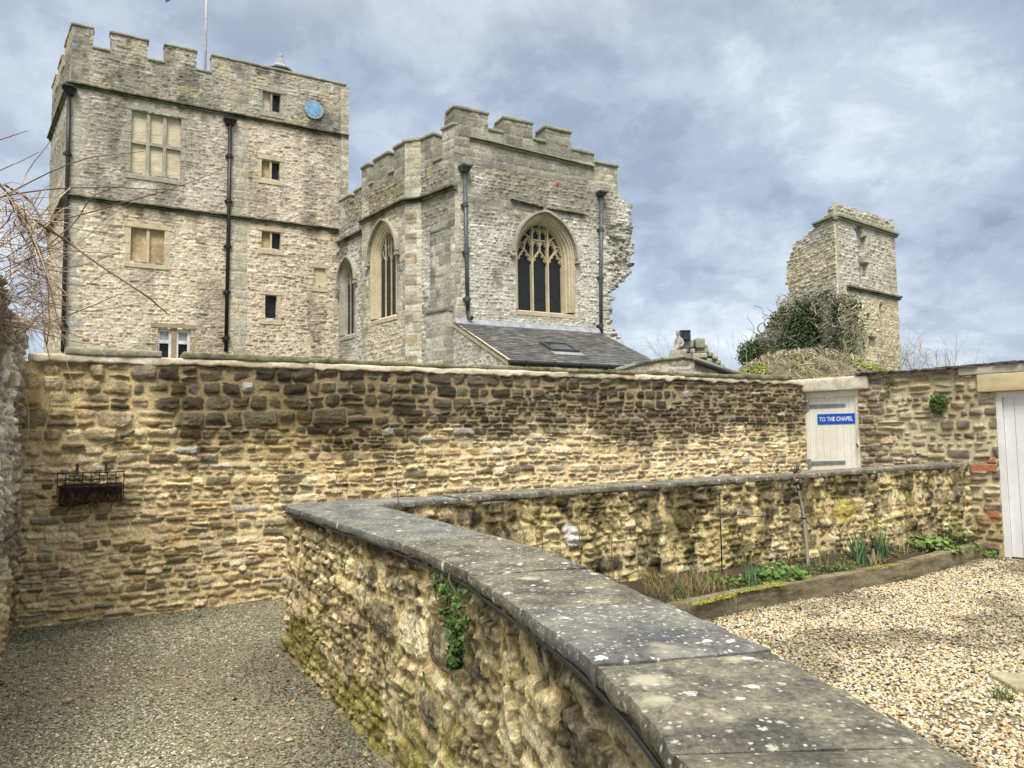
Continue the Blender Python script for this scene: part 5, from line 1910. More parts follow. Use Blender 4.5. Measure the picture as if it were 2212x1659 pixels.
# ------------------------------------------------------------------ lean-to with a slate roof against the chapel
lt_ = empty('lean_to', (*CG.P(.2, 0, 1.5)[:2], 0), 'lean-to with a dark slate roof and small rooflight, built against the chapel gable', 'lean-to')
RA, RB = CG.uv(982, 684)[0], CG.uv(1291, 728)[0]
ZR = (CG.uv(982, 684)[1] + CG.uv(1291, 728)[1]) / 2
best = None
for w in np.linspace(1.5, 4.5, 121):
    v = CG.uv(1101, 779, w)
    e_ = abs(v[0] - RA)
    if best is None or e_ < best[0]:
        best = (e_, w, v[1])
_, RW, ZE = best
RE = max(RB, CG.uv(1388, 778, RW * .96)[0])
print('LEANTO', RA, RB, ZR, RW, ZE, RE)
TH_ = math.atan2(ZR - ZE, RW)
SLp = math.hypot(ZR - ZE, RW)
sl = MB()
r_ = random.Random(7)
nrow = 22
cols_ = []
for i in range(nrow):
    s0 = SLp * i / nrow                     # from the eaves up
    wd = .26
    off = (i % 2) * wd / 2
    x = RA - .06 - off
    while x < RE:
        x1 = min(x + wd - .006, RE)
        xa = max(x, RA - .06)
        if x1 - xa > .03:
            def pt(u_, s_, h):
                w = RW - s_ * math.cos(TH_) + h * math.sin(TH_)
                return CG.P(u_, ZE + s_ * math.sin(TH_) + h * math.cos(TH_), w)
            e0 = s0 - .01 * r_.random()
            s1 = min(s0 + SLp / nrow * 1.9, SLp)
            h0 = .020 + .006 * r_.random()
            c = (.092, .09, .086) if r_.random() < .65 else ((.135, .13, .115) if r_.random() < .6 else (.06, .06, .06))
            k = .8 + .4 * r_.random()
            c = tuple(q * k for q in c)
            P8 = [pt(xa, e0, 0), pt(x1, e0, 0), pt(x1, s1, -.012), pt(xa, s1, -.012), pt(xa, e0, h0), pt(x1, e0, h0), pt(x1, s1, .004), pt(xa, s1, .004)]
            b_ = len(sl.v)
            sl.hexa(P8)
            for q in range(b_, len(sl.v)):
                sl.c[q] = c
        x += wd
M['slate_roof'] = mat('roof slate', None, attr=True, var=.35, scale=1.2, fine=7, rough=.6, bump=.3, bscale=20, spec=.35)
rf = sl.build('roof', M['slate_roof'], lt_, col=True)
m = MB()
m.hexa([CG.P(*q) for q in ((RA, ZE - .03, RW - .02), (RE - .02, ZE - .03, RW - .02), (RE - .02, ZR - .03, .02), (RA, ZR - .03, .02), (RA, ZE - .012, RW - .02), (RE - .02, ZE - .012, RW - .02), (RE - .02, ZR - .012, .02), (RA, ZR - .012, .02))])
m.build('roof_deck', M['core'], rf)
m = MB()
m.hexa([CG.P(*q) for q in ((RA - .03, ZR - .10, .18), (RB, ZR - .10, .18), (RB, ZR + .09, .05), (RA - .03, ZR + .09, .05), (RA - .03, ZR - .06, .20), (RB, ZR - .06, .20), (RB, ZR + .12, .07), (RA - .03, ZR + .12, .07))])
m.build('lead_flashing', M['lead'], rf)
# rooflight
s_a = np.array(CG.uv(1157, 742, 0))


def roof_hit(px, py):
    """u, s on the roof slope"""
    lo_, hi_ = 0.0, RW
    for _ in range(40):
        w = (lo_ + hi_) / 2
        v = CG.uv(px, py, w)
        zr = ZE + (RW - w) / RW * (ZR - ZE)
        if v[1] > zr:
            hi_ = w
        else:
            lo_ = w
    w = (lo_ + hi_) / 2
    return CG.uv(px, py, w)[0], (RW - w) / math.cos(TH_)


def pt(u_, s_, h):
    w = RW - s_ * math.cos(TH_) + h * math.sin(TH_)
    return CG.P(u_, ZE + s_ * math.sin(TH_) + h * math.cos(TH_), w)


k1, k2 = roof_hit(1164, 744), roof_hit(1213, 762)
print('rooflight', k1, k2)
ua, ub_, sa, sb2 = k1[0] + .0, k1[0] + .95, min(k1[1], k2[1]), max(k1[1], k2[1])
if sb2 - sa < .5:
    sa = sb2 - .75
m = MB()
for (a_, b_, c_, d_) in ((ua, ua + .07, sa, sb2), (ub_ - .07, ub_, sa, sb2), (ua + .07, ub_ - .07, sa, sa + .07), (ua + .07, ub_ - .07, sb2 - .07, sb2)):
    m.hexa([pt(a_, c_, 0), pt(b_, c_, 0), pt(b_, d_, 0), pt(a_, d_, 0), pt(a_, c_, .11), pt(b_, c_, .11), pt(b_, d_, .11), pt(a_, d_, .11)])
sk = m.build('skylight', M['iron_grey'], rf)
m = MB()
m.hexa([pt(ua + .07, sa + .07, .05), pt(ub_ - .07, sa + .07, .05), pt(ub_ - .07, sb2 - .07, .05), pt(ua + .07, sb2 - .07, .05), pt(ua + .07, sa + .07, .08), pt(ub_ - .07, sa + .07, .08), pt(ub_ - .07, sb2 - .07, .08), pt(ua + .07, sb2 - .07, .08)])
M['skyglass'] = mat('rooflight glass', (.05, .06, .07), rough=.08, var=.1, spec=.9)
m.build('pane', M['skyglass'], sk)
m = MB()
m.hexa([pt(ua - .05, sa - .28, .024), pt(ub_ + .05, sa - .28, .024), pt(ub_ + .05, sa - .005, .024), pt(ua - .05, sa - .005, .024), pt(ua - .05, sa - .28, .034), pt(ub_ + .05, sa - .28, .034), pt(ub_ + .05, sa - .005, .034), pt(ua - .05, sa - .005, .034)])
m.build('lead_flashing', M['lead'], rf)
# gable wall and gutter
GE = Fr(CG.P(RA, 0, 0)[:2], CG.P(RA, 0, RW)[:2])
slab('wall', lambda U, V, W_: GE.P(U, V, W_), 0, RW - .05, 1.8, ZR, .035, pat_far(lambda U, V, g, a: col_chapel(U, V, g, a, 280, .04), 281), M['stone_far'], lt_, keep=lambda U, V, g: V < ZR - .06 - U / RW * (ZR - ZE), thick=.3)
slab('wall', lambda U, V, W_: CG.P(U, V, RW - .1 + W_), RA, RE - .1, 1.8, ZE - .12, .05, pat_far(lambda U, V, g, a: col_chapel(U, V, g, a, 284, .04), 283), M['stone_far'], lt_, thick=.3)
m = MB()
m.sweep(GE, [(-.02, ZR - .06), (RW + .06, ZE - .07)], .075, -.02, .045)
m.build('barge_mortar', M['ashlar_warm'], lt_)
m = MB()
m.tube([CG.P(RA - .05, ZE - .05, RW + .06), CG.P(RE, ZE - .06, RW + .06)], .07, 10)
for i in range(6):
    u_ = RA + (RE - RA) * (i + .5) / 6
    m.box(CG, u_ - .02, u_ + .02, ZE - .14, ZE + .0, RW - .06, RW + .14)
m.build('gutter', M['iron_black'], lt_)

# ------------------------------------------------------------------ small gabled wall with statue, stump and floodlight
GD = 16.0
gp = [at_depth(x, y, GD) for x, y in ((1330, 800), (1371, 789), (1432, 777), (1472, 772), (1495, 775), (1560, 797), (1618, 816))]
GY = GD
GS = Fr((gp[0][0], GY), (gp[-1][0], GY + .02))
gu_ = [p[0] - GS.O[0] for p in gp]
gv_ = [p[2] for p in gp]
gs_t = empty('gabled_shed', (GS.O[0], GY, 0), 'low stone gable behind the garden wall with moss-grey sloping coping and a black gutter', 'shed')
slab('wall', GS.P, 0, GS.L, 1.6, max(gv_), .03, pat_far(lambda U, V, g, a: stonecol(g, [(.42, .395, .32), (.36, .34, .28), (.48, .45, .36), (.52, .47, .35)], (.52, .48, .38), var=.25), 291, ch=(.16, .30), asp=(1.0, 2.4)), M['stone_far'], gs_t, keep=lambda U, V, g: V < np.interp(U, gu_, gv_) - .02, thick=.35)
for k in range(len(gu_) - 1):
    m = roughbox(Fr((0, 0), (1, 0)), 0, math.hypot(gu_[k + 1] - gu_[k], gv_[k + 1] - gv_[k]) + .02, -.02, .05, -.45, .07, res=.08, amp=.012, r=.02, seed=310 + k, sc=.2)
    V_, F_ = m
    al = math.atan2(gv_[k + 1] - gv_[k], gu_[k + 1] - gu_[k])
    xx = V_[:, 0] * math.cos(al) - V_[:, 2] * math.sin(al) + gu_[k]
    zz = V_[:, 0] * math.sin(al) + V_[:, 2] * math.cos(al) + gv_[k]
    mesh_np('coping_stone', GS.P(xx, zz, -V_[:, 1]), F_, M['mossy_string' if k % 2 else 'grey_cap'], gs_t)
m = MB()
m.tube([GS.P(gu_[4] + .05, gv_[4] - .07, .10), GS.P(gu_[6] + .05, gv_[6] - .08, .10)], .055, 8)
m.build('gutter', M['iron_black'], gs_t)
m = MB()
m.prism([(GS.P(gu_[k], gv_[k] - .04, -.3)) for k in (1, 3, 6)], (0, 2.5, 0))
m.build('roof', M['slate_roof'], gs_t)
# broken stump of masonry
SY = 17.4
stump = empty('ruined_stump', tuple(at_depth(1500, 790, SY)), 'broken stump of stacked blocks behind the stone gable, carrying a floodlight', 'ruin')
rr2 = np.random.default_rng(12)
blocks = [(1474, 1500, 733, 752), (1500, 1521, 731, 754), (1474, 1489, 752, 763), (1489, 1503, 752, 764), (1503, 1532, 752, 764), (1474, 1494, 763, 773), (1494, 1527, 763, 775), (1527, 1541, 760, 772), (1537, 1549, 769, 778), (1480, 1510, 773, 786), (1510, 1545, 774, 787), (1543, 1557, 777, 788), (1480, 1566, 786, 800), (1519, 1529, 744, 753)]
SB = Fr((0, SY), (1, SY))
for i, (x0, x1, y0, y1) in enumerate(blocks):
    a_, b_ = at_depth(x0, (y0 + y1) / 2, SY), at_depth(x1, (y0 + y1) / 2, SY)
    t_, d_ = at_depth((x0 + x1) / 2, y0, SY), at_depth((x0 + x1) / 2, y1, SY)
    V_, F_ = roughbox(SB, a_[0] + .005, b_[0] - .005, d_[2] + .004, t_[2] - .004, -.5, .02 + .1 * rr2.random(), res=.06, amp=.02, r=.035, seed=330 + i, sc=.15)
    mesh_np('block', V_, F_, M['grey_cap' if i % 3 else 'ashlar_far'], stump)
# statue: a seated draped stone figure with a tall cap
ST = at_depth(1458, 776, 16.7)
kS = 16.7 / F


def sx(px, py, dy=0.0):
    p = at_depth(px, py, 16.7)
    return (p[0], p[1] + dy, p[2])


M['statue'] = mat('weathered statue stone', (.36, .345, .29), var=.25, scale=8, fine=40, bump=.6, bscale=40, col2=(.22, .21, .175), bdist=.008)


def skin_figure(name, pts, edges, radii, mat_, levels=2):
    me = bpy.data.meshes.new(name)
    me.from_pydata(pts, edges, [])
    o = bpy.data.objects.new(name, me)
    COL.objects.link(o)
    sk_ = o.modifiers.new('skin', 'SKIN')
    for v, r in zip(me.skin_vertices[0].data, radii):
        v.radius = r if hasattr(r, '__len__') else (r, r)
    me.skin_vertices[0].data[0].use_root = True
    sb3 = o.modifiers.new('sub', 'SUBSURF')
    sb3.levels = sb3.render_levels = levels
    dg_ = bpy.context.evaluated_depsgraph_get()
    m2 = bpy.data.meshes.new_from_object(o.evaluated_get(dg_))
    bpy.data.objects.remove(o)
    m2.materials.clear()
    m2.polygons.foreach_set('use_smooth', np.full(len(m2.polygons), True))
    return link_mesh(name, m2, mat_)


u_ = kS
pts = [sx(1467, 757), sx(1466, 744), sx(1467, 733), sx(1465.5, 727), sx(1464, 722), sx(1464, 717.5), sx(1463, 712.5),      # pelvis, belly, chest, neck, head, crown, cap
       sx(1471, 735, -.05), sx(1474, 744, -.08), sx(1466, 751, -.14),                                                       # arm
       sx(1463, 735, .08), sx(1459, 744, .06), sx(1457, 752, -.02),
       sx(1459, 757, -.05), sx(1452, 759, -.06), sx(1449, 770, -.05), sx(1445, 778, -.06),                                  # legs under drapery
       sx(1462, 760, .06), sx(1456, 764, .06), sx(1453, 777, .05)]
ed = [(0, 1), (1, 2), (2, 3), (3, 4), (4, 5), (5, 6), (2, 7), (7, 8), (8, 9), (2, 10), (10, 11), (11, 12), (0, 13), (13, 14), (14, 15), (15, 16), (0, 17), (17, 18), (18, 19)]
rd = [8.5, 7.5, 7.2, 2.6, 4.4, 4.0, 1.6, 4.2, 3.4, 2.6, 4.2, 3.2, 2.6, 7.0, 6.5, 6.0, 6.5, 7.5, 7.0, 7.5]
st_ = skin_figure('statue', [tuple(p) for p in pts], ed, [r * u_ for r in rd], M['statue'])
pd = MB()
pc_ = sx(1471, 768)
sts = empty('seated_statue', tuple(ST), 'weathered stone statue of a seated draped figure in a pointed cap on the gable top', 'statue')
st_.name = 'figure'
st_.parent = sts
st_.matrix_parent_inverse = Matrix.Translation(-sts.location)
a_, b_ = sx(1462, 756), sx(1482, 780)
V_, F_ = roughbox(Fr((0, 16.75), (1, 16.75)), a_[0], b_[0], b_[2], a_[2], -.25, .16, res=.05, amp=.01, r=.03, seed=350)
mesh_np('pedestal', V_, F_, M['statue'], sts)
a_, b_ = sx(1444, 778), sx(1484, 788)
V_, F_ = roughbox(Fr((0, 16.75), (1, 16.75)), a_[0], b_[0], b_[2] - .1, a_[2], -.3, .25, res=.05, amp=.01, r=.03, seed=351)
mesh_np('plinth', V_, F_, M['statue'], sts)
# drapery folds
dr_ = MB()
for i in range(7):
    x0 = 1448 + i * 2.6
    dr_.tube([sx(x0 + 4, 757 + i * .3, -.12), sx(x0 + 1, 767, -.14), sx(x0 - 3 + i * .5, 779, -.15)], [.012, .020, .026], 6)
dr_.build('drapery_fold', M['statue'], sts, smooth=True)
# floodlight on the stump
fl_t = empty('floodlight', tuple(at_depth(1483, 733, SY - .1)), 'black rectangular floodlight fixed on top of the broken stump beside the statue', 'floodlight')
FD = SY - .15
fa, fb = at_depth(1470, 733, FD), at_depth(1491, 713, FD)
FF = Fr((0, FD), d=(1, .0))
m = MB()
m.box(FF, fa[0], fb[0], fa[2], fb[2], -.10, .0)
m.build('housing', M['iron_black'], fl_t)
m = MB()
for (q0, q1, q2, q3) in ((0, 1, 0, .06), (0, 1, .94, 1), (0, .06, .06, .94), (.94, 1, .06, .94)):
    m.box(FF, fa[0] + (fb[0] - fa[0]) * q0, fa[0] + (fb[0] - fa[0]) * q1, fa[2] + (fb[2] - fa[2]) * q2, fa[2] + (fb[2] - fa[2]) * q3, .0, .03)
m.build('bezel', M['iron_grey'], fl_t)
for i in range(7):
    m = MB()
    x = fa[0] + (fb[0] - fa[0]) * (.12 + .76 * i / 6)
    m.box(FF, x - .004, x + .004, fa[2] + .012, fb[2] - .012, .0, .02)
    m.build('cooling_fin', M['iron_grey'], fl_t)
m = MB()
m.tube([(fb[0] - .02, FD + .02, fa[2] + .02), (fb[0] - .0, FD + .02, fa[2] - .05), (fb[0] - .05, FD - .06, fa[2] - .20), (fb[0] - .10, FD - .08, fa[2] - .34)], .010, 6)
m.box(FF, fa[0] + .04, fb[0] - .03, fa[2] - .035, fa[2], -.06, .0)
m.build('bracket', M['iron_black'], fl_t)

# ------------------------------------------------------------------ the ruined tower on the right
RCn = np.array([.4488 * 45.0, 45.0])
RR = Fr(RCn, d=(.797, .604))
RL = Fr(RCn - np.array([.283, -.96]) * 9.0, RCn)
ru = empty('ruined_tower', (*RCn, 0), 'tall roofless ruined stone tower with a broken left side, far right beyond the garden wall', 'ruin')
RRL = RR.uv(1937, 600)[0]
print('RUIN', RRL, [RR.uv(*p) for p in ((1824, 440), (1927, 474), (1812, 470), (1932, 508), (1836, 623), (1942, 645))], [RL.uv(*p) for p in ((1809, 470), (1757, 486), (1702, 563), (1697, 597), (1704, 635), (1681, 654), (1653, 715), (1612, 745))])
VR1 = RR.uv(1880, 492)[1]
VR2 = RR.uv(1890, 634)[1]
top_r = np.array([RR.uv(*p) for p in ((1822, 440), (1845, 446), (1868, 456), (1880, 455), (1893, 465), (1912, 470), (1928, 474), (1945, 478))])
left_o = np.array([RL.uv(*p) for p in ((1600, 800), (1609, 760), (1635, 730), (1653, 712), (1681, 668), (1681, 652), (1704, 640), (1697, 600), (1702, 563), (1716, 527), (1757, 495), (1757, 482), (1786, 468), (1789, 455), (1809, 440))])


def col_ruin(U, V, g, a, left=False):
    up = [(.46, .43, .35), (.40, .375, .305), (.52, .48, .385), (.35, .33, .27), (.54, .49, .37), (.48, .455, .38)]
    C = stonecol(g, up, (.52, .46, .34), var=.3)
    if not left:
        C = lerp(C, C * np.array([1.16, 1.10, .92]), 1 - sst(VR2 - 1.0, VR2 + .2, V))
    else:
        C = lerp(C, C * np.array([1.12, 1.05, .9]), sst(VR2 - .5, VR2 + 1.5, V) * (1 - sst(VR1 - 2, VR1, V)))
    C = C * np.array([1.08, 1.10, 1.20]) * (1.1 if left else 1.0)
    gr = sst(.5, .66, fbm(U * .8, V * .8, 295 + left, 4)) * .45 + .5 * sst(VR1 - .3, VR1 + .6, V)
    C = C * lerp(one, np.array([.66, .68, .55]), np.clip(gr, 0, 1)[..., None])
    return C


sx_, sy_ = RR.uv(1866, 574)
hx_, hy_ = RR.uv(1847, 502)
s2x, s2y = RR.uv(1904, 684)
h3x, h3y = RR.uv(1887, 743)
n1_ = RR.uv(1853, 640)


def keep_ruin_r(U, V, g):
    k = g['cv'] < np.interp(g['cu'], top_r[:, 0], top_r[:, 1]) - .1
    k &= ~(((U - hx_ - .15) / .55) ** 2 + ((V - hy_) / .34) ** 2 < 1)
    return k


def pat_ruin_r(U, V):
    f = pat_far(lambda U, V, g, a: col_ruin(U, V, g, a), 296, ch=(.12, .26), asp=(1.0, 2.8), h0=.07, ash=lambda U, V: (U > RRL - .40 + 2.4 * jag(V)), rl=.25, bev=.07)
    g, C = f(U, V)
    nz = .5 * (fbm(U * 2, V * 2, 298, 3) - .5)
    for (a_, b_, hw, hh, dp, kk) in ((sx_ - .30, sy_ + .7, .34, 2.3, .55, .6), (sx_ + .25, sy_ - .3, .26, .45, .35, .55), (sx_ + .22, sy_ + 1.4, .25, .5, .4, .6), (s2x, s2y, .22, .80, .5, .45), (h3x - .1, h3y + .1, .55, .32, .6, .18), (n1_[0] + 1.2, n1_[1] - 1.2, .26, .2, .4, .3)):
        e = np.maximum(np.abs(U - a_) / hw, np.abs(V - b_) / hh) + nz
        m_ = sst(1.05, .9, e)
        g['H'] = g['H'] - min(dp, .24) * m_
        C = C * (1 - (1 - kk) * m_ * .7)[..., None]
    return g, C


slab('wall', RR.P, .12, RRL, 1.0, top_r[:, 1].max() + .2, .05, pat_ruin_r, M['stone_far'], ru, keep=keep_ruin_r, thick=.28)


def keep_ruin_l(U, V, g):
    e = np.interp(g['cv'], left_o[:, 1], left_o[:, 0]) + .35 * (g['cu'] * 0 + fbm(g['cv'] * 3.0, g['cv'] * 0, 299, 2) - .5)
    return (g['cu'] > e) & (V < left_o[-1, 1])


slab('wall', RL.P, left_o[:, 0].min() - .3, 8.86, 1.0, left_o[:, 1].max() + .1, .05, pat_far(lambda U, V, g, a: col_ruin(U, V, g, a, True), 297, ch=(.11, .24), asp=(1.2, 3.4), h0=.09, rl=.22, bev=.06, tilt=.35), M['stone_far'], ru, keep=keep_ruin_l, thick=.4)
string_course(RR, ((0, VR1), (RRL + .2, VR1)), ru, hw=.15, prj=.26, mat_='grey_cap', seed=40)
string_course(RR, ((.8, VR2), (RRL + .2, VR2)), ru, hw=.14, prj=.24, mat_='mossy_string', seed=41)
string_course(RL, ((RL.uv(1760, 484)[0], VR1), (9.0, VR1)), ru, hw=.15, prj=.26, mat_='grey_cap', seed=42)
# back walls of the shell, low enough to leave the window gap open to the sky
BKR = Fr(RR.P(RRL, 0, -.5)[:2] + np.array([-.604, .797]) * 4.5, RR.P(RRL, 0, -.5)[:2])
m = MB()
m.box(BKR, 0, 4.4, 0, VR1 - 3, -.4, .3)
m.build('inner_wall', M['core'], ru)

# ------------------------------------------------------------------ plants
def leaves(name, P, N_, size, pal, mat_, parent=None, seed=0, long=1.4, fold=.25, jit=.8):
    """many small folded leaves: four corners and a raised midrib"""
    r = np.random.default_rng(seed)
    n = len(P)
    nv = np.array(N_) + jit * (r.random((n, 3)) - .5) * 2
    nv /= np.maximum(np.linalg.norm(nv, axis=1), 1e-6)[:, None]
    t = r.random((n, 3)) - .5
    t -= (t * nv).sum(1)[:, None] * nv
    t /= np.maximum(np.linalg.norm(t, axis=1), 1e-6)[:, None]
    b = np.cross(nv, t)
    s = (size * (.6 + .8 * r.random(n)))[:, None] if np.isscalar(size) else (size * (.6 + .8 * r.random(n)))[:, None]
    P = np.array(P)
    v = np.stack([P - t * s * long * .5, P + b * s * .5 - nv * s * fold, P + t * s * long * .5, P - b * s * .5 - nv * s * fold], 1).reshape(-1, 3)
    i = np.arange(n)[:, None] * 4
    f = np.concatenate([i + np.array([0, 1, 2]), i + np.array([0, 2, 3])])
    pal = np.array(pal)
    c = pal[r.integers(0, len(pal), n)] * (.7 + .6 * r.random(n))[:, None]
    return mesh_np(name, v, f, mat_, parent, np.repeat(c, 4, 0), smooth=False)


def leaf_mat(name):
    m = mat(name, None, attr=True, var=.15, scale=12, fine=40, rough=.55, spec=.3)
    b = m.node_tree.nodes['Principled BSDF']
    b.inputs['Transmission Weight'].default_value = 0.0
    return m


M['leaf'] = leaf_mat('leaf')
M['twig'] = mat('bare twig', None, attr=True, var=.3, scale=30, fine=90, rough=.7)
M['blade'] = leaf_mat('blade')


def blades(name, bases, height, width, lean, pal, parent=None, seed=0, mat_=None, curve=.35, segs=5):
    r = np.random.default_rng(seed)
    V_, F_, C_ = [], [], []
    pal = np.array(pal)
    for i, b in enumerate(bases):
        h = height * (.6 + .55 * r.random())
        a = r.random() * 6.283
        ln = lean * (.3 + r.random())
        d = np.array([math.cos(a), math.sin(a), 0])
        sd = np.array([-d[1], d[0], 0])
        a2 = r.random() * 6.283
        sd = sd * math.cos(a2) * 1.0 + d * math.sin(a2)
        c = pal[r.integers(0, len(pal))] * (.75 + .5 * r.random())
        o = len(V_)
        for k in range(segs):
            s = k / (segs - 1)
            p = np.array(b) + d * (ln * h * s ** (1 + curve * 3)) + np.array([0, 0, h * (s - .25 * curve * s * s)])
            w = width * (1 - s ** 2.2) * .5 + .0006
            V_ += [p - sd * w, p + sd * w]
            C_ += [c * (.75 + .4 * s)] * 2
        for k in range(segs - 1):
            F_.append((o + 2 * k, o + 2 * k + 1, o + 2 * k + 3, o + 2 * k + 2))
    return mesh_np(name, np.array(V_), np.array(F_), mat_ or M['blade'], parent, np.array(C_), smooth=True)


def bez(p0, p1, n=9, sag=.0, wob=.0, r=None):
    p0, p1 = np.array(p0, float), np.array(p1, float)
    T = np.linspace(0, 1, n)
    q = p0 + (p1 - p0) * T[:, None]
    q[:, 2] += sag * 4 * T * (1 - T)
    if wob and r is not None:
        q += np.cumsum((r.random((n, 3)) - .5) * wob, 0) * np.minimum(1, T * 3)[:, None]
    return q


def spline(P, n=24):
    P = np.array(P, float)
    if len(P) < 3:
        T = np.linspace(0, 1, n)[:, None]
        return P[0] * (1 - T) + P[-1] * T
    Q = np.vstack([2 * P[0] - P[1], P, 2 * P[-1] - P[-2]])
    out = []
    m = max(2, n // (len(P) - 1))
    for i in range(len(P) - 1):
        a, b, c, d = Q[i:i + 4]
        for t in np.linspace(0, 1, m, endpoint=(i == len(P) - 2)):
            out.append(.5 * ((2 * b) + (-a + c) * t + (2 * a - 5 * b + 4 * c - d) * t * t + (-a + 3 * b - 3 * c + d) * t ** 3))
    return np.array(out)


# --- the bare climber overhanging the left wall
cl = empty('bare_climber', tuple(at_depth(20, 700, 5.6)), 'tangle of bare brown climber stems spilling over the left boundary wall, no leaves', 'climber')
rt = np.random.default_rng(21)
long_twigs = [
    (((-60, 330), (0, 305), (60, 285)), 5.0, .006), (((-60, 395), (0, 365), (40, 349), (80, 331)), 5.0, .006),
    (((38, 413), (58, 376), (80, 344), (110, 306), (139, 281)), 5.6, .0045), (((-20, 436), (69, 389), (130, 362), (191, 342), (250, 333), (309, 326)), 5.3, .006),
    (((-20, 428), (104, 408), (243, 404), (320, 405), (389, 406)), 5.5, .0065), (((40, 505), (94, 490), (243, 448), (330, 425), (382, 410), (481, 375)), 5.2, .006),
    (((105, 530), (163, 476), (194, 430), (236, 406), (271, 399)), 5.4, .006), (((60, 470), (90, 482), (160, 495), (219, 506)), 5.5, .0055),
    (((80, 480), (139, 516), (190, 555), (243, 592), (312, 637), (340, 660), (361, 679)), 5.0, .009), (((-10, 523), (90, 534), (167, 542), (230, 545), (288, 546)), 5.5, .0055),
    (((100, 700), (139, 683), (208, 655), (250, 640), (288, 627)), 5.5, .0055), (((20, 560), (100, 600), (170, 620), (215, 600), (262, 575)), 5.5, .004),
    (((60, 640), (120, 665), (190, 672), (250, 664), (300, 655)), 5.5, .0045), (((90, 720), (150, 735), (200, 745), (232, 752)), 5.5, .0045),
    (((100, 705), (140, 716), (190, 738), (212, 758), (225, 770)), 5.3, .0045), (((75, 560), (130, 575), (200, 565), (262, 546)), 5.6, .004),
    (((50, 600), (120, 560), (180, 520), (230, 470), (300, 430)), 5.9, .0028), (((20, 430), (60, 500), (100, 590), (125, 680), (135, 708)), 5.2, .009),
    (((-10, 385), (25, 430), (55, 480), (85, 545), (120, 640)), 5.1, .010), (((10, 400), (70, 440), (98, 500), (110, 552)), 5.4, .009),
    (((45, 470), (85, 540), (102, 600), (108, 680), (104, 745)), 5.3, .008), (((30, 480), (75, 560), (90, 640), (95, 720), (112, 790)), 5.4, .006)]
st = MB()
for (pp, D, r_) in long_twigs:
    n = len(pp)
    pts = spline([at_depth(x, y, D + .25 * math.sin(k * 1.3)) for k, (x, y) in enumerate(pp)], 26)
    pts = pts + np.cumsum((rt.random(pts.shape) - .5) * .006, 0)
    c = random.Random(int(pp[0][0] * 7 + pp[0][1])).choice([(.17, .105, .07), (.22, .155, .10), (.12, .075, .055), (.34, .265, .175)])
    st.tube(pts, list(np.linspace(r_, r_ * .42, len(pts))), 6, col=c)
st.build('stem', M['twig'], cl, smooth=True, col=True)
tw = MB()
for i in range(320):
    f_ = rt.random()
    x0 = -30 + 110 * rt.random() ** 1.2
    y0 = 400 + 330 * rt.random()
    y0 = max(y0, 400 + x0 * 1.2)
    D = 4.9 + .9 * rt.random()
    ang = rt.normal(.12, .75)
    L_ = 40 + 120 * rt.random() ** 1.6
    x1, y1 = x0 + L_ * math.cos(ang), y0 + L_ * math.sin(ang) * .9
    if x1 > 190 or y1 > 800 or y1 < 380:
        continue
    xm, ym = (x0 + x1) / 2 + rt.normal(0, 12), (y0 + y1) / 2 - 14 * rt.random() + rt.normal(0, 9)
    pts = spline([at_depth(x0, y0, D), at_depth(xm, ym, D + .1 * rt.normal()), at_depth(x1, y1, D + .15 * rt.normal())], 12)
    r_ = .0022 + .0036 * rt.random() ** 2
    k = rt.random()
    c = (.50, .41, .28) if k < .4 else ((.36, .27, .20) if k < .74 else ((.18, .12, .095) if k < .9 else (.30, .22, .20)))
    tw.tube(pts, list(np.linspace(r_, r_ * .5, len(pts))), 5, col=c)
# a matted fringe of thin dead stems hanging over the wall end
for i in range(80):
    x0, y0 = 30 + 60 * rt.random(), 560 + 150 * rt.random()
    D = 5.4 + .5 * rt.random()
    x1, y1 = x0 + 10 + 60 * rt.random(), y0 + 20 + 70 * rt.random()
    if y1 > 800:
        continue
    pts = spline([at_depth(x0, y0, D), at_depth((x0 + x1) / 2 + 8, (y0 + y1) / 2 - 12, D), at_depth(x1, y1, D)], 8)
    tw.tube(pts, list(np.linspace(.0022, .001, len(pts))), 4, col=(.48, .40, .27) if rt.random() < .6 else (.24, .17, .11))
twg = tw.build('twig', M['twig'], cl, smooth=True, col=True)
twg['kind'] = 'stuff'
for (pp, D) in ((((52, 640), (40, 760), (62, 900), (45, 1040), (38, 1130)), 5.75), (((120, 790), (128, 830), (110, 860), (105, 905)), 6.4), (((140, 760), (155, 820), (190, 868)), 6.5)):
    m = MB()
    m.tube(spline([at_depth(x, y, D) for x, y in pp], 20), .0028, 5, col=(.40, .35, .25))
    m.build('stem', M['twig'], cl, smooth=True, col=True)

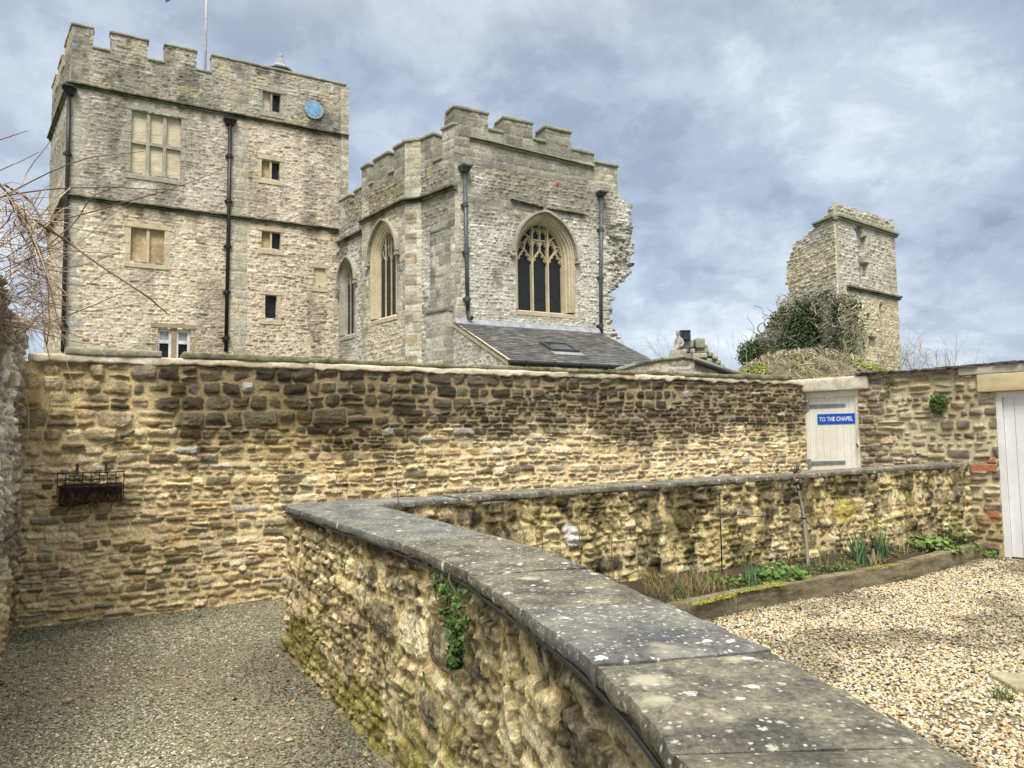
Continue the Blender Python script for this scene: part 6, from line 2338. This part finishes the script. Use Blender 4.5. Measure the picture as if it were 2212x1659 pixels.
# --- the iron basket on the garden wall
b0, b1 = MAIN.uv(124, 1022, .16), MAIN.uv(268, 1019, .16)
bb = MAIN.uv(190, 1084, .1)
bu0, bu1, bvt, bvb = b0[0], b1[0], (b0[1] + b1[1]) / 2, bb[1]
bk = empty('wall_basket', tuple(MAIN.P((bu0 + bu1) / 2, bvb, .0)), 'black iron hayrack basket with dead brown moss lining, hung on the garden wall', 'wall basket')
m = MB()
for (vv, ww, r_) in ((bvt, .19, .007), (bvt - .13, .165, .005), (bvb + .02, .05, .005)):
    m.tube([MAIN.P(bu0, vv, .04), MAIN.P(bu0, vv, ww * .75), MAIN.P(bu0 + .05, vv, ww), MAIN.P(bu1 - .05, vv, ww), MAIN.P(bu1, vv, ww * .75), MAIN.P(bu1, vv, .04)], r_, 6)
m.build('rim', M['iron_black'], bk)
for k in range(9):
    u_ = bu0 + (bu1 - bu0) * k / 8
    m = MB()
    w_ = .19 if 0 < k < 8 else .145
    m.tube(spline([MAIN.P(u_, bvt, w_), MAIN.P(u_, bvt - .13, w_ * .9), MAIN.P(u_, bvb + .03, .08), MAIN.P(u_, bvb, .03)], 10), .0045, 6)
    m.build('bar', M['iron_black'], bk)
m = MB()
for f_ in (.28, .72):
    u_ = bu0 + (bu1 - bu0) * f_
    m.box(MAIN, u_ - .011, u_ + .011, bvt - .02, bvt + .085, .03, .042)
    m.tube([MAIN.P(u_, bvt + .08, .045), MAIN.P(u_, bvt + .0, .10), MAIN.P(u_, bvt, .19)], .006, 6)
m.build('bracket', M['iron_black'], bk)
M['coir'] = mat('dead coir lining', None, attr=True, var=.5, scale=30, fine=110, bump=1.0, bscale=60, bdist=.02)
U_, V_ = np.meshgrid(np.linspace(bu0 + .01, bu1 - .01, 50), np.linspace(0, 1, 16))
w_ = .155 * np.sin(np.clip(V_, .02, 1) * math.pi / 2) ** .7 + .03 * (fbm(U_ * 9, V_ * 4, 400, 3) - .5)
v_ = bvb - .03 + (bvt - .07 - bvb) * V_ + .05 * (fbm(U_ * 7, V_ * 2, 401, 3) - .5)
P_ = MAIN.P(U_, v_, w_).reshape(-1, 3)
idx = np.arange(50 * 16).reshape(16, 50)
Q_ = np.stack([idx[:-1, :-1], idx[:-1, 1:], idx[1:, 1:], idx[1:, :-1]], -1).reshape(-1, 4)
topi = len(P_)
P2 = MAIN.P(U_[-1], v_[-1] - .01, .02)
P_ = np.concatenate([P_, P2])
Q_ = np.concatenate([Q_, np.stack([idx[-1, :-1], idx[-1, 1:], topi + np.arange(1, 50), topi + np.arange(49)], -1)])
cc = np.array([.035, .024, .015]) * (.5 + 1.4 * fbm(P_[:, 0] * 14, P_[:, 2] * 8, 402, 3))[:, None]
mesh_np('moss_lining', P_, Q_, M['coir'], bk, cc)
hr = MB()
for i in range(130):
    u_ = bu0 + .02 + (bu1 - bu0 - .04) * rt.random()
    v_ = bvb + .10 * rt.random() + .02
    hr.tube([MAIN.P(u_, v_, .10 + .05 * rt.random()), MAIN.P(u_ + .03 * rt.normal(), v_ - .05, .14), MAIN.P(u_ + .04 * rt.normal(), v_ - .06 - .09 * rt.random(), .08)], .0016, 4, col=[(.10, .06, .03), (.05, .032, .02), (.16, .10, .05)][i % 3])
hr.build('coir_fringe', M['twig'], bk, col=True)
U1 = bu0 + .05 + (bu1 - bu0 - .1) * rt.random(120)
leaves('moss_tuft', MAIN.P(U1, bvt - .075 + .02 * rt.random(120), .05 + .08 * rt.random(120)), np.tile([0, 0, 1.], (120, 1)), .022, [(.07, .08, .015), (.10, .09, .02)], M['leaf'], bk, 9)

# --- ivy-leaved creeper growing out of the low wall
uv_c = [(972, 1240), (1000, 1270), (1010, 1310), (1005, 1350), (1000, 1390), (1002, 1420)]


def near_hit(px, py):
    """point on the curved wall face"""
    r = ray(px, py)
    o = np.array([0, 0, EYE])
    best = None
    for t in np.linspace(.8, 7, 900):
        p = o + r * t
        if p[2] < 0:
            break
        k = np.argmin(np.linalg.norm(CO.Q - p[:2], axis=1))
        d = (p[:2] - CO.Q[k]) @ CO.n[k]
        if d < -.02:
            return CO.t[k], p[2]
    return 0, 0


cpts = []
for i in range(520):
    t_ = rt.random() ** .9
    y = 1262 + 180 * t_
    x = 975 + 30 * t_ + rt.normal(0, 9) if t_ < .35 else 1003 + rt.normal(0, 11 * (1.1 - .7 * t_))
    if t_ < .3:
        x = 955 + 60 * rt.random()
        y = 1228 + (x - 955) * .55 + 60 * rt.random()
    cpts.append((x, y))
Pc = []
for x, y in cpts:
    u_, v_ = near_hit(x, y)
    if u_ > 0 and v_ < ZC - .06:
        Pc.append(CO.P(u_, v_, -.005 + .045 * rt.random()))
Pc = np.array(Pc)
cr = empty('wall_creeper', tuple(Pc.mean(0)), 'small-leaved green creeper trailing down the face of the low wall below its coping', 'creeper')
leaves('foliage', Pc, np.tile([*CO.nor(CO.L * .55), .3], (len(Pc), 1)), .014 + .014 * rt.random(len(Pc)), [(.05, .10, .02), (.075, .14, .03), (.035, .065, .015), (.10, .15, .04)], M['leaf'], cr, 31, long=1.1)
m = MB()
for (x0, y0, x1, y1) in ((985, 1238, 1004, 1330), (1004, 1330, 1002, 1430), (965, 1240, 1004, 1300)):
    a_, b_ = near_hit(x0, y0), near_hit(x1, y1)
    m.tube([CO.P(a_[0] + (b_[0] - a_[0]) * s_, a_[1] + (b_[1] - a_[1]) * s_, .0 + .01 * math.sin(s_ * 9)) for s_ in np.linspace(0, 1, 8)], .004, 5, col=(.10, .075, .045))
m.build('stem', M['twig'], cr, col=True)

# --- ferns on the gate wall
for (px, py, n, s_, lb) in ((2027, 868, 90, .035, 'bushy green fern rooted in the outbuilding wall beside the white door'), (1923, 826, 26, .022, 'tiny green wall fern growing above the gate side of the outbuilding wall')):
    u_, v_ = GATE.uv(px, py, .05)
    f = empty('wall_fern', tuple(GATE.P(u_, v_, .03)), lb, 'fern')
    B_, N2 = [], []
    for i in range(n):
        a = rt.random() * 6.283
        rr_ = rt.random() ** .5 * (.115 if s_ > .03 else .06)
        B_.append(GATE.P(u_ + rr_ * math.cos(a) * .9, v_ + rr_ * math.sin(a) * 1.0 - .02, .05 + .10 * (1 - rr_ / .13) * rt.random()))
        N2.append([*GATE.n, .5])
    B_ = np.repeat(np.array(B_), 4, 0) + rt.normal(0, .018, (n * 4, 3))
    leaves('frond', B_, np.repeat(np.array(N2), 4, 0), s_ * .8, [(.045, .10, .02), (.07, .13, .025), (.03, .06, .015)], M['leaf'], f, 41, long=1.6)
    m = MB()
    for i in range(6):
        m.tube([GATE.P(u_, v_, .02), GATE.P(u_ + .06 * rt.normal(), v_ + .05 * rt.normal(), .11)], .003, 4, col=(.06, .08, .02))
    m.build('stem', M['twig'], f, col=True)

# --- raised bed planting
BZ = .13


def bed(px, py):
    z = .2
    for _ in range(6):
        p = on_z(px, py, z)
        z = float(bedz0(p[0], p[1]))
    a_ = side(ARM, p[0], p[1])
    if a_ < .09:
        p = p + ARM.n * (.09 - a_)
    return np.array([p[0], p[1], z - .02])


def clump_bases(c, n, r):
    a = rt.random(n) * 6.283
    q = r * rt.random(n) ** .5
    return [(c[0] + q[i] * math.cos(a[i]), c[1] + q[i] * math.sin(a[i]), c[2]) for i in range(n)]


GRN = [(.075, .15, .075), (.10, .19, .085), (.055, .115, .06), (.13, .21, .08)]
for (px, py, n, h, w, lb) in ((1621, 1268, 26, .24, .016, 'young daffodil clump with upright blue-green leaves near the joint of the first two sleepers'),
                             (1858, 1222, 46, .34, .017, 'tallest daffodil clump with blue-green leaves, left of the pair near the middle of the bed'),
                             (1905, 1208, 44, .34, .017, 'tall daffodil clump with blue-green leaves, right of the pair near the middle of the bed'),
                             (1462, 1285, 12, .16, .013, 'sparse daffodil clump at the near end of the bed beside the slate coping'),
                             (1745, 1243, 10, .16, .013, 'short daffodil shoots at the foot of the bare sapling')):
    c = bed(px, py)
    e = empty('daffodil_clump', tuple(c), lb, 'daffodils', 'daffodil clumps in the raised bed')
    blades('leaf_blades', clump_bases(c, n, .075 if n > 20 else .05), h, w, .28, GRN, e, seed=int(px), curve=.15, segs=6)
    if n > 12:
        for k in range(3):
            m = MB()
            b_ = clump_bases(c, 1, .06)[0]
            tp = (b_[0] + .02 * rt.normal(), b_[1] + .02 * rt.normal(), b_[2] + h * 1.25)
            m.tube([b_, tp], [.004, .0035], 5, col=(.12, .19, .06))
            m.tube([tp, (tp[0] + .012, tp[1] - .006, tp[2] + .03), (tp[0] + .022, tp[1] - .01, tp[2] + .045)], [.0035, .009, .002], 6, col=(.38, .36, .06))
            m.build('flower_bud', M['twig'], e, col=True)


def leafy(px, py, n, rad, h, s_, lb, pal, seed):
    c = bed(px, py)
    e = empty('leafy_plant', tuple(c), lb, 'plant', 'low leafy plants in and beside the raised bed')
    P_, N2 = [], []
    m = MB()
    n, rad, h = (int(n * 1.6), rad * 1.15, h * 1.15) if px < 2090 else (int(n * .8), rad * .7, h)
    for i in range(n):
        a, q = rt.random() * 6.283, rad * rt.random() ** .5
        z = h * (.35 + .65 * rt.random()) * (1 - .5 * (q / rad) ** 2)
        p = (c[0] + q * math.cos(a) * 1.3, c[1] + q * math.sin(a) * .8, c[2] + z)
        P_.append(p)
        N2.append((.5 * math.cos(a) * q / rad, .5 * math.sin(a) * q / rad - .3, 1))
        if i % 3 == 0:
            m.tube([(c[0] + .3 * q * math.cos(a), c[1] + .3 * q * math.sin(a), c[2]), p], .0022, 4, col=(.09, .10, .03))
    leaves('foliage', np.array(P_), np.array(N2), s_, pal, M['leaf'], e, seed, long=1.15, fold=.18, jit=.5)
    m.build('stem', M['twig'], e, col=True)


LG = [(.055, .12, .02), (.09, .17, .03), (.035, .075, .018), (.14, .21, .05)]
LG2 = [(.10, .18, .03), (.15, .23, .05), (.07, .13, .025)]
leafy(1680, 1258, 75, .20, .21, .055, 'bright leafy plant with round leaves behind the mossy middle sleeper', LG, 51)
leafy(1560, 1262, 40, .12, .11, .040, 'small leafy plant at the foot of the iron plant support', LG, 52)
leafy(1600, 1262, 22, .10, .09, .035, 'smallest leafy plant, between the iron support and the young daffodils', LG, 53)
leafy(1985, 1196, 80, .24, .14, .060, 'spreading pale green leafy plant right of the daffodil pair', LG2, 54)
leafy(2035, 1182, 55, .18, .14, .050, 'pale green leafy plant further along the bed with cut stems above it', LG2, 55)
leafy(2062, 1166, 40, .13, .24, .045, 'tall dark green leafy plant against the low wall near its end', LG, 56)
leafy(2105, 1168, 36, .13, .15, .045, 'green leafy plant at the outbuilding end of the raised bed', LG, 57)
leafy(1800, 1232, 70, .20, .09, .022, 'low fine-leaved mat plant behind the middle sleeper', LG, 58)
leafy(1715, 1246, 50, .18, .07, .022, 'low fine-leaved plant left of the bare sapling', LG, 59)
for (px, py, lb, sd) in ((2140, 1205, 'weed with bright leaves in the gravel at the end of the raised bed', 61), (2172, 1200, 'small weed in the gravel at the foot of the white door', 62), (2167, 1512, 'tuft of grassy weed beside the paving slabs', 63)):
    c = np.array([*on_z(px, py, .02), .015])
    e = empty('gravel_weed', tuple(c), lb, 'weed', 'weeds in the gravel')
    if sd < 63:
        n = 34
        a = rt.random(n) * 6.283
        q = .13 * rt.random(n) ** .5
        leaves('foliage', np.stack([c[0] + q * np.cos(a), c[1] + .6 * q * np.sin(a), c[2] + .02 + .07 * rt.random(n)], -1), np.tile([0, -.3, 1.], (n, 1)), .045, LG2, M['leaf'], e, sd, long=1.2)
    else:
        blades('grass_blades', clump_bases(c, 60, .06), .10, .004, .8, [(.10, .16, .03), (.16, .18, .05)], e, seed=63)
# dry grasses at the near end
gr_bases = []
for i in range(900):
    px, py = 1395 + 175 * rt.random(), 1245 + 45 * rt.random()
    p = bed(px, py + 6)
    if side(ARM, p[0], p[1]) > .02 and side(SLEEP, p[0], p[1]) < -.10:
        gr_bases.append(tuple(p))
dg_ = blades('dry_grass', gr_bases, .17, .0035, .7, [(.26, .20, .08), (.20, .14, .06), (.13, .13, .04), (.30, .25, .12), (.16, .09, .05)], None, seed=70, curve=.3)
tag(dg_, 'tawny dry grass at the near end of the raised bed', 'grass', kind='stuff')
lt_b = []
for i in range(500):
    px = 1420 + 640 * rt.random()
    p = bed(px, 1300 - (px - 1420) * .196 + 14 * rt.normal())
    if side(ARM, p[0], p[1]) > .05 and side(SLEEP, p[0], p[1]) < -.12:
        lt_b.append((p[0], p[1], p[2] + .03))
lv = leaves('leaf_litter', np.array(lt_b), np.tile([0, 0, 1.], (len(lt_b), 1)), .022, [(.16, .09, .04), (.24, .16, .08), (.10, .055, .03), (.30, .22, .12)], M['leaf'], None, 71, jit=.9)
tag(lv, 'dead brown leaves littering the soil of the raised bed', 'leaf litter', kind='stuff')
gcb = []
for i in range(8500):
    px = 1440 + 660 * rt.random()
    p = bed(px, 1292 - (px - 1440) * .186 + 20 * rt.normal())
    if side(ARM, p[0], p[1]) > .04 and side(SLEEP, p[0], p[1]) < -.10 and fbm(np.array(p[0] * 4), np.array(p[1] * 4), 430, 3) > .42:
        gcb.append((p[0], p[1], p[2] + .01 + .045 * rt.random()))
gc_ = leaves('ground_cover', np.array(gcb), np.tile([0, -.3, 1.], (len(gcb), 1)), .017, [(.06, .085, .02), (.10, .13, .03), (.05, .06, .02), (.14, .15, .04), (.12, .09, .03)], M['leaf'], None, 72, long=1.5)
tag(gc_, 'low mossy weeds and seedlings covering the soil of the raised bed', 'ground cover', kind='stuff')
X, Y = scatter(900, lambda X, Y: .16 + .84 * (np.minimum(np.minimum(side(MAIN, X, Y), side(LEFT, X, Y)), x_out(np.minimum(Y, 5.9)) - X) < .3), lambda X, Y: lane(X, Y) & (X < x_out(np.minimum(Y, 5.9)) - .02) & (side(LEFT, X, Y) > .03) & (side(MAIN, X, Y) > .03), -5, .2, 2.6, 8)
fl_ = leaves('fallen_leaves', np.stack([X, Y, .012 + .012 * rt.random(len(X))], -1), np.tile([0, 0, 1.], (len(X), 1)), .026, [(.22, .10, .05), (.34, .25, .12), (.14, .08, .04), (.44, .38, .20)], M['leaf'], None, 73, jit=.7)
tag(fl_, 'dry fallen leaves drifted on the path along the foot of the walls', 'leaf litter', kind='stuff')
# cut dead stems
for (px, py, n, h, lb) in ((1885, 1222, 26, .16, 'cluster of cut straw-coloured stems between the daffodil pair'), (1770, 1228, 16, .17, 'cluster of dark dead stems right of the sapling'), (1700, 1225, 14, .2, 'cluster of thin brown dead stems left of the sapling'), (1945, 1200, 10, .24, 'few tall pale cut stems behind the spreading plant'), (2020, 1178, 8, .26, 'pair of pale upright cut stems near the bed end')):
    c = bed(px, py)
    m = MB()
    for b_ in clump_bases(c, n, .10):
        a = rt.random() * 6.283
        l_ = h * (.5 + .6 * rt.random())
        m.tube([b_, (b_[0] + .35 * l_ * math.cos(a) * rt.random(), b_[1] + .35 * l_ * math.sin(a) * rt.random(), b_[2] + l_)], .0035, 5, col=(.42, .34, .2) if 'straw' in lb or 'pale' in lb else ((.10, .06, .04) if rt.random() < .7 else (.30, .22, .13)))
    o = m.build('dead_stems', M['twig'], None, col=True)
    tag(o, lb, 'dead stems', 'cut dead stems in the raised bed')
# iron plant support with a half hoop
c = bed(1560, 1238)
tpz = on_z(1558, 1066, 0)


def up_to(c, py):
    """height at which a plumb line over c reaches image row py"""
    lo_, hi_ = c[2], 3
    for _ in range(50):
        z = (lo_ + hi_) / 2
        d = (np.array([c[0], c[1], z]) - np.array([0, 0, EYE])) @ RC
        if CY - F * d[1] / -d[2] > py:
            lo_ = z
        else:
            hi_ = z
    return z


zt, zr = up_to(c, 1066), up_to(c, 1117)
ps = empty('plant_support', tuple(c), 'thin black iron plant stake with a half hoop, standing in the raised bed', 'plant stake')
m = MB()
m.tube([(c[0], c[1], c[2] - .05), (c[0], c[1], zt)], .0065, 8)
m.lathe((c[0], c[1], zt - .004), [(.004, -.006), (.012, 0), (.013, .008), (.006, .016)], 10)
m.build('stake', M['iron_black'], ps, smooth=True)
m = MB()
hr_ = .15
m.tube([(c[0] + hr_ + hr_ * -math.cos(t), c[1] + .09 * math.sin(t) + .02, zr) for t in np.linspace(0, 6.283, 34)], .0035, 6)
m.tube([(c[0] + 2 * hr_, c[1] + .02, zr), (c[0] + 2 * hr_ + .14, c[1] + .03, zr + .002)], .003, 6)
m.build('hoop', M['iron_black'], ps, smooth=True)
# bare sapling
b_ = bed(1746, 1216)
D0 = b_[1]
sp_ = empty('bare_sapling', tuple(b_), 'bare grey sapling with a knobbly pruned head, tied against the low wall', 'sapling')
pts = spline([tuple(b_ - np.array([0, 0, .03])), at_depth(1741, 1165, D0 + .12), at_depth(1735, 1110, D0 + .20), at_depth(1727, 1070, D0 + .22), at_depth(1721, 1040, D0 + .22), at_depth(1719, 1028, D0 + .22)], 26)
m = MB()
rad_ = [.020 - .007 * i / 26 + .004 * (i % 6 == 0) for i in range(len(pts))]
m.tube(pts, rad_, 9, col=(.20, .185, .165))
m.build('trunk', M['twig'], sp_, smooth=True, col=True)
tp = pts[-1]
m = MB()
m.lathe((tp[0], tp[1], tp[2] - .05), [(.016, 0), (.032, .03), (.036, .055), (.022, .085), (.008, .10)], 9)
for i in range(9):
    a = i * 2.4
    q = np.array([math.cos(a) * .06, math.sin(a) * .05, .05 + .05 * (i % 3)])
    m.tube([tp + q * .2, tp + q * .7 + [0, 0, .01], tp + q], [.010, .008, .004], 6)
m.c = [(.16, .135, .12)] * len(m.v)
m.build('pruned_head', M['twig'], sp_, smooth=True, col=True)
m = MB()
for i in (9, 17):
    m.lathe((pts[i][0], pts[i][1], pts[i][2] - .01), [(.022, 0), (.024, .01), (.022, .02)], 8)
m.build('tree_tie', M['iron_black'], sp_)
# thin shoots against the second arm
for (x0, y0, y1, lb, cl_) in ((1171, 1218, 1090, 'dark slender upright shoot left of the pair beside the white stone', (.07, .05, .035)), (1254, 1222, 1068, 'thin budding shoot just right of the chalk-white stone', (.16, .15, .06)), (1325, 1250, 1085, 'reddish thin shoot nearest the slate coping in the bed', (.17, .10, .05)), (1288, 1235, 1130, 'short thin leaning shoot between two taller shoots', (.14, .10, .05)), (859, 1090, 978, 'fine upright shoot rising past the coping corner', (.09, .07, .05))):
    u_, v_ = ARM.uv(x0, y0, .12)
    vt_ = ARM.uv(x0, y1, .12)[1]
    m = MB()
    zs = np.linspace(.0, vt_, 12)
    pp = [ARM.P(u_ + .012 * math.sin(z * 9 + x0), z, .12 + .01 * math.cos(z * 7)) for z in zs]
    m.tube(pp, list(np.linspace(.0055, .0022, 12)), 6, col=cl_)
    e = empty('shoot', tuple(pp[0]), lb, 'shoot', 'thin shoots in front of the low wall')
    m.build('stem', M['twig'], e, smooth=True, col=True)
    k = [i for i in range(4, 12)]
    if x0 > 1200:
        leaves('bud', np.array([pp[i] for i in k for _ in range(2)]) + rt.normal(0, .006, (16, 3)), np.tile([*ARM.n, .3], (16, 1)), .016, [(.20, .20, .06), (.13, .15, .04)], M['leaf'], e, int(x0), long=1.8)

# --- ivy and growth on the ruined tower
def scat_poly(poly, n, rng_):
    poly = np.array(poly, float)
    lo_, hi_ = poly.min(0), poly.max(0)
    out = []
    while len(out) < n:
        q = lo_ + (hi_ - lo_) * rng_.random((n, 2))
        ins = np.zeros(n, bool)
        j = len(poly) - 1
        for i in range(len(poly)):
            c = ((poly[i, 1] > q[:, 1]) != (poly[j, 1] > q[:, 1])) & (q[:, 0] < (poly[j, 0] - poly[i, 0]) * (q[:, 1] - poly[i, 1]) / (poly[j, 1] - poly[i, 1] + 1e-9) + poly[i, 0])
            ins ^= c
            j = i
        out += list(q[ins])
    return np.array(out[:n])


rv = np.random.default_rng(91)
ivy = empty('ivy', tuple(RL.P(6, 4, .3)), 'dark green ivy with grey twisted stems climbing the broken left side of the ruined tower', 'ivy')


def on_ruin(q, wj):
    P_ = []
    for x, y in q:
        fr = RL if x < 1827 else RR
        u_, v_ = fr.uv(x, y, .2)
        P_.append(fr.P(u_, v_, .15 + wj * rv.random()))
    return np.array(P_)


reg_dark = [(1690, 760), (1700, 700), (1725, 672), (1760, 650), (1775, 690), (1770, 740), (1740, 775)]
reg_all = [(1612, 790), (1620, 745), (1650, 712), (1690, 660), (1740, 640), (1800, 628), (1845, 640), (1855, 690), (1850, 770), (1835, 800), (1620, 800)]
reg_left = [(1608, 785), (1612, 745), (1640, 735), (1650, 760), (1640, 790)]
for (nm_, poly, n, s_, pal, wj) in (('foliage', reg_all, 5001, .15, [(.05, .08, .028), (.085, .12, .045), (.04, .065, .025), (.15, .17, .08)], .5), ('foliage', reg_dark, 1700, .17, [(.04, .07, .02), (.06, .10, .028), (.03, .05, .016), (.085, .12, .04)], .55), ('foliage', [(1800, 640), (1860, 655), (1872, 720), (1864, 795), (1800, 795)], 1000, .12, [(.065, .095, .025), (.08, .12, .04), (.04, .065, .02)], .35), ('foliage', reg_left, 900, .16, [(.06, .09, .03), (.09, .12, .04)], .9)):
    q = scat_poly(poly, n, rv)
    if nm_ == 'foliage' and n > 5000:
        k = fbm(q[:, 0] / 22, q[:, 1] / 22, 410, 3) > .46
        q = q[k]
    P_ = on_ruin(q, wj)
    nn = np.array([[*((RL if x < 1827 else RR).n), .4] for x, y in q])
    leaves(nm_, P_, nn, s_, pal, M['leaf'], ivy, n, long=1.1)
m = MB()
for i in range(140):
    q0 = scat_poly(reg_all, 1, rv)[0]
    a = rv.normal(-1.4, .7)
    pp = [q0]
    for k in range(6):
        a += rv.normal(0, .35)
        pp.append(pp[-1] + np.array([math.cos(a), math.sin(a)]) * (5 + 7 * rv.random()))
    pp = [p for p in pp if p[1] > 632 and p[0] < 1856 and p[0] > 1612 - 0]
    if len(pp) < 3:
        continue
    P_ = on_ruin(pp, .55)
    m.tube(spline(P_, 12), list(np.linspace(.045, .02, len(spline(P_, 12)))), 5, col=[(.30, .27, .21), (.40, .37, .29), (.20, .17, .12), (.26, .22, .15)][i % 4])
m.build('stem', M['twig'], ivy, smooth=True, col=True)

# --- overgrown bank behind the garden wall
BD = 24.0
bkx = [1600, 1640, 1690, 1740, 1800, 1850, 1905, 1925]
bky = [806, 782, 768, 758, 765, 775, 790, 806]
m_u = np.array([at_depth(x, 800, BD)[0] for x in bkx])
m_z = np.array([at_depth(x, y, BD)[2] for x, y in zip(bkx, bky)])
bank = empty('overgrown_bank', (m_u.mean(), BD, 0), 'rubble bank matted with dry stems and grass in front of the ruined tower', 'bank')
X_, Y_ = np.meshgrid(np.linspace(m_u[0] - .3, m_u[-1] + .3, 70), np.linspace(BD - 1.2, BD + 3.5, 30))
hh_ = np.interp(X_, m_u, m_z)
zz_ = hh_ - 1.7 * sst(.0, -1.2, Y_ - BD) - .6 * sst(1.5, 3.5, Y_ - BD) + .45 * (fbm(X_ * 1.6, Y_ * 1.6, 420, 4) - .5) - .12
idx = np.arange(70 * 30).reshape(30, 70)
Q_ = np.stack([idx[:-1, :-1], idx[:-1, 1:], idx[1:, 1:], idx[1:, :-1]], -1).reshape(-1, 4)
P_ = np.stack([X_, Y_, zz_], -1).reshape(-1, 3)
ring = np.concatenate([idx[0, :], idx[1:, -1], idx[-1, -2::-1], idx[-2:0:-1, 0]])
sk_ = P_[ring].copy()
sk_[:, 2] = 0
n0 = len(P_)
i_ = np.arange(len(ring))
Q2 = np.stack([ring, n0 + i_, n0 + np.roll(i_, -1), np.roll(ring, -1)], -1)
cc = np.array([.19, .17, .11]) * (.5 + fbm(P_[:, 0] * 3, P_[:, 1] * 3, 421, 3))[:, None]
mesh_np('earth', np.concatenate([P_, sk_]), np.concatenate([Q_, Q2]), M['stone_far'], bank, np.concatenate([cc, cc[ring]]))


def bank_pts(n, x0, x1, y0=-1.2, y1=1.5):
    x = at_depth(x0, 800, BD)[0] + (at_depth(x1, 800, BD)[0] - at_depth(x0, 800, BD)[0]) * rv.random(n)
    y = BD + y0 + (y1 - y0) * rv.random(n)
    h = np.interp(x, m_u, m_z) - 1.7 * sst(.0, -1.2, y - BD) + .45 * (fbm(x * 1.6, y * 1.6, 420, 4) - .5) - .1
    return np.stack([x, y, h], -1)


blades('grass_blades', [tuple(p) for p in bank_pts(1500, 1600, 1925)], .30, .012, .9, [(.38, .31, .17), (.27, .21, .11), (.44, .38, .22), (.16, .17, .06)], bank, seed=95, segs=4)['kind'] = 'stuff'
m = MB()
for i, p in enumerate(bank_pts(300, 1650, 1840)):
    a = rv.normal(0, 1.4)
    L_ = .25 + .5 * rv.random()
    q = [p + np.array([math.cos(a) * L_ * s_, -.25 * s_, .22 * math.sin(s_ * 3.1) * rv.random() + .05]) for s_ in (0, .35, .7, 1)]
    m.tube(spline(q, 8), .011 + .008 * rv.random(), 4, col=[(.38, .33, .24), (.22, .18, .13), (.46, .41, .31)][i % 3])
m.build('stem', M['twig'], bank, col=True)
GY_ = [(.20, .24, .03), (.28, .31, .05), (.14, .18, .025)]
for (x0, x1, n, lb) in ((1592, 1650, 900, 0), (1835, 1925, 1100, 0), (1700, 1760, 200, 0)):
    P_ = bank_pts(n, x0, x1, -1.1, .6)
    P_[:, 2] += .12 * rv.random(n)
    leaves('foliage', P_, np.tile([0, -.6, 1.], (n, 1)), .075, GY_, M['leaf'], bank, x0, long=1.2)


def bare_shrub(px, py, D, h, n, spread, lb, seed, c0=(.20, .15, .11), straight=False, rad=.012):
    r = np.random.default_rng(seed)
    b = at_depth(px, py, D)
    e = empty('bare_shrub', tuple(b), lb, 'shrub', 'bare winter shrubs behind the garden wall')
    m = MB()

    def grow(p, d, L_, rr_, lev):
        q = [p]
        for k in range(5):
            d = d + r.normal(0, .03 if straight else .14, 3)
            d /= np.linalg.norm(d)
            q.append(q[-1] + d * L_ / 5)
        m.tube(q, list(np.linspace(rr_, rr_ * .5, 6)), 4, col=tuple(np.array(c0) * (.7 + .7 * r.random())))
        if lev > 0:
            for k in range(3 if not straight else 1):
                i = r.integers(2, 6)
                grow(q[i], d + r.normal(0, .45, 3) * np.array([1, 1, .6]), L_ * (.4 + .3 * r.random()), rr_ * .6, lev - 1)
    for i in range(n):
        o_ = np.array([spread * (r.random() - .5), .6 * (r.random() - .5), -.9])
        grow(b + o_, np.array([r.normal(0, .10 if straight else .35), r.normal(0, .1), 1.0]), h * (.6 + .6 * r.random()) + .5, rad, 2)
    m.build('branches', M['twig'], e, col=True)


bare_shrub(1975, 795, 30, 1.0, 16, 2.2, 'bare twiggy shrub just right of the ruined tower', 1)
bare_shrub(2055, 790, 22, .55, 60, 2.6, 'row of straw-like dry stems above the outbuilding wall', 2, c0=(.42, .35, .25), straight=True, rad=.006)
bare_shrub(2062, 790, 21, 1.35, 3, .9, 'few tall bare shoots rising above the outbuilding wall', 3, straight=True, rad=.009)
bare_shrub(1880, 775, 26, 1.0, 26, 2.4, 'bare twiggy shrub at the foot of the ruined tower', 4, c0=(.34, .29, .2), rad=.009)
bare_shrub(1405, 785, 34, 1.2, 10, 1.6, 'faint bare shrub between the lean-to and the statue', 5, c0=(.34, .30, .27), rad=.010)
bare_shrub(1585, 780, 40, 1.6, 10, 2.2, 'faint upright bare saplings left of the ivy-clad ruin', 6, c0=(.42, .41, .40), straight=True, rad=.010)
